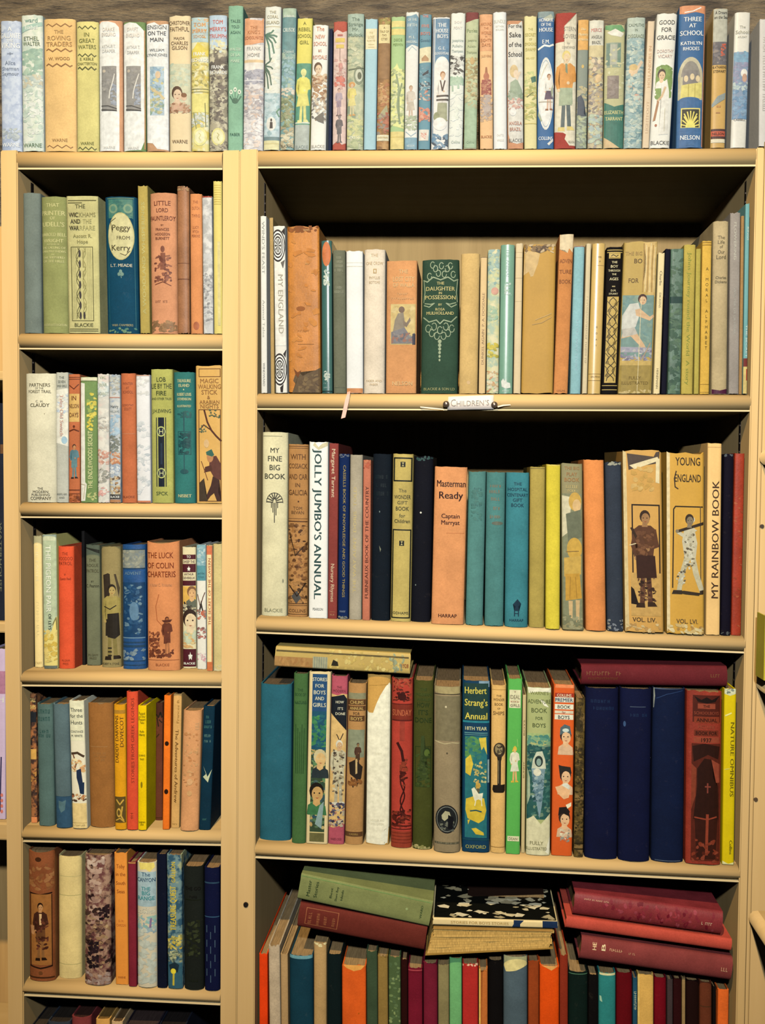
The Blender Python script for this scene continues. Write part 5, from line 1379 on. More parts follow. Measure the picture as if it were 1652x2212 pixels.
B('C', 122.5, 172, 1180, 125, 171.5, 1445, '#e85a34', 'c', 'bright red book with dark title', [('t', 1196, 'THE', 7, '#8a3420', .42), ('t', 1206.5, 'VOODOO', 8, '#8a3420', .88), ('t', 1217, 'PATROL', 8, '#8a3420', .86), ('t', 1241, 'BY', 4, '#7c3020', .1), ('t', 1250, 'Quentin Reed', 6, '#7c3020', .68), ('t', 1427, 'PILGRIM', 5, '#a44028', .6), ('t', 1434, 'PRESS', 5, '#a44028', .5)], sp='round')
B('C', 183.5, 214.5, 1176, 186.5, 216, 1438, '#787858', 'c', 'grey green book with curled frayed cap', [('p', [(-.5, 1182), (.5, 1188), (.5, 1196), (.0, 1190), (-.5, 1184)], '#3c382c'), ('t', 1210, 'THE', 7, '#4c4834', .5), ('t', 1221, 'ROGUE', 7, '#4c4834', .84), ('t', 1233, 'PATROL', 8, '#4c4834', .88), ('t', 1256, 'BY', 4, '#3c3828', .2), ('t', 1265, 'C. Pearson', 7, '#3c3828', .9), ('t', 1415, 'PILGRIM', 5, '#5a543c', .7), ('t', 1422, 'PRESS', 5, '#5a543c', .5)], rag=.0025)
B('C', 215.5, 257.5, 1180, 217, 260, 1442, '#a08c58', 'c', 'olive book with standing bare-armed boy', [('p', [(-.36, 1242), (-.1, 1238), (.0, 1240), (.06, 1290), (-.1, 1300), (-.3, 1300)], '#3a3028'), ('p', [(.2, 1240), (.3, 1240), (.46, 1270), (.42, 1290), (.3, 1260)], '#4c4030'), ('f', 'stand', .08, 1262, 1426, '#b89c60', '#2c241e', '#a89454', '#2e2822', '#8a7a48'), ('p', [(-.14, 1326), (.42, 1324), (.46, 1372), (.24, 1380), (-.14, 1376)], '#2c2620'), *[('l', 1400 + 8 * i, 3, '#2c2620', -.12, .08) for i in range(3)], ('k', [(-.3, 1310), (0, 1316), (.3, 1308)], 2, '#2c2620'), ('t', 1434, 'ROBERT H. STONE', 5, '#4c4430', .84)], sp='round')
bb = '#22446a'
B('C', 258.5, 313.5, 1176, 262.5, 312.5, 1446, '#2c5480', 'l', 'rubbed blue book with darker middle panel', [('r', -.48, .48, 1188, 1227, '#8a8c84'), ('b', 1190, 1226, ['#9a9888', '#7c8488', '#a8a490'], 24, 9), ('l', 1187, 2, '#2a4560'), ('l', 1228, 2.6, '#2a4560'), ('t', 1238, 'ADVENT', 7, '#6f8898', .7), ('r', -.48, .48, 1258, 1376, bb), ('b', 1262, 1370, ['#3c6288', '#1c3c60', '#7c94a0', '#2a5078'], 50, 8, -.4, .4), ('e', .05, 1320, .2, 20, '#6484a0'), ('l', 1378, 2, '#7c98a8'), ('l', 1388, 3, '#2a4560'), ('l', 1396, 5, '#2a4560'), ('b', 1402, 1425, ['#8a98a0', '#6f8494'], 12, 9), ('l', 1428, 2, '#2a4560'), ('l', 1437, 2, '#2a4560')], sp='round')
lc = '#84381c'
B('C', 314, 389, 1169, 316, 388, 1449, '#e09058', 'c', 'large salmon brown book with scout silhouette', [('t', 1199, 'THE LUCK', 13, lc, .8, -.06), ('t', 1221, 'OF COLIN', 13, lc, .82, -.06), ('t', 1240, 'CHARTERIS', 13, lc, .88, -.04), ('t', 1263, 'Walter C. Rhoades', 7, '#d08a60', .7, -.05), ('k', [(-.1, 1284), (-.2, 1310), (-.16, 1340), (.0, 1352)], 1.6, '#b4643c'), ('f', 'stand', .14, 1332, 1418, '#a06038', '#5c3024', '#6c3a2a', '#6c3a2a', '#b07048'), ('p', [(-.02, 1340), (.3, 1338), (.24, 1344), (.06, 1345)], '#5c3024'), ('b', 1366, 1418, ['#8a4c34', '#6c3a2c', '#a05c3c'], 28, 7, -.44, -.08), ('b', 1404, 1420, ['#7c4430', '#643426'], 16, 7, -.44, .34), ('l', 1426, 1, '#a85c38'), ('t', 1436, 'BLACKIE', 6, '#a85c38', .5)], sp='round', pull=.003)
mr = '#54222a'
B('C', 391, 422, 1181, 394, 423.5, 1444, '#ead9a4', 'p', 'maroon and cream jacket with two faces and white stars', [('r', -.5, .5, 1198, 1208, mr), ('t', 1202.5, 'TO', 6, WH, .3), ('t', 1213, 'SWEEP THE', 6, mr, .86), ('r', -.5, .5, 1218, 1236, mr), ('p', [(.0, 1222), (.03, 1226), (.12, 1227), (.05, 1230), (.07, 1234), (0, 1231), (-.07, 1234), (-.05, 1230), (-.12, 1227), (-.03, 1226)], WH), ('t', 1240, 'ARTHUR', 5, mr, .7), ('t', 1248, 'DEVEREUX', 5, mr, .86), ('r', -.5, .5, 1254, 1265, mr), ('r', -.5, .5, 1266, 1305, '#e8b458'), ('f', 'bust', .2, 1266, 1312, '#e2b07a', '#8a6040', '#6a6c5c', '#5a5c50', '#5a5c50'), ('b', 1300, 1330, ['#3a3430', '#5c544c', '#c8b894'], 18, 7), ('f', 'bust', .05, 1316, 1390, '#ecd0a8', '#3c2c26', '#c8cdb0', '#b8bca0', '#b8bca0'), ('b', 1368, 1398, ['#e8cf94', '#b8bca0', '#dca468'], 14, 7), ('r', -.5, .5, 1402, 1440, mr), ('p', [(.08, 1408), (.12, 1414), (.24, 1415), (.15, 1419), (.18, 1426), (.08, 1422), (-.02, 1426), (.0, 1419), (-.08, 1415), (.04, 1414)], WH), ('t', 1433, 'BLACKIE', 5, WH, .84)])
B('C', 422.5, 445, 1176, 425.5, 445, 1446, '#efe6cc', 'p', 'slim white jacket with blue top and red picture', [('r', -.5, .5, 1176, 1222, '#8ab0b8'), ('b', 1180, 1220, ['#a4c0c4', '#7ca4ac', '#c4d4d0'], 18, 7), ('r', -.5, .5, 1222, 1254, '#5f98a0'), ('t', 1238, 'and the', 5, '#2f5a60', .7), ('t', 1246, 'COLA', 5, '#2f5a60', .6), ('k', [(-.4, 1284), (-.1, 1310), (.2, 1290), (.4, 1280)], 2, '#6a4438'), ('p', [(-.3, 1322), (.0, 1296), (.3, 1326), (.2, 1328), (0, 1312), (-.2, 1326)], '#3c3430'), ('b', 1318, 1338, ['#c8684c', '#d89078', '#8a8078'], 14, 6), ('b', 1356, 1380, ['#c87868', '#b8b0a0', '#8a5a58'], 14, 6), ('b', 1410, 1430, ['#e0a0a8', '#f0d8d0'], 8, 5)])
B('C', 445.5, 458.5, 1178, 446, 460, 1450, '#f8dc9c', 'p', 'thin cream and orange book with red upright title', [('r', -.5, .5, 1178, 1198, '#dc7850'), ('v', 1206, 1350, 'THE SECRET OF THE CAVERN', 6, '#b85c3c', 'u'), ('r', -.5, .5, 1430, 1450, '#d87848'), ('r', .3, .5, 1198, 1430, '#dc8c5c')], sp='flat')
B('C', 459.5, 479, 1175, 461, 479, 1450, '#dcc480', 'c', 'plain tan book against right upright', [('b', 1438, 1450, ['#e0d0a4', '#d8c490'], 6, 7)])
B('C', 173, 182, 1146, 173.5, 185, 1440, '#26221e', 'c', 'dark taller book standing behind red one', [], y=.06)

# ------------------------------------------------------------------ narrow case, fourth shelf
B('D', 62, 77, 1498, 62.5, 81, 1778, ('#4a342a', '#a4683c', '#2a2422'), 's', 'dark jacketed book mostly hidden at left', [('t', 1512, 'TALL', 9, '#e0c07c', .92), ('t', 1527, 'SHIPS', 9, '#d8b46c', .92), ('r', -.5, .5, 1538, 1560, '#22242c'), ('r', -.5, .5, 1618, 1640, '#d09c54'), ('b', 1655, 1700, ['#c88c4c', '#3c2c28', '#8a5034'], 14, 7), ('r', -.5, .5, 1765, 1778, '#e08858')])
B('D', 77.5, 111.5, 1520, 81.5, 116, 1785, '#54685c', 'c', 'blue green cloth book with faded dark title', [('d', 1537, 9, '#2c4a48', .8, 5), ('d', 1553, 9, '#2c4a48', .8, 5), ('d', 1580, 7, '#2c4a48', .6, 4), ('d', 1589, 7, '#2c4a48', .8, 6)], sp='round', rag=.002)
B('D', 112, 146, 1520, 118.5, 154, 1789, '#586864', 'c', 'slate blue book with darker lower panel', [('r', -.5, .5, 1721, 1789, '#34506c'), ('l', 1721, 1, '#26405a'), ('p', [(-.25, 1730), (.0, 1732), (.22, 1728), (.14, 1750), (-.1, 1756), (-.25, 1745)], '#56707c')], sp='round', rag=.002)
B('D', 147, 181, 1513, 156, 189, 1790, '#eadcb4', 'p', 'white jacket with torn blue and brown picture', [('r', -.5, .5, 1513, 1600, '#f0e6cc'), ('t', 1533, 'Three', 9, '#5a564a', .76), ('t', 1546, 'for the', 8, '#5a564a', .84), ('t', 1560, 'Hunts', 9, '#5a564a', .76), ('t', 1580, 'CONSTANCE', 5, '#5a564a', .82), ('t', 1589, 'M. WHITE', 5, '#5a564a', .74), ('k', [(-.4, 1628), (0, 1626), (.4, 1634)], 5, '#4a382c'), ('k', [(-.3, 1630), (-.1, 1650), (-.25, 1664)], 3, '#7a4c34'), ('b', 1640, 1668, ['#d8a878', '#f0e0b8', '#c88c60'], 14, 7), ('p', [(-.1, 1664), (.2, 1660), (.3, 1690), (.05, 1700), (-.1, 1680)], '#26304c'), ('p', [(0, 1690), (.4, 1690), (.36, 1716), (.1, 1714)], '#22304c'), ('b', 1715, 1730, ['#a85c3c', '#d8a878', '#4a3428'], 14, 6), ('r', -.5, .5, 1735, 1790, '#e4c48c'), ('l', 1778, 1, '#a08450'), ('d', 1783, 3, '#a08450', .8, 8)])
B('D', 183, 243, 1518, 189.5, 245.5, 1788, '#9a6430', 'c', 'thick brown cloth book, all lettering rubbed away', [('l', 1613, 1.4, '#a4744a', -.4, .3), ('d', 1627, 5, '#9a6a40', .6, 10), ('d', 1634, 4, '#9a6a40', .5, 9), ('d', 1641, 5, '#9a6a40', .4, 5)], sp='round', rag=.003)
B('D', 243.5, 270, 1522, 247, 272, 1795, '#e0981c', 'c', 'ochre book with dark lower ornament', [('r', -.5, .5, 1534, 1542, '#b07c30'), ('v', 1546, 1648, 'DADDY DARWINS', 8, '#6a4420', 'u', -.22), ('v', 1548, 1614, 'DOVECOT', 8, '#6a4420', 'u', .2), ('r', -.46, .46, 1723, 1780, '#5f4a28'), ('k', [(-.3, 1730), (0, 1740), (.3, 1730)], 3, '#c89c48'), ('e', -.1, 1758, .2, 10, '#c89c48'), ('e', -.1, 1758, .12, 6, '#5f4a28'), ('k', [(.2, 1745), (.1, 1765), (.3, 1775)], 3, '#c89c48'), ('k', [(-.35, 1775), (0, 1770), (.35, 1778)], 2.4, '#c89c48')], sp='round')
B('D', 271, 297, 1494, 272.5, 297, 1797, '#dc5030', 'c', 'tall coral red book with upright title', [('v', 1508, 1694, 'STORIES FROM GREEK LEGENDS', 7, '#8a3428', 'u', .08), ('vd', 1760, 1772, 6, '#8a3428')], sp='round')
B('D', 297.5, 325, 1524, 297.5, 325, 1794, '#f0c40c', 'c', 'bright yellow book with dark title', [('t', 1541, 'Puppet', 7, '#54480c', .74), ('t', 1548, 'and other', 5, '#54480c', .8), ('t', 1554, 'Pleasant', 6, '#54480c', .8), ('t', 1561, 'Tales', 5, '#54480c', .5), ('t', 1580, 'Rudie', 5, '#54480c', .5), ('t', 1587, 'Hilarity', 5, '#54480c', .7), ('t', 1632, 'DORING', 4, '#54480c', .7), ('t', 1640, 'TALES', 4, '#54480c', .5), ('e', -.05, 1696, .12, 7, '#8a7414'), ('t', 1776, 'Longmans', 5, '#54480c', .76), ('t', 1782, 'LONDON', 4, '#54480c', .4)])
B('D', 327, 352, 1518, 328, 350, 1782, '#683824', 'c', 'recessed brown book with black flourish', [('k', [(-.4, 1545), (-.1, 1550), (.2, 1540), (.4, 1550)], 5, '#2c2018'), ('k', [(-.3, 1552), (-.1, 1570)], 4, '#2c2018'), ('k', [(.0, 1556), (.4, 1562)], 3, '#2c2018'), ('k', [(-.4, 1595), (.0, 1588)], 3, '#3a2818'), ('l', 1776, 2, '#4a2c18')], y=.045)
B('D', 353, 371, 1502, 350.5, 366.5, 1792, '#fc7c24', 'c', 'vivid orange book with two black spots', [('e', 0, 1606, .3, 5, '#2c1810'), ('e', 0, 1710, .3, 5.5, '#2c1810')])
B('D', 372, 393, 1499, 367, 386.5, 1789, '#d8a45c', 'c', 'tan book with dark script title running down', [('v', 1510, 1562, 'Frances B.', 6, '#a0743c', 'u', .1), ('v', 1576, 1734, 'The Adventures of Andrew', 8, '#6a4420', 'd', .05), ('d', 1780, 3, '#a0743c', .6, 4)])
B('D', 394, 434, 1535, 387, 426.5, 1797, '#d89860', 'c', 'rose tan book with dulled gilt design', [('v', 1560, 1576, 'LILL', 8, '#d8a478', 'u', .3), ('b', 1580, 1700, ['#cf9868', '#d6a274', '#bc7c50'], 30, 6, -.4, .4), ('e', 0, 1690, .16, 7, '#d8a478'), ('e', 0, 1715, .14, 6, '#d4a070')], sp='round')
B('D', 437.5, 465, 1525, 429, 453.5, 1793, '#12303c', 'c', 'dark teal book leaning right with pale bird', [('d', 1549, 6, '#3f6a68', .4, 3), ('d', 1559, 7, '#3f6a68', .5, 4), ('d', 1570, 6, '#3f6a68', .7, 5), ('d', 1589, 6, '#5f807c', .6, 5), ('d', 1601, 5, '#5f807c', .6, 5), ('p', [(-.3, 1655), (-.1, 1666), (.1, 1678), (.46, 1662), (.2, 1684), (.16, 1690), (-.3, 1678), (-.04, 1672)], '#c8c8a8'), ('d', 1770, 4, '#3f6a68', .4, 4)])

# ------------------------------------------------------------------ narrow case, fifth shelf
B('E', 57, 117, 1838, 60, 119.5, 2120, '#7c4424', 'l', 'brown book with framed bearded gentleman', [('e', -.06, 1857, .12, 5, '#3a2014'), ('b', 1866, 1922, ['#8a5834', '#74442a', '#946240'], 20, 10), ('k', [(-.42, 1930), (0, 1933), (.42, 1929)], 3, '#22130e'), ('r', -.4, .4, 1932, 2085, '#8f5a30'), ('r', -.42, -.38, 1932, 2088, '#2c1810'), ('r', .4, .43, 1932, 2088, '#2c1810'), ('f', 'stand', .0, 1950, 2076, '#b07c54', '#22140f', '#3c2018', '#5f3a24', '#7a5030'), ('p', [(-.04, 1974), (.06, 1974), (.05, 1998), (-.03, 1998)], '#c8a078'), ('p', [(-.4, 2000), (-.24, 2000), (-.24, 2020), (-.38, 2018)], '#a87450'), ('b', 1985, 2050, ['#4a2620', '#6a3828', '#341a14'], 20, 7, -.2, .3), ('k', [(-.42, 2088), (0, 2092), (.42, 2087)], 3, '#22130e'), ('l', 2112, 3, '#3a2014'), ('e', 0, 2102, .08, 4, '#643a22')], sp='round', pull=.003)
B('E', 118.5, 174, 1850, 120.5, 173, 2114, '#d0b470', 'c', 'plain cream cloth book between brown books', [('l', 1893, .8, '#a89a6c'), ('l', 1934, 1, '#9c8e60'), ('l', 2083, 1, '#a09264')], sp='round')
pu = ['#42282a', '#987458', '#241618', '#7c5848', '#b09070']
B('E', 175, 243, 1847, 179.5, 236, 2138, ('#643c34', '#9c785c', '#281816'), 's', 'large purple brown marbled book projecting forward', [('b', 1850, 1880, ['#a88c84', '#c0a498'], 12, 9, -.4, .3), ('b', 1880, 2000, ['#b09084', '#a07c70', '#8f6c64'], 24, 12, -.3, .2), ('b', 1960, 2100, pu, 50, 10), ('b', 1960, 1990, ['#1e1418', '#2c1c20'], 10, 9, .1, .46), ('b', 2040, 2100, ['#1c1418', '#2a1c22'], 16, 10, -.4, .1), ('b', 2108, 2136, ['#a8908c', '#8a706c'], 14, 9)], sp='round')
B('E', 244, 275, 1842, 249.5, 277, 2127, '#fc9c3c', 'p', 'orange jacketed book with brown title', [('t', 1871, 'Toby', 9, '#8a4420', .64), ('t', 1888, 'in the', 8, '#8a4420', .74), ('t', 1907, 'South', 8, '#8a4420', .72), ('t', 1925, 'Seas', 8, '#8a4420', .6), ('t', 1989, 'D. M.', 5, '#b86430', .4), ('t', 1998, 'CARSON', 6, '#b86430', .74), ('t', 2111, 'WARNE', 5, '#a05428', .6)], sp='flat')
B('E', 275.5, 293, 1862, 277.5, 294.5, 2131, '#78242c', 'c', 'narrow red brown book squeezed beside orange one', [('l', 1864, 3, '#b07c48')])
B('E', 293, 336.5, 1863, 295, 337, 2138, '#c4b490', 'p', 'pale blue jacket with slanted range title', [('p', [(-.4, 1862), (.4, 1864), (.44, 1874), (.2, 1884), (.0, 1878), (-.3, 1880)], '#d8c06c'), ('r', -.48, .48, 1884, 1960, '#98a8b4'), ('t', 1889, 'The', 9, '#3a546c', .44), ('t', 1901, 'CANYON', 9, '#2a4460', .92), ('t', 1920, 'THE', 8, '#3f8088', .5, 0, .02), ('t', 1930, 'BIG', 9, '#3f8088', .44, 0, .02), ('t', 1941, 'RANGE', 9, '#3f8088', .86, 0, .02), ('t', 1964, 'JACK', 5, '#e8e0d0', .4), ('t', 1971, 'SCHAEFER', 7, '#e8e0d0', .9), ('b', 1980, 2018, ['#7fa4a8', '#b0b4b4', '#8a98a8', '#94b0a8'], 26, 8), ('p', [(.2, 1986), (.3, 1984), (.26, 2006), (.16, 2006)], '#7c6488'), ('b', 2010, 2130, ['#b4b4b0', '#aaaca8', '#bcbab4'], 30, 13)], sp='round')
B('E', 337.5, 358.5, 1845, 338, 361, 2134, '#081420', 'c', 'narrow blue black book with pale page top', [])
B('E', 359, 391, 1846, 362, 394, 2136, ('#6a8078', '#2f4c58', '#9a9a6c'), 's', 'blue jacket with ragged yellow upright lettering', [('v', 1862, 1906, 'GALLEON', 9, '#c8ac34', 'u', -.04, .02), ('v', 1914, 2010, 'TREASURE QUEST', 13, '#ccae34', 'u', -.08, .02), ('b', 2020, 2050, ['#b89c3c', '#8a8450', '#c8b468'], 22, 7), ('b', 2055, 2078, ['#c4bc94', '#3c4c50', '#94906c'], 14, 6), ('r', -.5, .5, 2080, 2135, '#34566a'), ('p', [(-.4, 2085), (0, 2078), (.3, 2084), (.2, 2100), (-.3, 2100)], '#1e2c38'), ('e', -.1, 2098, .18, 6, '#e0c83c'), ('k', [(-.08, 2104), (-.1, 2128)], 4, '#c0a838')])
B('E', 393, 438, 1872, 396, 438, 2142, '#1c1e18', 'c', 'dark olive book with nearly black design', [('t', 1920, 'THE GO', 8, '#0c0e08', .8), ('d', 1938, 5, '#0c0e08', .5, 5), ('l', 1945, 2, '#171a12', -.4, .4), ('b', 1990, 2070, ['#1c1e15', '#22251a', '#363a28'], 30, 9, -.36, .36), ('t', 2122, 'WARNE', 5, '#1c1f16', .5)], sp='round')
B('E', 438.5, 474, 1875, 440.5, 473.5, 2146, '#06142c', 'c', 'dark navy book with dashed pattern', [('l', 1908, 3, '#2c4258'), ('l', 1983, 2, '#34506c'), *[('r', u, u + .045, y, y + 16, '#46586c') for j, u in enumerate((-.34, -.08, .2)) for y in range(2002 + (j % 2) * 14, 2125, 32)]], sp='round')

# ------------------------------------------------------------------ narrow case, sixth shelf (only the tops show)
B('F', 58, 100, 2215, 58, 100, 2480, '#1c1a1a', 'c', 'black book in the lowest left corner', [], pages='#4a443c')
B('F', 101, 150, 2208, 101, 150, 2480, '#2a2c2e', 'c', 'dark grey book cut by the bottom edge', [], pages='#3a3632')
B('F', 152, 194, 2198, 153, 195, 2480, '#6a2c26', 'c', 'dull red book cut by the bottom edge', [], sp='round', pages='#4a3430')
B('F', 206, 236, 2202, 206, 236, 2480, '#b4803c', 'c', 'ochre book cut by the bottom edge', [], pages='#8a7040')
B('F', 240, 264, 2207, 240, 264, 2480, '#a88658', 'c', 'tan book cut by the bottom edge', [], pages='#6f5c40')
B('F', 270, 340, 2214, 270, 340, 2480, '#241d20', 'c', 'wide dark book cut by the bottom edge', [], pages='#4c4242')
B('F', 342, 400, 2216, 342, 400, 2480, '#1a1c22', 'c', 'black navy book cut by the bottom edge', [], pages='#2c2a2a')

# ------------------------------------------------------------------ wide case, top shelf
B('RA', 561, 577.5, 466, 563, 580.5, 845, '#fbf4dd', 'p', 'slim white book with grey upright title at left end', [('v', 478, 590, "WIND'S FEAST", 8, '#a8a898', 'd'), ('v', 645, 725, 'Animal Tales', 7, '#c0bca8', 'd'), ('v', 780, 830, 'WINDWARD', 6, '#8a8678', 'd')], sp='flat')
B('RA', 580, 589.5, 470, 583, 593.5, 845, '#c9a566', 'c', 'thin tan book recessed behind white ones', [], y=.03)
oc = [('e', 0, 536, .42, 26, K), ('e', 0, 536, .36, 22, WH), ('e', 0, 536, .3, 18, K), ('e', 0, 536, .22, 13, WH), ('e', 0, 536, .14, 8, '#6a6458')]
def _rings(y):
    out = []
    for i, (a, c) in enumerate(((.62, K), (.55, WH), (.48, K), (.42, WH), (.36, K), (.30, WH))):
        out.append(('e', -.12, y, a, a * 56, c))
    for k in range(10):
        t = 2 * math.pi * k / 10
        out.append(('p', [(-.12, y), (-.12 + .24 * math.cos(t - .2), y + 14 * math.sin(t - .2)), (-.12 + .29 * math.cos(t), y + 16 * math.sin(t)), (-.12 + .24 * math.cos(t + .2), y + 14 * math.sin(t + .2))], '#5a564a'))
    return out
B('RA', 590, 615, 487, 594, 621.5, 846, '#fbf3dc', 'p', 'white book with black ring ornaments and serif title', [*_rings(530), *_rings(795), ('p', [(.2, 500), (.48, 492), (.48, 508)], K), ('p', [(.1, 566), (.46, 560), (.3, 580)], '#6a6458'), ('p', [(.2, 762), (.48, 752), (.4, 770)], K), ('r', -.5, .5, 578, 744, '#fbf3dc'), ('v', 592, 718, 'MY ENGLAND', 12, '#b0a68c', 'd', .08), ('p', [(-.1, 834), (.2, 826), (.14, 844), (-.06, 844)], K)], sp='flat')
B('RA', 616, 694, 487, 624, 692.5, 845, '#d88a3c', 'l', 'thick orange leather book with torn spine foot', [('jp', [(-.3, 806), (-.16, 800), (-.06, 808), (.1, 802), (.34, 796), (.5, 790), (.5, 845), (-.4, 845), (-.28, 826), (-.36, 818)], '#6a5438'), ('b', 806, 842, ['#7a6444', '#5a4630', '#8a7048'], 16, 10, -.2, .46), ('p', [(-.34, 792), (-.22, 800), (-.1, 796), (-.2, 812), (-.28, 806)], '#7a4418'), ('t', 497, 'TEMPS', 4, '#e0b070', .2, .1), ('t', 568, 'AN', 4, '#d49c58', .16, .1), ('e', -.1, 664, .14, 5, '#a05c24'), ('b', 488, 500, ['#8a4c1c', '#9c5820'], 14, 9), ('d', 711, 3, '#b87030', .4, 5), ('l', 740, 1, '#b06c2c', -.2, .3), ('b', 520, 780, ['#dc9040', '#d08236'], 14, 14)], rag=.004, sp='flat')
B('RA', 693, 716, 519, 694, 718.5, 845, '#4a7468', 'g', 'glossy dark green book with orange oval patch', [('e', 0, 548, .42, 26, '#e0824c'), ('b', 582, 614, ['#d6dcc0', '#a8bca8'], 12, 6, -.3, .3), ('k', [(-.2, 584), (.1, 600), (-.1, 614)], 2.6, '#dce0c8'), ('b', 798, 816, ['#c4d0b8', '#dce0c8'], 12, 5, -.3, .3), ('k', [(0, 800), (.05, 820)], 2, '#c4d0b8'), ('d', 824, 3, '#9cb4a4', .6, 5), ('d', 833, 3, '#9cb4a4', .6, 5), ('l', 841, 3, '#24403c')], sp='round')
B('RA', 717, 746.5, 540, 720, 747.5, 846, '#7c7c62', 'c', 'plain dark grey green book with dull title', [('d', 556, 6, '#9a9878', .4, 4), ('d', 565, 6, '#9a9878', .64, 5), ('d', 574, 6, '#9a9878', .66, 6), ('d', 583, 6, '#9a9878', .72, 6), ('e', 0, 606, .06, 2, '#6f7258'), ('d', 620, 6, '#9c9a7c', .5, 5), ('d', 629, 6, '#9c9a7c', .74, 6), ('l', 834, 1, '#5f6450', -.4, .4)], sp='round')
B('RA', 747, 783.5, 541, 748, 784, 847, '#fffaea', 'p', 'plain white jacket with orange foot strip and ribbon', [('l', 575, 1.2, '#e0d4b4'), ('l', 567, 1, '#ece0c4'), ('r', -.5, .5, 836, 847, '#e0965c')], sp='mid', ribbon=True)
B('RA', 784, 834, 538, 784.5, 830, 847, '#fbe6c4', 'c', 'cream cloth book with faint brown title', [('t', 551, 'THE', 7, '#d8b884', .34), ('t', 568, 'ONE CROW', 7, '#d0b07c', .8), ('fr', -.06, .1, 580, 590, 2, '#c8a468'), ('t', 599, 'PHYLLIS', 6, '#d0b07c', .5), ('t', 609, 'BOTTOME', 6, '#d0b07c', .5), ('t', 820, 'FABER AND', 5, '#d8b884', .74), ('t', 828, 'FABER', 5, '#d8b884', .5)], sp='round')
lw = '#e8bc7c'
B('RA', 835.5, 901, 563, 833, 899, 848, '#e8a468', 'c', 'salmon orange book with pasted kneeling reader picture', [('t', 586, 'THE', 9, lw, .3, .05), ('t', 602, 'LOST CITY', 11, lw, .7, .06), ('t', 615, 'OF WALLA', 9, lw, .7, .06), ('d', 634, 4, '#dca468', .5, 8, .04), ('d', 644, 4, '#dca468', .76, 11, .04), ('r', -.36, .46, 656, 743, '#dcc078'), ('b', 660, 700, ['#e4ca88', '#d4b46c'], 10, 10, -.34, .44), ('e', .0, 668, .1, 7, '#7c6450'), ('p', [(-.12, 676), (.06, 674), (.12, 700), (.06, 720), (-.3, 722), (-.22, 690)], '#968870'), ('p', [(.05, 690), (.16, 696), (.28, 684), (.3, 692), (.16, 706), (.06, 700)], '#8a7862'), ('p', [(-.34, 716), (.1, 706), (.3, 726), (.44, 722), (.44, 741), (-.34, 741)], '#84807c'), ('b', 718, 740, ['#6a6a6e', '#989084', '#a8745c'], 22, 7, -.34, .44), ('r', .36, .46, 720, 743, '#3a3c48'), ('t', 826, 'NELSON', 9, lw, .66, .04)], sp='flat')
dp = '#d8c67c'
sc_ = '#a9b48a'
B('RA', 911.5, 992.5, 560, 908.5, 988, 848, '#3c5440', 'c', 'wide dark green book with pale scrollwork and gilt title', [*[('k', [(u0 + s * .06 * math.cos(t), y0 + 7 * math.sin(t)) for t in [i * .7 for i in range(9)]], 1.6, sc_) for (u0, y0, s) in ((-.3, 596, 1), (-.14, 580, -1), (.02, 574, 1), (.18, 580, -1), (.34, 592, 1), (-.22, 572, 1), (.1, 592, 1), (-.06, 590, -1), (.26, 574, 1))], ('k', [(-.46, 604), (-.36, 608), (-.2, 598), (0, 604), (.2, 598), (.36, 606), (.47, 602)], 2.4, sc_), ('k', [(-.45, 604), (-.42, 630), (-.45, 652)], 1.6, sc_), ('k', [(.46, 604), (.43, 630), (.46, 650)], 1.6, sc_),
    ('t', 611, 'THE', 6.5, dp, .24), ('t', 622.5, 'DAUGHTER', 9, dp, .78), ('t', 632, 'IN', 5.5, dp, .12), ('t', 641, 'POSSESSION', 9, dp, .84), ('k', [(-.42, 654), (-.26, 656), (-.16, 654), (-.3, 662), (-.44, 658)], 2, sc_), ('k', [(.42, 652), (.26, 656), (.16, 654), (.3, 662), (.44, 656)], 2, sc_), ('t', 657, 'BY', 5, dp, .1), ('t', 667, 'ROSA', 6, dp, .28), ('t', 675, 'MULHOLLAND', 7, dp, .74), ('k', [(-.45, 684), (-.3, 694), (-.1, 690), (0, 698), (.1, 690), (.3, 694), (.45, 682)], 2.4, sc_),
    *[('k', [(u0 + s * .07 * math.cos(t), y0 + 8 * math.sin(t)) for t in [i * .7 for i in range(9)]], 1.6, sc_) for (u0, y0, s) in ((-.32, 708, 1), (-.16, 704, -1), (.0, 712, 1), (.16, 704, -1), (.32, 708, 1), (-.22, 718, 1), (.22, 718, -1), (-.08, 724, 1), (.1, 724, -1))], *[('e', 0, 736 + 8 * i, .05 - .005 * i, 4.4 - .3 * i, sc_) for i in range(6)], ('t', 838, 'BLACKIE & SON LD', 6, '#a8a468', .84)], sp='round')
B('RA', 996, 1037, 547, 991, 1031.5, 848, '#e8c078', 'c', 'plain warm tan book beside dark green one', [('e', 0, 824, .1, 4, '#e4bc80')], sp='round')
B('RA', 1038, 1052.5, 555, 1032.5, 1049, 849, '#edc98c', 'p', 'slim peach book with brown upright title', [('v', 632, 786, 'DUNKEL AGAIN  P. A. DOGDALE', 6, '#a8865c', 'u'), ('l', 555, 3, '#4a3428')], sp='flat')
B('RA', 1053.5, 1081, 538, 1050, 1076.5, 849, ('#dcd79c', '#b8c8a8', '#ece0ac'), 's', 'mottled aqua and yellow jacket', [('b', 540, 620, ['#a8c0b0', '#dcdcac', '#8fb0a4'], 24, 8), ('e', .1, 628, .3, 8, '#e0a88c'), ('b', 660, 690, ['#a8c4a0', '#c8d0a0'], 10, 9), ('b', 740, 770, ['#e0cc54', '#d8c048', '#b0a848'], 16, 8), ('b', 800, 845, ['#f0e4bc', '#d8b47c', '#c88c5c'], 16, 8)])
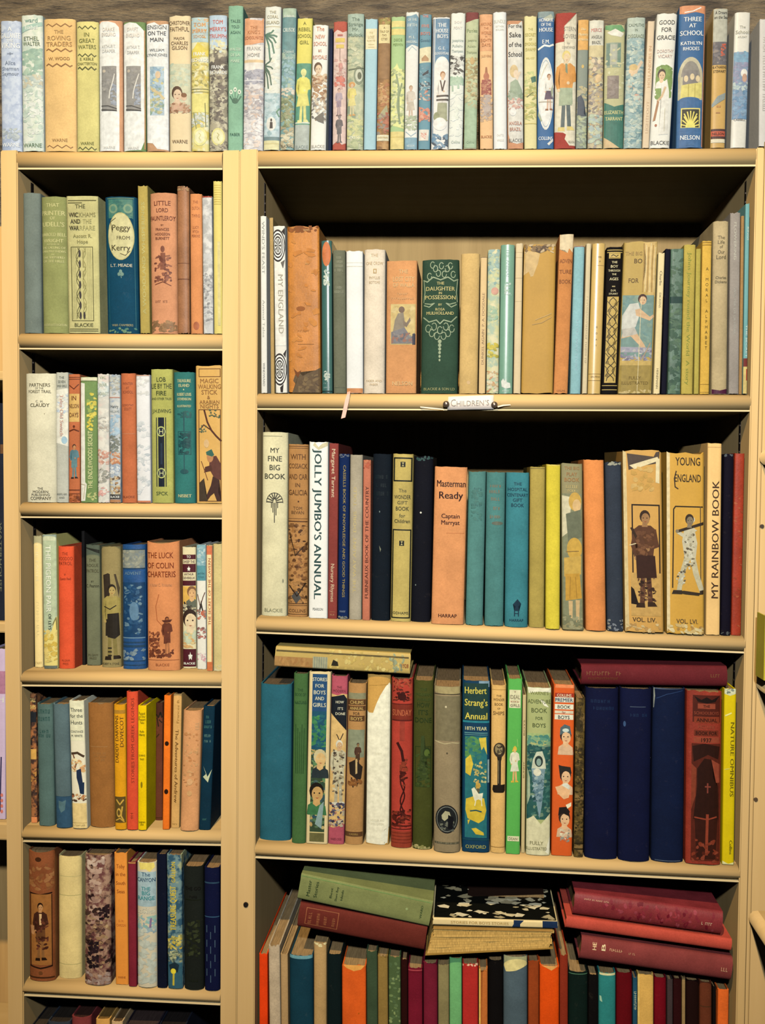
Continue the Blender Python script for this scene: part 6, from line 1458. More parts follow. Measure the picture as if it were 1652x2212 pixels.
B('RA', 1081.5, 1112.5, 528, 1077, 1107.5, 849, '#8ab494', 'g', 'sage green glossy book with white cat at foot', [('v', 538, 600, 'THE ANIMAL', 7, '#a8c8b0', 'd'), ('b', 610, 640, ['#c8d8c0', '#a4c4ac'], 10, 6, -.2, .3), ('p', [(-.3, 834), (-.34, 822), (-.2, 816), (-.1, 822), (0, 816), (.06, 824), (.3, 826), (.34, 836), (.0, 838)], '#f0eed8'), ('t', 843, 'BODLEY', 3, '#dce4cc', .5)], sp='round')
B('RA', 1114, 1129.5, 525, 1107.5, 1125, 849, '#ecd2a0', 'p', 'narrow cream book with ribbed spine', [('l', 545, 1, '#d8b884'), ('l', 556, 1, '#d8b884'), ('l', 600, 1, '#d8b884'), ('l', 650, 1, '#e0c490')])
B('RA', 1130, 1203, 527, 1125.5, 1194, 849, '#d0a04c', 'p', 'thick golden tan book with torn peeling cap', [('jp', [(-.48, 540), (-.1, 545), (.0, 548), (-.06, 570), (-.2, 596), (-.28, 597), (-.34, 586), (-.5, 594)], '#dcb878'), ('p', [(-.3, 532), (.3, 530), (.2, 542), (0, 547), (-.2, 542)], '#5f4a34'), ('b', 528, 545, ['#d8bc8c', '#8a6c44'], 12, 8), ('k', [(-.1, 690), (.2, 682), (.4, 676)], 1.4, '#d8b070'), ('k', [(-.2, 700), (.1, 696), (.4, 684)], 1.2, '#d0a464')], rag=.004, sp='flat')
B('RA', 1208.5, 1240, 505, 1195.5, 1226, 849, '#e09454', 'c', 'orange tan book with cream torn head panel', [('jp', [(-.48, 507), (.48, 505), (.46, 545), (.2, 536), (.1, 546), (-.1, 540), (-.46, 538)], '#ecd4a4'), ('t', 563, 'ADVEN', 9, '#8a4c24', .84), ('t', 586, 'TURE', 9, '#8a4c24', .84), ('t', 607, 'BOOK', 9, '#8a4c24', .8), ('t', 842, 'COLLINS', 4, '#a86434', .6)], rag=.003)
B('RA', 1240.5, 1263, 531, 1228.5, 1257, 849, '#9cc8c4', 'c', 'sky blue book with grey upright title', [('v', 690, 800, 'LITTLE WAY STORY', 6, '#a4c4c4', 'd'), ('l', 532, 2, '#b06858')], sp='round')
B('RA', 1264, 1279.5, 525, 1257, 1267.5, 849, '#e6d0a0', 'p', 'very thin cream book beside sky blue', [('vd', 640, 780, 5, '#c8b084')])
B('RA', 1280, 1308, 525, 1268, 1298.5, 849, '#e8c070', 'g', 'glossy tan book with small black title', [('t', 555, 'MR', 4, '#7a5a30', .4, .1), ('t', 564, 'A', 4, '#7a5a30', .12, .1), ('l', 573, 1, '#a88450', -.1, .44), ('s', 705, 745, 'GOAT', 4, '#5a4424', 0.02), ('l', 806, 1, '#8a6c3c'), ('d', 812, 3.5, '#6a5028', .8, 8), ('l', 820, 1, '#8a6c3c')], sp='round')
gg = '#d8b864'
B('RA', 1311, 1346, 533, 1298.5, 1333, 850, '#101018', 'c', 'black book with gilt interlaced panel', [('l', 540, 1.6, gg), ('l', 545, 1.6, gg), ('fr', -.36, .36, 546, 558, 1.4, gg), ('r', -.32, .32, 548, 556, gg), ('k', [(-.22, 553), (-.1, 550), (.1, 554), (.22, 551)], 1.6, '#22201c'), ('t', 566, 'THE', 5, '#e8d8a0', .42), ('t', 575, 'BOY', 6, '#e8d8a0', .6), ('t', 584, 'THROUGH', 5, '#e8d8a0', .74), ('t', 592, 'THE', 4, '#e8d8a0', .32), ('t', 602, 'AGES', 6, '#e8d8a0', .6), ('l', 618, 2, '#c8b478', -.1, .1), ('t', 627, 'D.M.', 4.5, '#e8d8a0', .5), ('t', 634, 'STUART', 4, '#e8d8a0', .6), ('r', -.36, .36, 640, 826, '#cfae5c'),
    *[('k', [(.24 * math.sin(t * .9 + p), 642 + t * 6) for t in range(31)], 1.7, '#2c2618') for p in (0, math.pi)], *[('e', .2 * (-1) ** i, 656 + 14 * i, .1, 4, '#8a7238') for i in range(12)], *[('k', [(-.34, 650 + 28 * i), (-.1, 660 + 28 * i), (-.32, 672 + 28 * i)], 1.2, '#3a3220') for i in range(6)], *[('k', [(.34, 650 + 28 * i), (.1, 660 + 28 * i), (.32, 672 + 28 * i)], 1.2, '#3a3220') for i in range(6)], ('l', 832, 1.4, gg), ('l', 841, 1.4, gg)], sp='mid')
yt_ = '#bf9a52'
B('RA', 1348.5, 1420.5, 521, 1335, 1407, 850, '#c9a85c', 'p', 'wide torn yellow tan book with leaping athlete picture', [('p', [(.08, 524), (.5, 522), (.5, 640), (.3, 640), (.12, 610), (.2, 570)], '#dcb870'), *[('k', [(.1 + .07 * i, 526 + 4 * (i % 3)), (.12 + .06 * i, 570), (.1 + .07 * i, 630)], 2, ('#a88448', '#ecd094')[i % 2]) for i in range(6)], ('t', 563, 'BO', 10, '#6a5030', .28, -.06), ('t', 547, 'THE BIG', 8, '#b08c50', .5, -.2), ('t', 605, 'FOR', 10, '#7a5c34', .3, -.18), ('r', -.5, .46, 637, 770, '#7f9a8c'), ('b', 640, 760, ['#8aa494', '#74948c', '#90a48c'], 20, 12, -.5, .46), ('f', 'crouch', -.06, 636, 760, '#e0b888', '#4a3028', '#d8d4c0', '#c8c0ac', '#a8a4a8'), ('b', 752, 782, ['#b8b4b0', '#94909c', '#d0c8b8', '#7c7484'], 26, 7, -.5, .46), ('k', [(.12, 780), (.3, 756), (.4, 740)], 2.6, '#b09c7c'), ('r', -.5, .46, 786, 850, '#a98f48'), ('r', -.5, .46, 778, 788, '#cfae60'), ('t', 815, 'FULLY', 7, '#7a6228', .5, -.02), ('t', 826, 'ILLUSTRATED', 7, '#7a6228', .84, -.02), ('k', [(.08, 640), (.06, 845)], 1.2, '#e8d4a0'), ('b', 842, 850, ['#e0c888', '#cbb070'], 10, 7)], rag=.003, sp='flat')
B('RA', 1422, 1436, 545, 1410, 1426, 850, '#f4dca0', 'p', 'slim cream book lettered in grey downwards', [('v', 585, 616, 'Charlie', 6, '#8a7858', 'd'), ('v', 632, 664, 'DICKENS', 5, '#a09068', 'd'), ('v', 795, 838, 'HEINEMANN', 5, '#a08c60', 'd'), ('r', .4, .5, 640, 700, '#c8a468')], sp='flat')
B('RA', 1437.5, 1448, 537, 1427, 1440, 850, '#0c1c28', 'c', 'thin dark green book beside mottled green', [])
B('RA', 1449.5, 1477, 537, 1441, 1470.5, 850, '#68826c', 'l', 'mottled dark green book with darker bands', [('b', 536, 640, ['#56705a', '#425c48', '#5c7458'], 20, 10), ('r', -.48, .48, 640, 654, '#26443c'), ('b', 660, 850, ['#587058', '#3e5a48', '#668060', '#46624c'], 40, 12)], sp='flat')
B('RA', 1478, 1503, 528, 1471, 1496.5, 850, '#c8b054', 'c', 'yellow green book with handwritten title', [('v', 545, 830, 'Johns Journey round the World  A story', 8, '#8f9038', 'd', 0)])
B('RA', 1503.5, 1514, 537, 1497, 1510.5, 850, '#c4b054', 'c', 'thin lime green book without lettering', [])
B('RA', 1515, 1539.5, 520, 1511.5, 1531.5, 850, '#e8b850', 'c', 'ochre yellow book with stacked black letters', [('l', 524, 1.4, '#8a6420'), ('l', 529, 1.4, '#8a6420'), ('s', 580, 750, 'A MORAL ALPHABET', 7, '#5a4418', .05), ('l', 829, 1, '#8a6420'), ('l', 846, 1, '#8a6420')])
B('RA', 1541.5, 1575, 477, 1537.5, 1571, 849, '#c8b080', 'c', 'tall beige book with small dark title and purple foot', [('t', 512, 'The', 8, '#6a5c40', .46), ('t', 522, 'Life', 8, '#6a5c40', .46), ('t', 532, 'of', 7, '#6a5c40', .2), ('t', 543, 'Our', 8, '#6a5c40', .44), ('t', 554, 'Lord', 9, '#6a5c40', .6), ('t', 598, 'Charles', 6, '#6a5c40', .68), ('t', 607, 'Dickens', 6, '#6a5c40', .74), ('p', [(-.5, 838), (0, 841), (.5, 837), (.5, 849), (-.5, 849)], '#54243c')], sp='round')
B('RA', 1576.5, 1600.5, 458, 1574, 1596, 849, '#a89c8c', 'c', 'lavender grey book with pale upright title', [('v', 480, 560, 'FLOWERING', 6, '#c8c0a8', 'd'), ('v', 620, 720, 'WALTER DE LA MARE', 5, '#b0aa98', 'd'), ('t', 464, '', 1, K)], rag=.003)
B('RA', 1601, 1608, 466, 1596.3, 1602.6, 849, '#b48a54', 'c', 'very thin brown book near the right upright', [])
B('RA', 1609, 1619, 439, 1603.2, 1613, 849, '#7ab0a8', 'p', 'tall thin teal book against right upright', [('v', 490, 518, 'KINGS', 4, '#d8e4c8', 'd', .2), ('v', 700, 770, 'THE SECRET', 4, '#d8e4d0', 'd', .2), ('r', -.5, .5, 772, 790, '#7c3028'), ('r', -.5, .5, 790, 849, '#e0c474'), ('r', .2, .5, 795, 820, '#b84c34')], sp='flat', y=.006)

# ------------------------------------------------------------------ wide case, second shelf
mf = '#4a4636'
B('RB', 564, 624, 933, 562, 617.5, 1331, '#ecdfac', 'c', 'tall cream book with black fan emblem', [('l', 942, 1.2, '#8f8868', -.46, .3), ('t', 972, 'MY', 11, mf, .42, .02), ('t', 990, 'FINE', 12, mf, .6, .02), ('t', 1009, 'BIG', 12, mf, .48, .02), ('t', 1028, 'BOOK', 12, mf, .8, .02), *[('k', [(0.02 + .06 * math.cos(t), 1085 - 8 * math.sin(t)), (.02 + .3 * math.cos(t), 1085 - 20 * math.sin(t))], 2.4, '#4a463a') for t in [math.pi * (.02 + .96 * i / 8) for i in range(9)]], ('k', [(.02 + .32 * math.cos(t), 1085 - 21 * math.sin(t)) for t in [math.pi * i / 10 for i in range(11)]], 1.6, '#4a463a'), *[('k', [(-.1 + .06 * i, 1086), (-.1 + .06 * i, (1096, 1106, 1128, 1112, 1096)[i])], 2, '#4a463a') for i in range(5)], ('t', 1318, 'BLACKIE', 8, '#a09870', .84), ('e', .36, 1254, .03, 4, '#a09a7c')], sp='round')
cb = '#5a3820'
B('RB', 620, 665, 959, 618.5, 664, 1333, '#c08a50', 'c', 'brown tan book with dark horsemen engraving', [('l', 964, 1.4, cb), ('l', 968, 1, cb), ('t', 986, 'WITH', 12, '#6a4426', .74), ('t', 1006, 'COSSACK', 11, '#6a4426', .92), ('t', 1029, 'AND CAR', 12, '#6a4426', .92), ('t', 1047, 'IN', 9, '#6a4426', .26), ('t', 1063, 'GALICIA', 12, '#6a4426', .92), ('e', .04, 1083, .04, 2, cb), ('t', 1097, 'TOM', 7, '#7a5230', .5), ('t', 1106, 'BEVAN', 7, '#7a5230', .78), ('l', 1120, 1, cb), ('l', 1126, 2.4, cb), ('b', 1132, 1200, ['#c89258', '#7a5230', '#4a2e1c', '#b07840'], 40, 8), ('b', 1200, 1250, ['#c08850', '#b57d48', '#8a5c34', '#5a3820'], 26, 8), ('b', 1250, 1302, ['#3a2818', '#6a4426', '#c08c54', '#b88448'], 34, 8), ('p', [(-.3, 1288), (0, 1276), (.2, 1292), (-.05, 1304)], '#54504a'), ('k', [(-.4, 1150), (-.1, 1200), (.3, 1180)], 2, '#3a2818'), ('k', [(-.4, 1265), (.0, 1288), (.4, 1260)], 2.4, '#2c1e14'), ('l', 1304, 1.4, cb), ('l', 1308, 1, cb), ('t', 1319, 'COLLINS', 7, '#7a5230', .84), ('l', 1327, 1, cb)], sp='round')
B('RB', 665.5, 710.5, 954, 666, 706.5, 1336, '#fff8e4', 'p', 'white book with large teal title running down', [('p', [(-.2, 955), (0, 966), (.2, 958), (.5, 954), (.5, 962), (0, 972), (-.3, 962)], '#dccfa4'), ('v', 970, 1294, "JOLLY JUMBO'S ANNUAL", 17, '#34504c', 'd', -.01, .02), ('t', 1316, 'PEARSON', 6, '#5a5a50', .54)], sp='mid')
B('RB', 711, 731, 957, 707.5, 727.5, 1337, '#96463c', 'c', 'maroon brown book with cream names down the spine', [('v', 970, 1074, 'Margaret Tarrant', 8, '#e4cba4', 'd'), ('v', 1218, 1300, 'Nursery Rhymes', 8, '#e0c49c', 'd'), ('l', 1322, 1, '#a8704c', -.3, .3), ('d', 1328, 4, '#b88860', .5, 3)])
B('RB', 732, 755, 980, 728, 752.5, 1338, '#0c2c54', 'c', 'slim navy book with gilt upright title', [('v', 1005, 1290, 'CASSELLS BOOK OF KNOWLEDGE AND GOOD THINGS', 6, '#a8924c', 'd', .05), ('d', 1321, 4, '#8a9098', .6, 5), ('b', 982, 988, ['#6a7078'], 5, 5), ('b', 1332, 1338, ['#8a8878'], 6, 5)], sp='round')
B('RB', 755.5, 783.5, 982, 753, 780, 1339, '#b8aa8c', 'c', 'lavender grey book with gilt upright title', [('v', 1052, 1280, 'THE WAY AUNT  DORIS  TOLD', 7, '#cfb87c', 'u', -.08)], sp='round')
B('RB', 784.5, 801, 993, 780.5, 800, 1340, '#d07c5c', 'c', 'narrow brick red book, title reading upwards', [('v', 1050, 1292, 'FURNEAUX BOOK OF THE COUNTRY', 8, '#6a3424', 'u', .02), ('b', 994, 1012, ['#d08058', '#b8583c'], 8, 6)])
B('RB', 803, 847.5, 980, 801, 840.5, 1341, '#0c2026', 'c', 'dark bottle green book with faint stamped title', [('d', 1030, 8, '#14272a', .7, 6), ('d', 1048, 8, '#14272a', .6, 5), ('d', 1066, 9, '#14272a', .8, 7), ('e', -.1, 1105, .03, 2, '#7a8a80'), ('p', [(-.1, 1178), (.0, 1186), (-.04, 1192)], '#8a8c70')], sp='round')
kh = '#20241f'
B('RB', 848.5, 893, 980, 842.5, 886.5, 1343, '#cdb464', 'c', 'khaki book with black frames and hourglass marks', [('fr', -.46, .46, 988, 1040, 3, kh), ('fr', -.46, .46, 1143, 1336, 2.6, kh), *[q for y in (1003, 1173) for q in (('r', -.12, .12, y - 5.5, y + 5.5, kh), ('p', [(-.06, y - 4), (.06, y - 4), (0, y)], '#c8b87c'), ('p', [(-.06, y + 4), (.06, y + 4), (0, y)], '#c8b87c'))], ('t', 1059, 'The', 8, '#6f6440', .4), ('t', 1073, 'WONDER', 9, '#4c4630', .8), ('t', 1085, 'GIFT', 8, '#6f6440', .5), ('t', 1098, 'BOOK', 9, '#4c4630', .64), ('t', 1113, 'for', 8, '#6f6440', .34), ('t', 1125, 'Children', 8, '#4c4630', .76), ('t', 1324, 'ODHAMS', 6, '#5a5236', .84)], sp='round')
B('RB', 893.5, 937, 984, 887.5, 928.5, 1344, '#0c1a20', 'c', 'second dark green book, with white speck', [('e', -.1, 1107, .05, 2, '#e0dcc8'), ('e', -.3, 1264, .03, 1.5, '#8a9488'), ('b', 986, 994, ['#34504c'], 6, 6)], sp='round', rag=.002)
ma = '#5a2c1e'
B('RB', 937.5, 1011, 1008, 931, 1001, 1349, '#eda064', 'c', 'wide orange book with black hand lettered title', [('t', 1044, 'Masterman', 15, '#34100c', .88, .02, .02), ('t', 1069, 'Ready', 16, '#34100c', .76, .02, .02), ('t', 1114, 'Captain', 10, '#44180f', .56, .02, .02), ('t', 1128, 'Marryat', 10, '#44180f', .56, .02, .02), ('l', 1151, 1, '#d07c48', -.1, .46), ('t', 1330, 'HARRAP', 8, '#44180f', .8, 0, .02)], sp='mid')
B('RB', 1012.5, 1050, 1017, 1003.5, 1044.5, 1351, '#5c8c80', 'c', 'faded teal blue book, first of two alike', [('b', 1060, 1122, ['#507e74', '#568478'], 14, 9, -.34, .34), ('d', 1056, 5, '#486f68', .6, 5), ('d', 1090, 5, '#486f68', .66, 6)], sp='round', rag=.002)
B('RB', 1051, 1092, 1018, 1045.5, 1088, 1353, '#55887e', 'c', 'teal blue book with orange stamped title', [('d', 1050, 6, '#8a7458', .6, 5), ('d', 1062, 7, '#8a7458', .7, 6), ('d', 1078, 7, '#8a7458', .5, 4), ('d', 1098, 7, '#8a7458', .5, 4), ('d', 1116, 7, '#8a7458', .6, 5), ('e', .1, 1130, .3, 4, '#6a7060')], sp='round', rag=.002)
hc = '#0c3444'
B('RB', 1093, 1144, 1020, 1090, 1140, 1355, '#45888a', 'c', 'bright teal book with dark title and tree emblem', [('t', 1045, 'THE', 7, hc, .34), ('t', 1057, 'HOSPITAL', 7.5, hc, .84), ('t', 1069, 'CENTENARY', 7.5, hc, .9), ('t', 1080, 'GIFT', 7.5, hc, .46), ('t', 1091, 'BOOK', 8, hc, .54), ('p', [(-.16, 1306), (.04, 1294), (.2, 1304), (.08, 1310), (.12, 1320), (-.1, 1320), (-.04, 1310)], hc), ('t', 1325, 'H', 13, hc, .22), ('t', 1340, 'HARRAP', 6, hc, .76)], sp='round')
B('RB', 1145, 1178, 1008, 1141, 1177, 1356, '#b8a050', 'c', 'plain khaki book beside the teal ones', [('l', 1012, 1.2, '#7c6c40')], sp='round')
B('RB', 1180, 1211, 1003, 1178, 1209, 1360, '#e8d044', 'c', 'plain mustard yellow book', [('l', 1005, 2, '#e8cc68')], sp='round')
B('RB', 1212, 1257.5, 1000, 1211.5, 1263, 1361, '#9a9064', 'p', 'grey jacket with blond children in yellow', [('t', 1011, 'THE BIG', 7, '#a87844', .7), ('t', 1024, 'PLAY', 8, '#a87844', .6), ('t', 1036, 'BOOK', 9, '#a87844', .8), ('t', 1051, 'LITTLE', 7, '#c8b070', .7), ('t', 1060, 'FOLK', 6, '#c8b070', .6), ('r', -.48, .46, 1066, 1345, '#8a8a68'), ('p', [(-.48, 1070), (0, 1074), (-.2, 1150), (-.48, 1160)], '#d8cca4'), ('e', .14, 1083, .3, 20, '#cfa44c'), ('e', .22, 1092, .2, 14, '#e0b87c'), ('p', [(-.3, 1110), (.4, 1100), (.46, 1160), (-.2, 1170)], '#6f7258'), ('e', .1, 1185, .36, 24, '#d2a648'), ('p', [(-.4, 1205), (.42, 1200), (.4, 1240), (-.4, 1246)], '#d0a850'), ('p', [(-.34, 1240), (.34, 1238), (.44, 1292), (-.34, 1298)], '#cc9a3c'), ('k', [(-.1, 1246), (-.14, 1292)], 1.6, '#a87c30'), ('k', [(.14, 1246), (.2, 1292)], 1.6, '#a87c30'), ('k', [(-.3, 1192), (.3, 1190)], 2, '#8a6c38'), ('p', [(-.2, 1298), (.0, 1298), (-.02, 1340), (-.16, 1342)], '#d8b47c'), ('p', [(.14, 1296), (.34, 1296), (.3, 1344), (.16, 1344)], '#d8b47c'), ('b', 1330, 1360, ['#a8a078', '#7c7c5c'], 14, 9)], sp='flat')
B('RB', 1260, 1305.5, 993, 1266, 1310, 1363, '#ee9450', 'c', 'plain peach orange book', [], sp='round')
B('RB', 1306.5, 1343, 996, 1312, 1347, 1364, '#3a4048', 'c', 'slate blue book with worn pale edge', [('b', 996, 1004, ['#a8a48c'], 5, 7), ('b', 1340, 1362, ['#7a808a', '#a09c8c'], 8, 6)], sp='round', rag=.003)
yl = '#c6984c'
B('RB', 1345, 1428, 971, 1350, 1434, 1371, '#d8a454', 'p', 'thick battered yellow book with dark uniformed cricketer', [('jp', [(-.5, 974), (-.42, 978), (-.4, 1365), (-.5, 1368)], '#e2c890'), ('p', [(-.4, 980), (.3, 986), (.36, 976), (.46, 974), (.42, 1000), (.0, 1006), (-.36, 1016)], '#54463c'), ('p', [(-.34, 1006), (.4, 986), (.44, 994), (-.2, 1014)], '#ecd8a8'), ('p', [(.36, 990), (.46, 990), (.44, 1044), (.34, 1042)], '#ecd8a8'), ('b', 1010, 1060, ['#c89a4c', '#d8b068'], 14, 12, -.3, .3), ('fr', -.3, .44, 1090, 1330, 3, '#2c221c'), ('r', -.34, .44, 1240, 1334, '#cfa35c'), ('f', 'stand', .04, 1103, 1316, '#a87c50', '#3a281c', '#5f3c28', '#44281e', '#5c3a2a'), ('p', [(-.2, 1202), (.3, 1202), (.34, 1250), (-.18, 1252)], '#3c241c'), ('b', 1150, 1200, ['#6f4830', '#54341f', '#84583a'], 22, 9, -.2, .28), ('p', [(-.34, 1142), (-.28, 1140), (-.16, 1160), (-.2, 1166)], '#3a281c'), ('k', [(-.36, 1180), (-.2, 1176)], 2, '#e8d4a4'), ('b', 1250, 1300, ['#6a4630', '#2c1c16', '#8a6444'], 20, 7, -.16, .32), ('p', [(-.34, 1270), (-.26, 1276), (-.14, 1310), (-.34, 1308)], '#221814'), ('t', 1342, 'VOL. LIV.', 10, '#4a3828', .62), ('b', 1352, 1370, ['#e0c48c', '#b88c50'], 10, 8)], rag=.004, sp='flat')
B('RB', 1440, 1520.5, 975, 1440.5, 1521, 1371, '#d8a444', 'p', 'thick yellow book with line drawn batsman', [('jp', [(-.5, 976), (-.42, 980), (-.42, 1360), (-.5, 1366)], '#ead2a0'), ('t', 996, 'YOUNG', 18, '#3a2c20', .66, .06, .012), ('t', 1032, 'ENGLAND', 17, '#3a2c20', .7, .06, .012), ('k', [(-.25, 1018), (-.3, 1034), (-.28, 1052), (-.2, 1056)], 2.4, '#3a2c20'), ('k', [(.46, 1094), (.4, 1094), (-.27, 1094), (-.32, 1100), (-.35, 1270)], 2.6, '#2c241c'), ('k', [(.4, 1094), (.41, 1270)], 2, '#5a4a34'), ('e', .12, 1122, .13, 8, '#d8d0b8'), ('f', 'bat', .1, 1110, 1284, '#8a7a60', '#3a2e24', '#cfc4a4', '#cfc4a4', '#c8bc98'), ('b', 1150, 1230, ['#e4dcc0', '#a89c7c', '#5a4e3c', '#d8ceb0'], 30, 6, -.05, .25), ('b', 1230, 1262, ['#e4dcc0', '#4a4032'], 12, 5, -.25, .0), ('p', [(-.3, 1280), (-.05, 1276), (.4, 1280), (.36, 1286), (0, 1284)], '#3a3024'), ('t', 1342, 'VOL. LVI.', 10, '#5a4630', .58, .04), ('b', 1350, 1370, ['#e8d4a0', '#b08448', '#d8b878'], 14, 9)], rag=.004, sp='flat')
B('RB', 1524, 1563.5, 957, 1524.5, 1554.5, 1372, '#f8c87c', 'p', 'tall peach book with black title reading upwards', [('v', 1038, 1292, 'MY RAINBOW BOOK', 18, '#4a3424', 'u', .08), ('l', 966, 1.4, '#d4a468')], sp='flat')
B('RB', 1564.5, 1585.5, 980, 1557, 1578, 1373, '#0c1420', 'c', 'dark navy book near the right upright', [('b', 980, 986, ['#5a6064'], 4, 5), ('b', 1366, 1372, ['#5a5c5c'], 4, 5)], sp='round')
B('RB', 1586.5, 1610, 979, 1579.5, 1604, 1373, '#a83c24', 'l', 'rust red book against the right upright', [('b', 1050, 1370, ['#b45c3c', '#9a4026'], 14, 6)], sp='mid')

# ------------------------------------------------------------------ wide case, third shelf
B('RC', 560, 630, 1478, 556.5, 626, 1816, '#2c6068', 'c', 'plain wide blue teal book at left end', [], sp='round', pages='#6a604e')
B('RC', 631.5, 667, 1455, 629, 659.5, 1822, '#486838', 'c', 'green book with dark bulrush design', [('t', 1490, 'THE', 6, '#2f4c2e', .4), ('t', 1500, 'BOOK OF', 7, '#2f4c2e', .74), ('t', 1517, 'NATURE', 7, '#2f4c2e', .8), ('l', 1519, 3, '#3a5a38', -.4, .46), *[('k', [(-.3 + .15 * i, 1565 + 8 * (i % 3)), (-.26 + .13 * i, 1670)], 2.2, '#34512f') for i in range(5)]], sp='round')
sb = ['#2c4a5c', '#4c7052', '#c8b078', '#223a30', '#5f8a5c', '#d0a468']
B('RC', 668, 715, 1450, 660.5, 707, 1823, '#e0c68c', 'p', 'cream edged book with blue children scene', [('r', -.34, .34, 1456, 1540, '#2a4c74'), ('t', 1467, 'STORIES', 8, '#d8d0b4', .66), ('t', 1481, 'FOR', 8, '#d8d0b4', .4), ('t', 1495, 'BOYS', 9, '#d8d0b4', .54), ('t', 1508, 'AND', 8, '#d8d0b4', .42), ('t', 1522, 'GIRLS', 9, '#d8d0b4', .6), ('r', -.34, .34, 1536, 1640, '#235068'), ('b', 1545, 1612, ['#3f7a4c', '#2c6a58', '#4c8a54', '#285c74'], 40, 9, -.34, .34), ('r', -.34, .34, 1620, 1800, '#3a4a36'), ('b', 1620, 1790, sb, 80, 9, -.34, .34), ('f', 'bust', .08, 1618, 1680, '#d8b078', '#c8b890', '#2c3438', '#222a2c', '#222a2c'), ('f', 'bust', -.05, 1690, 1760, '#c89c64', '#221c18', '#3f7048', '#3f7048', '#3f7048'), ('p', [(-.1, 1780), (.1, 1740), (.3, 1730), (.2, 1790)], '#8aa0a0'), ('r', -.34, .34, 1798, 1818, '#6a6440'), ('l', 1798, 2, '#d8c48c', -.34, .34)], sp='flat')
B('RC', 715.5, 753, 1460, 708, 742.5, 1824, '#b0525a', 'c', 'pink book in jacket with diver and black diamond', [('jp', [(-.48, 1499), (-.1, 1502), (.2, 1498), (.5, 1500), (.5, 1780), (.2, 1784), (-.2, 1788), (-.5, 1786)], '#d8b074'), ('t', 1484, 'THE', 5, '#7c343c', .3), ('t', 1492, 'MODERN', 6, '#7c343c', .76), ('p', [(-.5, 1506), (.3, 1500), (.5, 1510), (.5, 1578), (.3, 1570), (-.5, 1540)], '#1c2028'), ('t', 1516, 'HOW', 6, '#d8d0b8', .5, .05), ('t', 1530, "IT'S", 6, '#d8d0b8', .5, .1), ('t', 1541, 'DONE', 6, '#d8d0b8', .6, .1), ('k', [(-.1, 1586), (.1, 1600), (.3, 1584)], 2, '#3a2c28'), ('f', 'stand', .06, 1598, 1740, '#c8a078', '#d8d0c0', '#c8bca0', '#c0b498', '#b0a48c'), ('b', 1620, 1720, ['#e4d8bc', '#6a5848', '#a89878', '#3c3430'], 36, 6, -.3, .4), ('b', 1735, 1784, ['#b87060', '#4a4c6a', '#d8c8a8', '#2c2c40'], 30, 7), ('t', 1812, 'WARD LOCK', 5, '#7c343c', .7)])
B('RC', 750, 791, 1476, 743.5, 783, 1825, '#b4844c', 'c', 'tan book with grey bands and mounted rider', [('r', -.48, .48, 1497, 1510, '#8a8468'), ('r', -.48, .48, 1511, 1523, '#5f402a'), ('t', 1517, 'CHUMS', 8, '#c8a464', .74), ('r', -.48, .48, 1525, 1535, '#5f402a'), ('t', 1530, 'ANNUAL', 7, '#c8a464', .76), ('t', 1541, 'FOR', 7, '#4c3420', .36), ('r', -.4, .44, 1546, 1558, '#5f402a'), ('t', 1552, 'BOYS', 8, '#c8a464', .64), ('r', -.46, .46, 1576, 1636, '#8a8c74'), ('f', 'stand', .12, 1604, 1660, '#8a6a48', '#3a2c28', '#54382c', '#4a3426', '#3a2c24'), ('p', [(-.36, 1648), (.0, 1640), (.4, 1656), (.34, 1680), (.1, 1700), (.06, 1682), (-.3, 1672)], '#2c2420'), ('p', [(.0, 1640), (.1, 1638), (.12, 1670), (.02, 1672)], '#c8a878'), ('k', [(-.2, 1680), (-.1, 1700)], 3, '#2c2420'), ('b', 1680, 1696, ['#7a4c2c', '#946034'], 12, 7, -.4, .4), ('r', -.48, .48, 1797, 1807, '#5f402a'), ('t', 1802, 'CASSELL', 4, '#b08c50', .7)], sp='round')
B('RC', 793.5, 843.5, 1457, 788, 841, 1825, '#cc9a4c', 'c', 'tan book in white jacket torn to a point', [('jp', [(-.5, 1536), (-.42, 1540), (-.24, 1540), (-.1, 1520), (.06, 1502), (.3, 1482), (.46, 1474), (.5, 1480), (.5, 1786), (.3, 1792), (.2, 1816), (.4, 1820), (.3, 1825), (-.5, 1822)], '#f4ead4'), ('jp', [(.48, 1786), (.2, 1798), (.14, 1814), (.44, 1822)], '#fbf3e0'), ('k', [(-.42, 1481), (.4, 1478)], .8, '#b88840'), ('t', 1628, 'FAIRY', 5, '#e4d8bc', .3), ('t', 1772, 'HODDER AND', 4.5, '#ddd0b4', .6), ('t', 1780, 'STOUGHTON', 4.5, '#ddd0b4', .54)], sp='mid')
sr = '#5a201c'
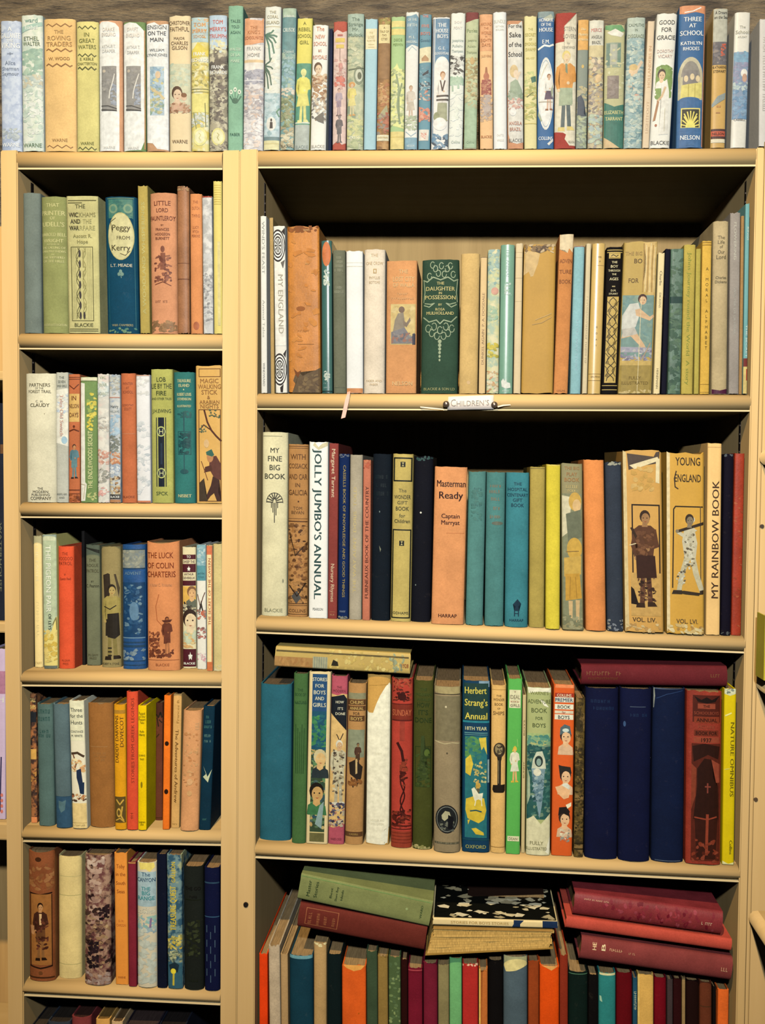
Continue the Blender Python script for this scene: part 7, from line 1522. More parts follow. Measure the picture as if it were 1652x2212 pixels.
B('RC', 845, 892, 1465, 843.5, 888.5, 1832, '#b04030', 'c', 'brick red book with black ornate band and palm', [('b', 1466, 1486, ['#8a3828', '#5a201c', '#b85840'], 24, 6, -.44, .44), ('b', 1488, 1514, ['#3c1614', '#a84a34', '#54201a'], 26, 6, -.44, .44), ('e', 0, 1505, .2, 8, '#3c1614'), ('r', -.48, .48, 1520, 1556, '#7c3024'), ('t', 1539, 'SUNDAY', 14, '#b86444', .9), ('l', 1521, 2, sr), ('l', 1556, 3, sr), ('r', -.1, .14, 1558, 1600, '#9a3c30'), ('k', [(-.2, 1605), (.0, 1622), (.1, 1650)], 6, '#3c1614'), *[('k', [(.05 + .1 * math.sin(j * .6 + p), 1640 + 6 * j) for j in range(24)], 3, '#3c1614') for p in (0, 2)], ('b', 1640, 1700, ['#4a1a16', '#3c1614', '#94402c'], 16, 8, -.1, .3), ('b', 1750, 1790, ['#3c1614', '#8a3828', '#54201a'], 26, 8, -.46, .46), ('l', 1784, 3, sr), ('l', 1791, 2, sr), ('r', -.48, .48, 1796, 1832, '#943c2c'), *[('l', 1800 + 7 * i, 1.4, '#6a281e') for i in range(4)]], sp='round', rag=.003)
hd = '#2c381c'
B('RC', 893.5, 936, 1470, 889.5, 933.5, 1835, '#46481f', 'c', 'olive green book with dark machine engraving', [('t', 1489, 'THE', 6, '#3c4a24', .4), ('t', 1500, 'MODERN', 6, '#3c4a24', .8), ('t', 1511, 'WORLD', 6, '#3c4a24', .7), ('t', 1522, 'HOW', 11, hd, .62), ('t', 1538, "IT'S", 11, hd, .62), ('t', 1555, 'DONE', 11, hd, .84), ('fr', -.4, .4, 1612, 1700, 1.4, hd), ('p', [(-.1, 1590), (.06, 1588), (.1, 1650), (.3, 1680), (-.3, 1690), (-.14, 1640)], '#3a4626'), ('e', .2, 1626, .2, 12, hd), ('e', .2, 1626, .14, 8, '#55642e'), ('b', 1630, 1700, ['#2c381c', '#46522a', '#3a4622'], 30, 7, -.38, .38), ('b', 1826, 1834, ['#b8a878', '#8a8450'], 8, 7)], sp='round')
B('RC', 937, 995, 1483, 936, 993, 1842, '#94805c', 'c', 'grey tan book with torn cap and round dog badge', [('p', [(-.48, 1484), (.48, 1483), (.48, 1498), (0, 1502), (-.48, 1496)], '#a8966c'), ('l', 1500, 1.6, '#2c261e'), ('r', -.44, .48, 1504, 1600, '#7c7056'), ('e', -.05, 1527, .04, 2.4, '#c8b898'), ('k', [(-.46, 1602), (-.1, 1607), (.2, 1604), (.46, 1606)], 2.4, '#b8a680'), ('e', .0, 1627, .03, 2, '#4a4234'), ('e', .0, 1770, .43, 31, '#1c1c1e'), ('e', .0, 1770, .39, 28, '#6f706c'), ('e', .0, 1770, .36, 26, '#222426'), ('p', [(-.2, 1762), (-.06, 1752), (.1, 1754), (.16, 1764), (.04, 1768), (-.08, 1774), (-.18, 1770)], '#b0a888'), ('b', 1776, 1794, ['#5a5c58', '#16181c', '#787868'], 16, 6, -.28, .28), ('p', [(.05, 1760), (.26, 1766), (.22, 1792), (.04, 1790)], '#14161a'), ('l', 1822, 4, '#5a5444', -.46, .46), ('d', 1822, 3, '#8a8068', .8, 9)], sp='round')
ht = ['#2f6a6c', '#5f8a4c', '#d8b83c', '#3f7c58', '#2a5a68']
B('RC', 998.5, 1058.5, 1470, 997.5, 1057, 1842, '#0c3a50', 'p', 'blue teal annual with yellow title and horseman', [('p', [(.1, 1466), (.48, 1468), (.48, 1484), (.2, 1482), (.1, 1476)], '#7c94a8'), ('r', -.44, .44, 1476, 1556, '#243e3c'), ('t', 1491, 'Herbert', 15, '#d8c454', .78, -.02), ('t', 1517, "Strang's", 15, '#d8c454', .82), ('t', 1546, 'Annual', 15, '#d8c454', .8), ('l', 1559, 4, '#2f8090'), ('t', 1573, '18TH YEAR', 8, '#d8d09c', .78), ('l', 1583, 1.6, '#6aa0a0', -.42, .42), ('l', 1587, 1.2, '#6aa0a0', -.42, .42), ('r', -.4, .4, 1590, 1810, '#2c6c74'), ('b', 1592, 1640, ['#5f9050', '#4c8058', '#2f6c74'], 34, 9, -.4, .2), ('p', [(.1, 1594), (.36, 1592), (.4, 1630), (.28, 1612), (.2, 1620)], '#d8bc48'), ('p', [(-.38, 1640), (-.2, 1630), (-.1, 1650), (-.2, 1676), (-.38, 1670)], '#d8b840'), ('b', 1640, 1690, ['#8aa46c', '#d8c890', '#4a8068', '#c8a85c'], 18, 6, -.1, .38), ('p', [(-.36, 1726), (-.1, 1720), (.3, 1724), (.38, 1750), (.3, 1770), (.1, 1778), (-.3, 1768), (-.38, 1750)], '#d4b43c'), ('f', 'stand', .08, 1684, 1724, '#c89c64', '#d8b048', '#c8a04c', '#5f5a48', '#4c4a40'), ('p', [(-.16, 1704), (-.06, 1700), (.1, 1714), (.26, 1712), (.22, 1730), (.1, 1726), (-.04, 1730), (-.1, 1720)], '#e4dcc4'), ('k', [(0, 1728), (-.04, 1740)], 2, '#e4dcc4'), ('k', [(.2, 1728), (.22, 1740)], 2, '#e4dcc4'), ('k', [(-.2, 1752), (0, 1750), (.2, 1753)], 3, '#2a5058'), ('p', [(-.3, 1772), (-.2, 1770), (-.28, 1782)], '#d4b43c'), ('p', [(-.16, 1790), (.0, 1788), (.28, 1798), (.3, 1804), (0, 1802)], '#d4b43c'), ('l', 1814, 3, '#1c4656'), ('t', 1829, 'OXFORD', 8, '#a8a45c', .74), ('r', .42, .5, 1640, 1690, '#8aa4a8')], sp='mid', rag=.003)
B('RC', 1060, 1095, 1480, 1059, 1090.5, 1843, '#e0b064', 'c', 'tan book with black ship telegraph drawing', [('l', 1490, 1, '#a87c44'), ('t', 1503, 'THE', 5, '#7a5630', .34), ('t', 1511, 'WONDER', 6, '#7a5630', .76), ('t', 1521, 'BOOK', 6, '#7a5630', .56), ('t', 1530, 'OF', 4, '#7a5630', .2), ('t', 1540, 'SHIPS', 8, '#7a5630', .76), ('e', .06, 1620, .4, 16, '#3a3028'), ('e', .02, 1618, .26, 11, '#94805c'), ('b', 1610, 1628, ['#54483a', '#b09a70', '#2c241e'], 14, 5, -.16, .24), ('r', -.06, .18, 1636, 1696, '#2c2620'), ('r', -.01, .04, 1640, 1692, '#8a7858'), ('p', [(-.1, 1634), (.24, 1634), (.2, 1642), (-.06, 1642)], '#2c2620'), ('p', [(-.36, 1696), (.46, 1694), (.46, 1708), (.36, 1712), (-.3, 1712), (-.4, 1706)], '#221c18'), ('l', 1830, 1.4, '#a87c44')], sp='round')
B('RC', 1097.5, 1128, 1465, 1091.5, 1123, 1845, '#5cac4c', 'p', 'vivid green book with blond dancing girl', [('r', -.4, .4, 1490, 1529, '#dcd4b0'), ('t', 1495, '*', 5, '#8a4c34', .1), ('t', 1505, 'IDEAL', 9, '#7a6c54', .7), ('t', 1515, 'BOOK for', 4, '#a85c44', .6), ('t', 1523, 'GIRLS', 6, '#7a6c54', .64), ('f', 'skirt', .04, 1612, 1690, '#dcb078', '#d8b444', '#e0d8c0', '#d8d4bc', '#d8a870'), ('k', [(-.1, 1622), (.05, 1612), (.14, 1620)], 3, '#d8b444'), ('k', [(.2, 1596), (.26, 1612)], 1.4, '#8ac06c'), ('r', -.4, .44, 1806, 1817, '#dcd4b0'), ('t', 1811.5, 'DEAN', 6, '#7a6c54', .6)], sp='flat')
B('RC', 1128.8, 1136.5, 1500, 1123.8, 1134.5, 1843, '#c8b078', 'p', 'thin cream book beside vivid green one', [('v', 1555, 1588, 'BOYS', 4, '#7a6844', 'u'), ('v', 1645, 1680, 'BUNNY', 4, '#7a6844', 'u')])
B('RC', 1137.5, 1192, 1485, 1135, 1188, 1848, '#a9ac6c', 'p', 'green and white jacket with hooded arctic explorer', [('p', [(-.48, 1486), (.48, 1484), (.48, 1496), (0, 1494), (-.44, 1498)], '#ece4cc'), ('t', 1497, "WARNE'S", 7, '#7c7c4c', .8), ('t', 1515, 'ADVENTURE', 9, '#5a6038', .92), ('p', [(.0, 1510), (.2, 1514), (.4, 1528), (.2, 1524)], '#f0e8d4'), ('t', 1534, 'BOOK', 10, '#5a6038', .64), ('t', 1551, 'FOR', 7, '#5a6038', .3), ('t', 1566, 'BOYS', 9, '#5a6038', .62), ('r', -.5, .5, 1584, 1600, '#a0b078'), ('b', 1588, 1616, ['#5f9080', '#8aa880', '#4a8078'], 26, 9), ('r', -.5, .5, 1612, 1770, '#2f5a58'), ('b', 1610, 1765, ['#2a5050', '#44706a', '#24444a', '#7c9078'], 70, 9), ('p', [(-.24, 1640), (-.1, 1624), (.14, 1622), (.26, 1640), (.3, 1660), (-.3, 1662)], '#c8c8b4'), ('e', .0, 1644, .17, 12, '#2c3838'), ('e', .0, 1646, .1, 8, '#8aa098'), ('p', [(-.3, 1660), (.26, 1660), (.2, 1700), (.14, 1740), (.04, 1768), (-.06, 1740), (-.2, 1700)], '#7c94a0'), ('b', 1664, 1730, ['#a4b4b4', '#5c7888', '#94a8b4', '#44606c'], 30, 7, -.26, .22), ('e', -.06, 1668, .16, 8, '#dcd4c0'), ('p', [(-.46, 1660), (-.36, 1680), (-.34, 1720), (-.46, 1740)], '#a8b498'), ('p', [(-.5, 1772), (-.2, 1762), (.1, 1780), (.5, 1756), (.5, 1848), (-.5, 1848)], '#d9cfac'), ('t', 1821, 'FULLY', 8, '#7c7450', .6, -.06), ('t', 1833, 'ILLUSTRATED', 7, '#7c7450', .84, -.06), ('p', [(.3, 1840), (.48, 1806), (.5, 1820), (.44, 1846)], '#f0e8d4')], sp='mid', rag=.002)
pr = '#d85c24'
def _face(y, u):
    return [('f', 'bust', u, y - 24, y + 34, '#e2b48c', '#3a2a26', '#d8b090', '#c8a078', '#c8a078')]
B('RC', 1194.5, 1243, 1478, 1190.5, 1235.5, 1849, pr, 'p', 'bright orange book with three helmeted faces', [('p', [(-.4, 1476), (.46, 1476), (.48, 1486), (-.44, 1486)], '#e88858'), ('r', -.44, .46, 1497, 1506, '#a03424'), ('t', 1501.5, 'COLLINS', 6, '#e8d8b8', .74), ('r', -.44, .46, 1506, 1517, '#d8d4c4'), ('t', 1511.5, 'PREMIER', 8, '#2c3458', .84), ('r', -.44, .46, 1521, 1532, '#e4dcc8'), ('t', 1526.5, 'BOOK', 7.5, '#3a3434', .64), ('r', -.44, .46, 1535, 1541, '#d8c8b0'), ('t', 1538, 'for', 5, '#a04434', .3), ('r', -.44, .46, 1543, 1554, '#e4dcc8'), ('t', 1548.5, 'BOYS', 8, '#3a3434', .64),
    *_face(1596, .1), ('p', [(-.18, 1588), (-.16, 1572), (.04, 1564), (.3, 1568), (.38, 1586), (.1, 1580)], '#54646c'), ('e', .1, 1577, .16, 4, '#c8d0cc'), *_face(1682, .12), ('p', [(-.22, 1652), (-.06, 1654), (.36, 1656), (.42, 1670), (.1, 1664), (-.16, 1672)], '#2c2826'), ('e', .14, 1700, .2, 9, '#d8d4c8'), ('p', [(-.36, 1700), (-.06, 1696), (.36, 1706), (.3, 1722), (.06, 1726), (-.24, 1714)], '#e8b488'), *_face(1774, .1), ('p', [(-.2, 1762), (-.16, 1744), (.2, 1742), (.36, 1752), (.3, 1762), (0, 1756)], '#241e1e'), ('p', [(.16, 1738), (.42, 1732), (.42, 1740), (.24, 1746)], '#ece0c4'), ('b', 1792, 1818, ['#e8dcc0', '#c86c4c', '#8a8c84'], 16, 6, -.1, .36)], sp='flat')
B('RC', 1244, 1264, 1507, 1236, 1262, 1852, ('#5f4c24', '#3a301c', '#84683a'), 's', 'dark olive gold book with scroll pattern', [('d', 1520, 8, '#2c2416', .6, 3), ('d', 1545, 8, '#2c2416', .7, 4), ('d', 1567, 8, '#2c2416', .7, 4), ('d', 1590, 7, '#2c2416', .8, 4), ('b', 1610, 1800, ['#2c2416', '#7a6034', '#4a3c20'], 50, 6), ('l', 1822, 3, '#2c2416'), ('l', 1834, 3, '#2c2416')])
nv = '#16294c'
B('RC', 1265, 1338, 1487, 1263, 1334, 1856, '#0a1830', 'c', 'leftmost of three thick navy volumes', [('d', 1515, 7, '#1c2c4c', .7, 7), ('d', 1530, 7, '#1c2c4c', .74, 8)], sp='round')
B('RC', 1340, 1410, 1488, 1336, 1404, 1861, '#081830', 'c', 'middle of three thick navy volumes', [('l', 1527, 1.4, '#4a5468', -.2, .3), ('e', -.36, 1565, .04, 6, '#3a5078'), ('d', 1545, 7, '#1c2c4c', .74, 8)], sp='round')
B('RC', 1412, 1482, 1487, 1407.5, 1477.5, 1863, '#0a1c32', 'c', 'navy volume with pale torn top corner', [('k', [(-.48, 1489), (.0, 1488), (.48, 1487)], 2, '#5a6478'), ('k', [(-.48, 1488), (-.46, 1505), (-.49, 1530)], 3, '#8a8c88'), ('k', [(-.4, 1510), (-.1, 1500), (.4, 1492)], 1.2, '#2c406a'), ('l', 1860, 2, '#4a5468', -.4, .4)], sp='round')
rb = '#2a1512'
B('RC', 1484, 1561, 1492, 1481, 1557, 1868, '#8c3424', 'l', 'thick red brown book with near black knight design', [('r', -.34, .44, 1502, 1560, '#4a1e18'), ('p', [(-.3, 1504), (-.1, 1512), (.05, 1506), (.2, 1512), (.42, 1503), (.3, 1516), (.06, 1520), (-.2, 1516)], '#1c0e0c'), ('r', -.2, .3, 1520, 1531, '#8a4030'), ('t', 1525.5, 'THE', 6, rb, .3, .05), ('t', 1540, 'SCHOOLBOYS', 7, '#8a4030', .7, .05), ('r', -.3, .42, 1548, 1562, '#7c3424'), ('t', 1555, 'ANNUAL', 8, rb, .6, .06), ('t', 1570, 'PICTURE', 7, '#8a4030', .66, .05), ('r', -.3, .4, 1577, 1590, '#6a2c20'), ('t', 1583, 'BOOK FOR', 8, rb, .6, .05), ('r', -.3, .42, 1592, 1604, '#8a4030'), ('t', 1598, '1937', 9, rb, .44, .05), ('r', -.36, .46, 1606, 1860, '#52221a'), ('p', [(-.34, 1612), (.0, 1606), (.44, 1612), (.4, 1640), (.1, 1630), (-.3, 1646)], rb), ('p', [(-.2, 1660), (.0, 1638), (.2, 1640), (.26, 1680), (.4, 1700), (.42, 1770), (-.3, 1770), (-.2, 1700)], rb), ('p', [(.2, 1640), (.44, 1650), (.44, 1690), (.34, 1690)], '#8a4030'), ('p', [(-.36, 1650), (-.22, 1660), (-.24, 1720), (-.36, 1750)], '#7c3828'), ('k', [(.1, 1692), (.1, 1712)], 3, '#7c3c34'), ('k', [(.03, 1699), (.18, 1699)], 3, '#7c3c34'), ('p', [(-.26, 1770), (.4, 1770), (.34, 1856), (-.2, 1856)], '#341814'), ('k', [(.1, 1760), (.08, 1846)], 6, '#8a3c2c'), ('k', [(-.26, 1766), (.1, 1770), (.36, 1764)], 3, '#8a3c2c'), ('b', 1815, 1862, ['#7c3424', '#8a4030', '#4a1e18'], 16, 9, -.34, .44)], sp='mid', rag=.003)
B('RC', 1562.5, 1592.5, 1487, 1559.5, 1585, 1868, '#d0b410', 'p', 'yellow jacketed book leaning on right upright', [('p', [(-.5, 1487), (.5, 1487), (.5, 1498), (0, 1503), (-.5, 1499)], '#c8c4a4'), ('b', 1489, 1498, ['#6a7470', '#d8d4b8'], 5, 6), ('k', [(-.4, 1546), (.1, 1540)], 3, '#e0d48c'), ('v', 1560, 1720, 'NATURE OMNIBUS', 9, '#6a5c14', 'd', .22), ('v', 1815, 1845, 'Collins', 7, '#6a5c14', 'd', .2), ('k', [(-.4, 1662), (0, 1660)], 1.4, '#d8cc7c'), ('p', [(-.5, 1860), (0, 1866), (.5, 1862), (.5, 1868), (-.5, 1868)], '#d8d09c')], sp='flat')

# ------------------------------------------------------------------ wide case, bottom shelf: upright books
RDY = 2520
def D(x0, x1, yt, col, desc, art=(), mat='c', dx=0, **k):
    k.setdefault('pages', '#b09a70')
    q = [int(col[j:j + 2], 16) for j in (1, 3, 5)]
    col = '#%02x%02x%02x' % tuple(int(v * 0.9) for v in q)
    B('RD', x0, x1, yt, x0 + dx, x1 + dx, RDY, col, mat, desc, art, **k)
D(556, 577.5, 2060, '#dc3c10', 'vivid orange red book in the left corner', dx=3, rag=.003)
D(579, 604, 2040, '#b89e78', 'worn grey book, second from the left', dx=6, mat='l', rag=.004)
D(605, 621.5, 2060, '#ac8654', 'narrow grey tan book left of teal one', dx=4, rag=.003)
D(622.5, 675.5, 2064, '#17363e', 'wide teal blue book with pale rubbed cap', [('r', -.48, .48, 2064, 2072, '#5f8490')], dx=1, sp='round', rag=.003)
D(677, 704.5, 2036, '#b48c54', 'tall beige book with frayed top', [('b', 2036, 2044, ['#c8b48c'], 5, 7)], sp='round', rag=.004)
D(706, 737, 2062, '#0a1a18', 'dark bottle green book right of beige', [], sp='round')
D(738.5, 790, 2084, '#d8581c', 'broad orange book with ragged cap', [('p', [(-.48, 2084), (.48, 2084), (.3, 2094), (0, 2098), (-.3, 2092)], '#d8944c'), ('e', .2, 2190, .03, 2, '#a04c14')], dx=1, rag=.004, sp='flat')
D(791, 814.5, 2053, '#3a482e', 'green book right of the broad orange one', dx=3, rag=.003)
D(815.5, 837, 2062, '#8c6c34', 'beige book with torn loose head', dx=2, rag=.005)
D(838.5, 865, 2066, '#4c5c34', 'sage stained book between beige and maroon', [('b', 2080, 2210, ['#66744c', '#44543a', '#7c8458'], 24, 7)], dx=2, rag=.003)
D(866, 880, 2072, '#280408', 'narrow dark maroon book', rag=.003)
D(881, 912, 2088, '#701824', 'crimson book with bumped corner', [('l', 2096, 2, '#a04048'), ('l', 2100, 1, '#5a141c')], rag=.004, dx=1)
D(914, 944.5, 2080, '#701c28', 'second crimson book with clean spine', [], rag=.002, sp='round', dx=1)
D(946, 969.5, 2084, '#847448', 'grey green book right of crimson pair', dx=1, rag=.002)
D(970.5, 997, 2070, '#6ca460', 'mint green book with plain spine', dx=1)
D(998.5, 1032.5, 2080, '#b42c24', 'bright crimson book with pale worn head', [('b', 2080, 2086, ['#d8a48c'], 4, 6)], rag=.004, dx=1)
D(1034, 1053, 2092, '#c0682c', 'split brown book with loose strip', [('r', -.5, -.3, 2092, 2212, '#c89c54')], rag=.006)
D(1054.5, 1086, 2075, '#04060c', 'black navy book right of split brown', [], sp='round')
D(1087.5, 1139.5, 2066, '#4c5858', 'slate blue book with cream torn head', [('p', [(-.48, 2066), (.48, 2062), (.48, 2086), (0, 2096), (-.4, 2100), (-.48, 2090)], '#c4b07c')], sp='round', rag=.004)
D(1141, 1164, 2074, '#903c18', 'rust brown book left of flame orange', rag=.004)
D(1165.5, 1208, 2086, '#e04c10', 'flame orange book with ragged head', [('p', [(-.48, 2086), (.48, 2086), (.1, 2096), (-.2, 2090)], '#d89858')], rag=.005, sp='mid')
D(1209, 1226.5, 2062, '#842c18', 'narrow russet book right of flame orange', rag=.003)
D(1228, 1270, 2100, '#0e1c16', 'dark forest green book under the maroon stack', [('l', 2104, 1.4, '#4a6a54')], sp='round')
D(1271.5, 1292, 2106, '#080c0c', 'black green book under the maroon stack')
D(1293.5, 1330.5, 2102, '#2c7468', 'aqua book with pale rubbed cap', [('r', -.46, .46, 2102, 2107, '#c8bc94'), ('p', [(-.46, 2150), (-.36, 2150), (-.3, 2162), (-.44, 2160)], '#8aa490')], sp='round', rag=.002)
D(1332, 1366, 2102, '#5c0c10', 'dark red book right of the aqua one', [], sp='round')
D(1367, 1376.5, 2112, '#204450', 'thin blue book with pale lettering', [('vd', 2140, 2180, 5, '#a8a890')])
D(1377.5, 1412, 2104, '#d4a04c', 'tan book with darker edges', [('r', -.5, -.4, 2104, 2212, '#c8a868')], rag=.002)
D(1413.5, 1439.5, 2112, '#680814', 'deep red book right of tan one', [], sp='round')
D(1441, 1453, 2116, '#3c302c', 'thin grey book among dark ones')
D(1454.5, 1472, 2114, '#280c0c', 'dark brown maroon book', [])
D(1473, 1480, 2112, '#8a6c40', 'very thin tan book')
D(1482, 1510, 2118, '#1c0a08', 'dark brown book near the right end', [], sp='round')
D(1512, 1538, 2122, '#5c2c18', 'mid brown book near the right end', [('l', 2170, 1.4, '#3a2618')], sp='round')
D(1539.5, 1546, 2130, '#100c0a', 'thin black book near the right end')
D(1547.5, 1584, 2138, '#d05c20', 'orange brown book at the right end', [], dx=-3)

place_all()

# ------------------------------------------------------------------ books lying flat
flat_book('worn tan book lying flat across upright books', (593, 1398), (887, 1410), (592, 1437), (886, 1459), .012, '#c9a95c', 'p',
          [('r', -.5, .02, 0, 84, '#b08450'), ('b', 2, 82, ['#a87848', '#c09058'], 14, 8, -.48, .0), ('r', -.5, .1, 84, 116, '#a8a484'), *[('l', 88 + 5 * i, 1, '#7a8078', -.45, .1) for i in range(6)], ('b', 120, 270, ['#d4b868', '#dcc47c', '#c4a458'], 30, 8), ('p', [(-.3, 124), (0, 128), (-.1, 138), (-.3, 140)], '#2c281e'), ('b', 250, 280, ['#98a488', '#c8b878', '#8a8c70'], 14, 6), ('v', 276, 290, '1928', 8, '#8a3a24', 'd', -.1), ('r', .26, .34, 4, 290, '#6a5a38')], 'books lying flat', sp='flat', depth=.19, rag=.002)
flat_book('maroon book lying flat on the navy volumes', (1256, 1437), (1572, 1440), (1254, 1480), (1570, 1485), .012, '#682628', 'c',
          [('vd', 12, 84, 8, '#7c5034', .1), ('vd', 16, 80, 5, '#704428', -.15), ('vd', 280, 300, 7, '#7c5034', .05)], 'books lying flat', sp='round', depth=.2)
flat_book('green book lying tilted, topmost at left', (650, 1888), (938, 1946), (642, 1940), (924, 2003), .006, '#7a7c48', 'c',
          [('t', 22, 'Master', 8, '#26331f', -.62), ('t', 38, 'Stories', 8, '#26331f', -.62), ('t', 72, 'Best', 5, '#26331f', -.4), ('t', 84, 'Short Boy', 5, '#26331f', -.56), ('t', 96, 'Ideals', 5, '#26331f', -.4), ('t', 272, 'WARD', 5, '#3a4a2c', -.5), ('r', .4, .44, 0, 290, '#6f8450'), ('e', .0, 240, .05, 2.6, '#8a9468')], 'books lying flat', sp='flat', depth=.17)
flat_book('red brown book lying beneath the green one', (648, 1946), (922, 2008), (640, 2008), (917, 2050), .006, '#60281e', 'c',
          [('fr', -.3, .38, 16, 88, 1.4, '#94583c'), ('d', 26, 7, '#94583c', .5, 5), ('d', 44, 6, '#94583c', .5, 5), ('d', 60, 6, '#94583c', .4, 4), ('d', 78, 6, '#94583c', .4, 4)], 'books lying flat', sp='mid', depth=.17)
flat_book('coral red book lying between two crimson ones', (1221, 1979), (1581, 2031), (1222, 2006), (1580, 2055), .006, '#b04634', 'c', [], 'books lying flat', sp='round', depth=.22)
flat_book('crimson mottled book lying topmost at right', (1240, 1929), (1563, 1972), (1238, 1977), (1558, 2023), .006, '#7a2c2c', 'l',
          [('b', 60, 310, ['#8a3038', '#5f1422', '#94404c', '#742430'], 40, 9, -.44, .44), ('vd', 22, 76, 3, '#c89c84', .28), ('vd', 280, 300, 6, '#c8a48c', -.05)], 'books lying flat', sp='round', depth=.2)
flat_book('maroon book with gilt lettering lying lowest at right', (1255, 2026), (1584, 2072), (1252, 2074), (1579, 2122), .006, '#76342e', 'c',
          [('t', 30, 'HE', 9, '#d8b890', -.3, .2), ('t', 50, 'B', 9, '#e0c8a0', -.26, .2), ('vd', 60, 92, 5, '#c8a07c', .15), ('vd', 106, 120, 4, '#b88c70', .1), ('vd', 308, 320, 8, '#b88c70', 0)], 'books lying flat', sp='round', depth=.22)


def page_stack(desc, tl, tr, bl, br, y, col, page, depth, cover_top, jag=0.0015, nleaf=9):
    """a book lying with its page edges toward the room: uneven leaves between two thin boards"""
    P = [at(*q, y) for q in (tl, tr, bl, br)]
    e = illum((P[0] + P[3]) / 2)
    root = empty('book', (P[2] + P[3]) / 2, desc, 'book', 'books lying flat')
    off = root.location
    rnd = random.Random(int(tl[0]))
    pc = albedo(page, e)

    def slab(name, t0, t1, mat, c, x_in0, x_in1, yy, dep, wob=0.0):
        n = 8
        vs, fs = [], []
        for k in range(n + 1):
            s = x_in0 + (1 - x_in0 - x_in1) * k / n
            a = P[2].lerp(P[3], s)
            b_ = P[0].lerp(P[1], s)
            lo_, hi_ = a.lerp(b_, t0), a.lerp(b_, t1)
            w1 = wob * (rnd.random() - .5)
            for (q, yq) in ((lo_, yy + w1), (hi_, yy + w1), (hi_, yy + dep), (lo_, yy + dep)):
                vs.append((q.x - off.x, yq - off.y, q.z - off.z))
        for k in range(n):
            i = k * 4
            for j in range(4):
                fs.append((i + j, i + 4 + j, i + 4 + (j + 1) % 4, i + (j + 1) % 4))
        fs += [(0, 1, 2, 3), (4 * n + 3, 4 * n + 2, 4 * n + 1, 4 * n)]
        o = mesh_obj(name, vs, fs, mat, root)
        o.color = (*c, 1)
        return o
    slab('cover', 0.0, 0.05, 'book_cloth', albedo(col, e), 0, 0, y, depth)
    for i in range(nleaf):
        t0 = .05 + .88 * i / nleaf
        t1 = .05 + .88 * (i + .93) / nleaf
        sh = 0.85 + 0.25 * rnd.random()
        slab('page_section', t0, t1, 'aged_pages', [q * sh for q in pc], .004 + .02 * rnd.random(), .003 + .03 * rnd.random(), y + .001 + jag * rnd.random(), depth - .006, jag)
    slab('cover', .93, 1.0, 'book_cloth', albedo(cover_top, e), 0, 0.02, y, depth)
    return root


page_stack('thick coverless book of yellowed pages lying flat', (936, 2003), (1199, 2010), (918, 2064), (1194, 2050), .008, '#9a7434', '#cfa256', .17, '#a87c3c')
flat_book('thin cream paperback lying on the yellowed pages', (934, 1984), (1205, 1990), (934, 1997), (1205, 2007), .008, '#d8bc80', 'p',
          [('v', 40, 165, 'STORIES FOR BOYS STORIES', 5, '#a8844c', 'd'), ('p', [(-.5, 172), (-.5, 190), (0, 190), (.5, 198), (.5, 176), (0, 176)], '#1c2c4c'), ('r', -.5, .5, 238, 271, '#1c2c4c')], 'books lying flat', sp='flat', depth=.17, top_print=True)
page_stack('thin dark book lying high at the back of the stack', (1010, 1936), (1178, 1931), (1012, 1944), (1178, 1942), .0835, '#4a3020', '#b88c54', .12, '#2c1c14', nleaf=3)

# ------------------------------------------------------------------ shelf sign, pins and clear tape strips
def on_shelf_edge(u, v, key='RA'):
    return at(u, v, -0.0008)


a, b_, c, d = on_shelf_edge(968, 857), on_shelf_edge(1066, 853.5), on_shelf_edge(1066, 884), on_shelf_edge(966, 885.5)
bm = bmesh.new()
n = 12
rows_ = []
for i in range(n + 1):
    t = i / n
    p, q = a.lerp(b_, t), d.lerp(c, t)
    bow = -0.0022 * math.sin(math.pi * t) - 0.0006
    rows_.append([bm.verts.new((r_.x, r_.y + bow + dy, r_.z)) for r_ in (p, p.lerp(q, .5), q) for dy in (0.0,)])
for i in range(n):
    for j in range(2):
        bm.faces.new((rows_[i][j], rows_[i + 1][j], rows_[i + 1][j + 1], rows_[i][j + 1]))
for f in bm.faces:
    f.smooth = True
me = bpy.data.meshes.new('paper_card')
bmesh.ops.recalc_face_normals(bm, faces=bm.faces[:])
ctr = (a + b_ + c + d) / 4
bmesh.ops.translate(bm, verts=bm.verts[:], vec=-ctr)
bm.to_mesh(me); bm.free()
sign = empty('shelf_sign', ctr, "white paper sign pinned to the wide case's middle shelf edge", 'sign')
card = bpy.data.objects.new('paper_card', me)
COL.objects.link(card)
card.parent = sign
sol = card.modifiers.new('thickness', 'SOLIDIFY'); sol.thickness = 0.0004
card.color = (0.86, 0.86, 0.82, 1)
me.materials.append(MATS['book_paper'])
wsg = (b_ - a).length
v, f, x0, x1, y0, y1 = text_polys('CHILDREN\u2019S')
bm = bmesh.new()
ink = bm.loops.layers.float_color.new('Ink')
big, fbig = text_polys('C')[:2], None
def add_text(bm, s, x_at, width, hgt, zc):
    v, f, x0, x1, y0, y1 = text_polys(s)
    bv = []
    for px, py in v:
        x = x_at + (px - x0) / (x1 - x0) * width
        t = x / wsg + .5
        bv.append(bm.verts.new((x, -0.0022 * math.sin(math.pi * t) - 0.0012, zc + (py - y0) / 0.73 * hgt + (x / wsg) * (b_.z - a.z))))
    for g in f:
        fc = bm.faces.new([bv[i] for i in g])
        for l in fc.loops:
            l[ink] = (0.32, 0.31, 0.27, 1)
add_text(bm, 'C', -wsg * .44, wsg * .11, .0105, -.0045)
add_text(bm, 'HILDREN', -wsg * .31, wsg * .60, .0078, -.0045)
add_text(bm, "\u2019S", wsg * .315, wsg * .09, .0078, -.0045)
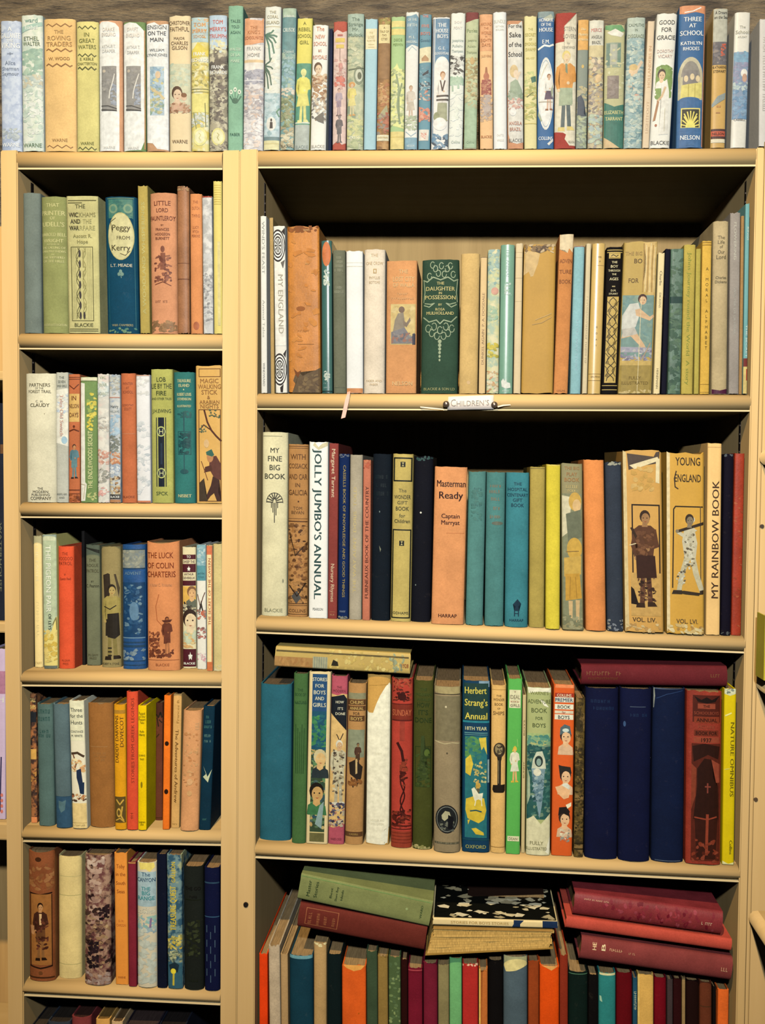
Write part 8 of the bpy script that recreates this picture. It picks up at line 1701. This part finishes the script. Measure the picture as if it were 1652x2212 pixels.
for fc in bm.faces:
    fc.normal_update()
    if fc.normal.y > 0:
        fc.normal_flip()
me = bpy.data.meshes.new('lettering'); bm.to_mesh(me); bm.free()
me.materials.append(MATS['printing_ink'])
o = bpy.data.objects.new('lettering', me); COL.objects.link(o); o.parent = sign
for (u, v, ds) in ((963.5, 873, 'dark round pin at the left end of the shelf sign'), (1067.5, 874.5, 'round pin at the right end of the shelf sign')):
    p = at(u, v, -0.003)
    bm = bmesh.new()
    bmesh.ops.create_uvsphere(bm, u_segments=20, v_segments=12, radius=0.0046)
    for q in bm.verts:
        q.co.y *= 0.62
    root = empty('drawing_pin', p, ds, 'pin')
    bm_obj('pin_head', bm, 'pin_metal', root, True)
    bm = bmesh.new()
    bmesh.ops.create_cone(bm, cap_ends=True, segments=8, radius1=0.0007, radius2=0.0007, depth=0.006, matrix=Matrix.Translation((0, 0.004, 0)) @ Matrix.Rotation(math.pi / 2, 4, 'X'))
    bm_obj('pin_shaft', bm, 'pin_metal', root)


def tape(pts, y, desc):
    P = [at(u, v, y) for u, v in pts]
    ctr = sum(P, Vector()) / len(P)
    n = len(P)
    vs = [tuple(p - ctr) for p in P] + [tuple(p - ctr + Vector((0, .0005, 0))) for p in P]
    fs = [tuple(range(n)), tuple(range(2 * n - 1, n - 1, -1))] + [(i, (i + 1) % n, (i + 1) % n + n, i + n) for i in range(n)]
    o = mesh_obj('tape_strip', vs, fs, 'clear_tape')
    o.location = ctr
    o['label'] = desc
    o['category'] = 'tape'


tape([(907, 878), (930, 880), (957, 883), (957, 885.5), (930, 883), (908, 880.5)], -0.0012, 'curling strip of tape left of the shelf sign')
tape([(1074, 877.5), (1086, 874), (1102, 873.5), (1103, 875.5), (1088, 877), (1075, 880)], -0.0012, 'short strip of tape right of the shelf sign')

# ------------------------------------------------------------------ slivers seen in the neighbouring cases
def sliver(desc, u0, u1, v0, v1, key_y, col, mat, art, depth=.15, base=0):
    a, b2 = at(u0, v0, key_y), at(u1, v1, key_y)
    b2.z = at(8, base, ny).z + .0004
    w, h = b2.x - a.x, a.z - b2.z
    root = empty('book', ((a.x + b2.x) / 2, key_y, b2.z), desc, 'book', 'books in the neighbouring bookcases')
    rnd = random.Random(int(v0))
    e = [.7 * v for v in illum(Vector(root.location))]
    prof = spine_profile(w, 'flat')
    sp = Spine(w, h, u1 - u0, v0, v1, prof[:2], 0, 0, e)
    finish(root, dict(col=col, mat=mat, art=art), sp, w, h, depth, prof, 0, 0, e, rnd)


sliver('dark book with pale upright lettering at the left edge', -14, 11, 870, 1343.6, .10, '#1e2026', 'c', [('v', 1130, 1280, 'WATERHOUSE', 6, '#5a584c', 'd', .1), ('r', .1, .4, 960, 980, '#5a3c28')], .17, 1344)
sliver('lavender magazine on the set-back bookcase at the left edge', -18, 11.5, 1400, 1777.6, .10, '#a89098', 'p', [('r', -.5, .5, 1450, 1500, '#8a5c74'), ('t', 1512, 'H', 14, '#d8d0cc', .4, .2), ('k', [(.2, 1640), (.1, 1760)], 3, '#2c2848'), *[('e', .24, 1724 + 12 * i, .1, 4, '#a85c54') for i in range(4)]], .17, 1778)
p = at(1660, 1445, -0.06)
bm = bmesh.new()
sx = at(1649.5, 1330, -0.06)
root = empty('book', (sx.x + .012, -0.06, at(1631, 1458, -0.02).z + .0003), 'yellow book cut off by the right edge in the corner bookcase', 'book')
e = illum(Vector(root.location))
prof = spine_profile(.02, 'flat')
hh = sx.z - root.location.z
sp = Spine(.02, hh, 30, 1330, 1460, prof[:2], 0, 0, e)
finish(root, dict(col='#c8b43c', mat='p', art=[]), sp, .02, hh, .036, prof, 0, 0, e, random.Random(3))
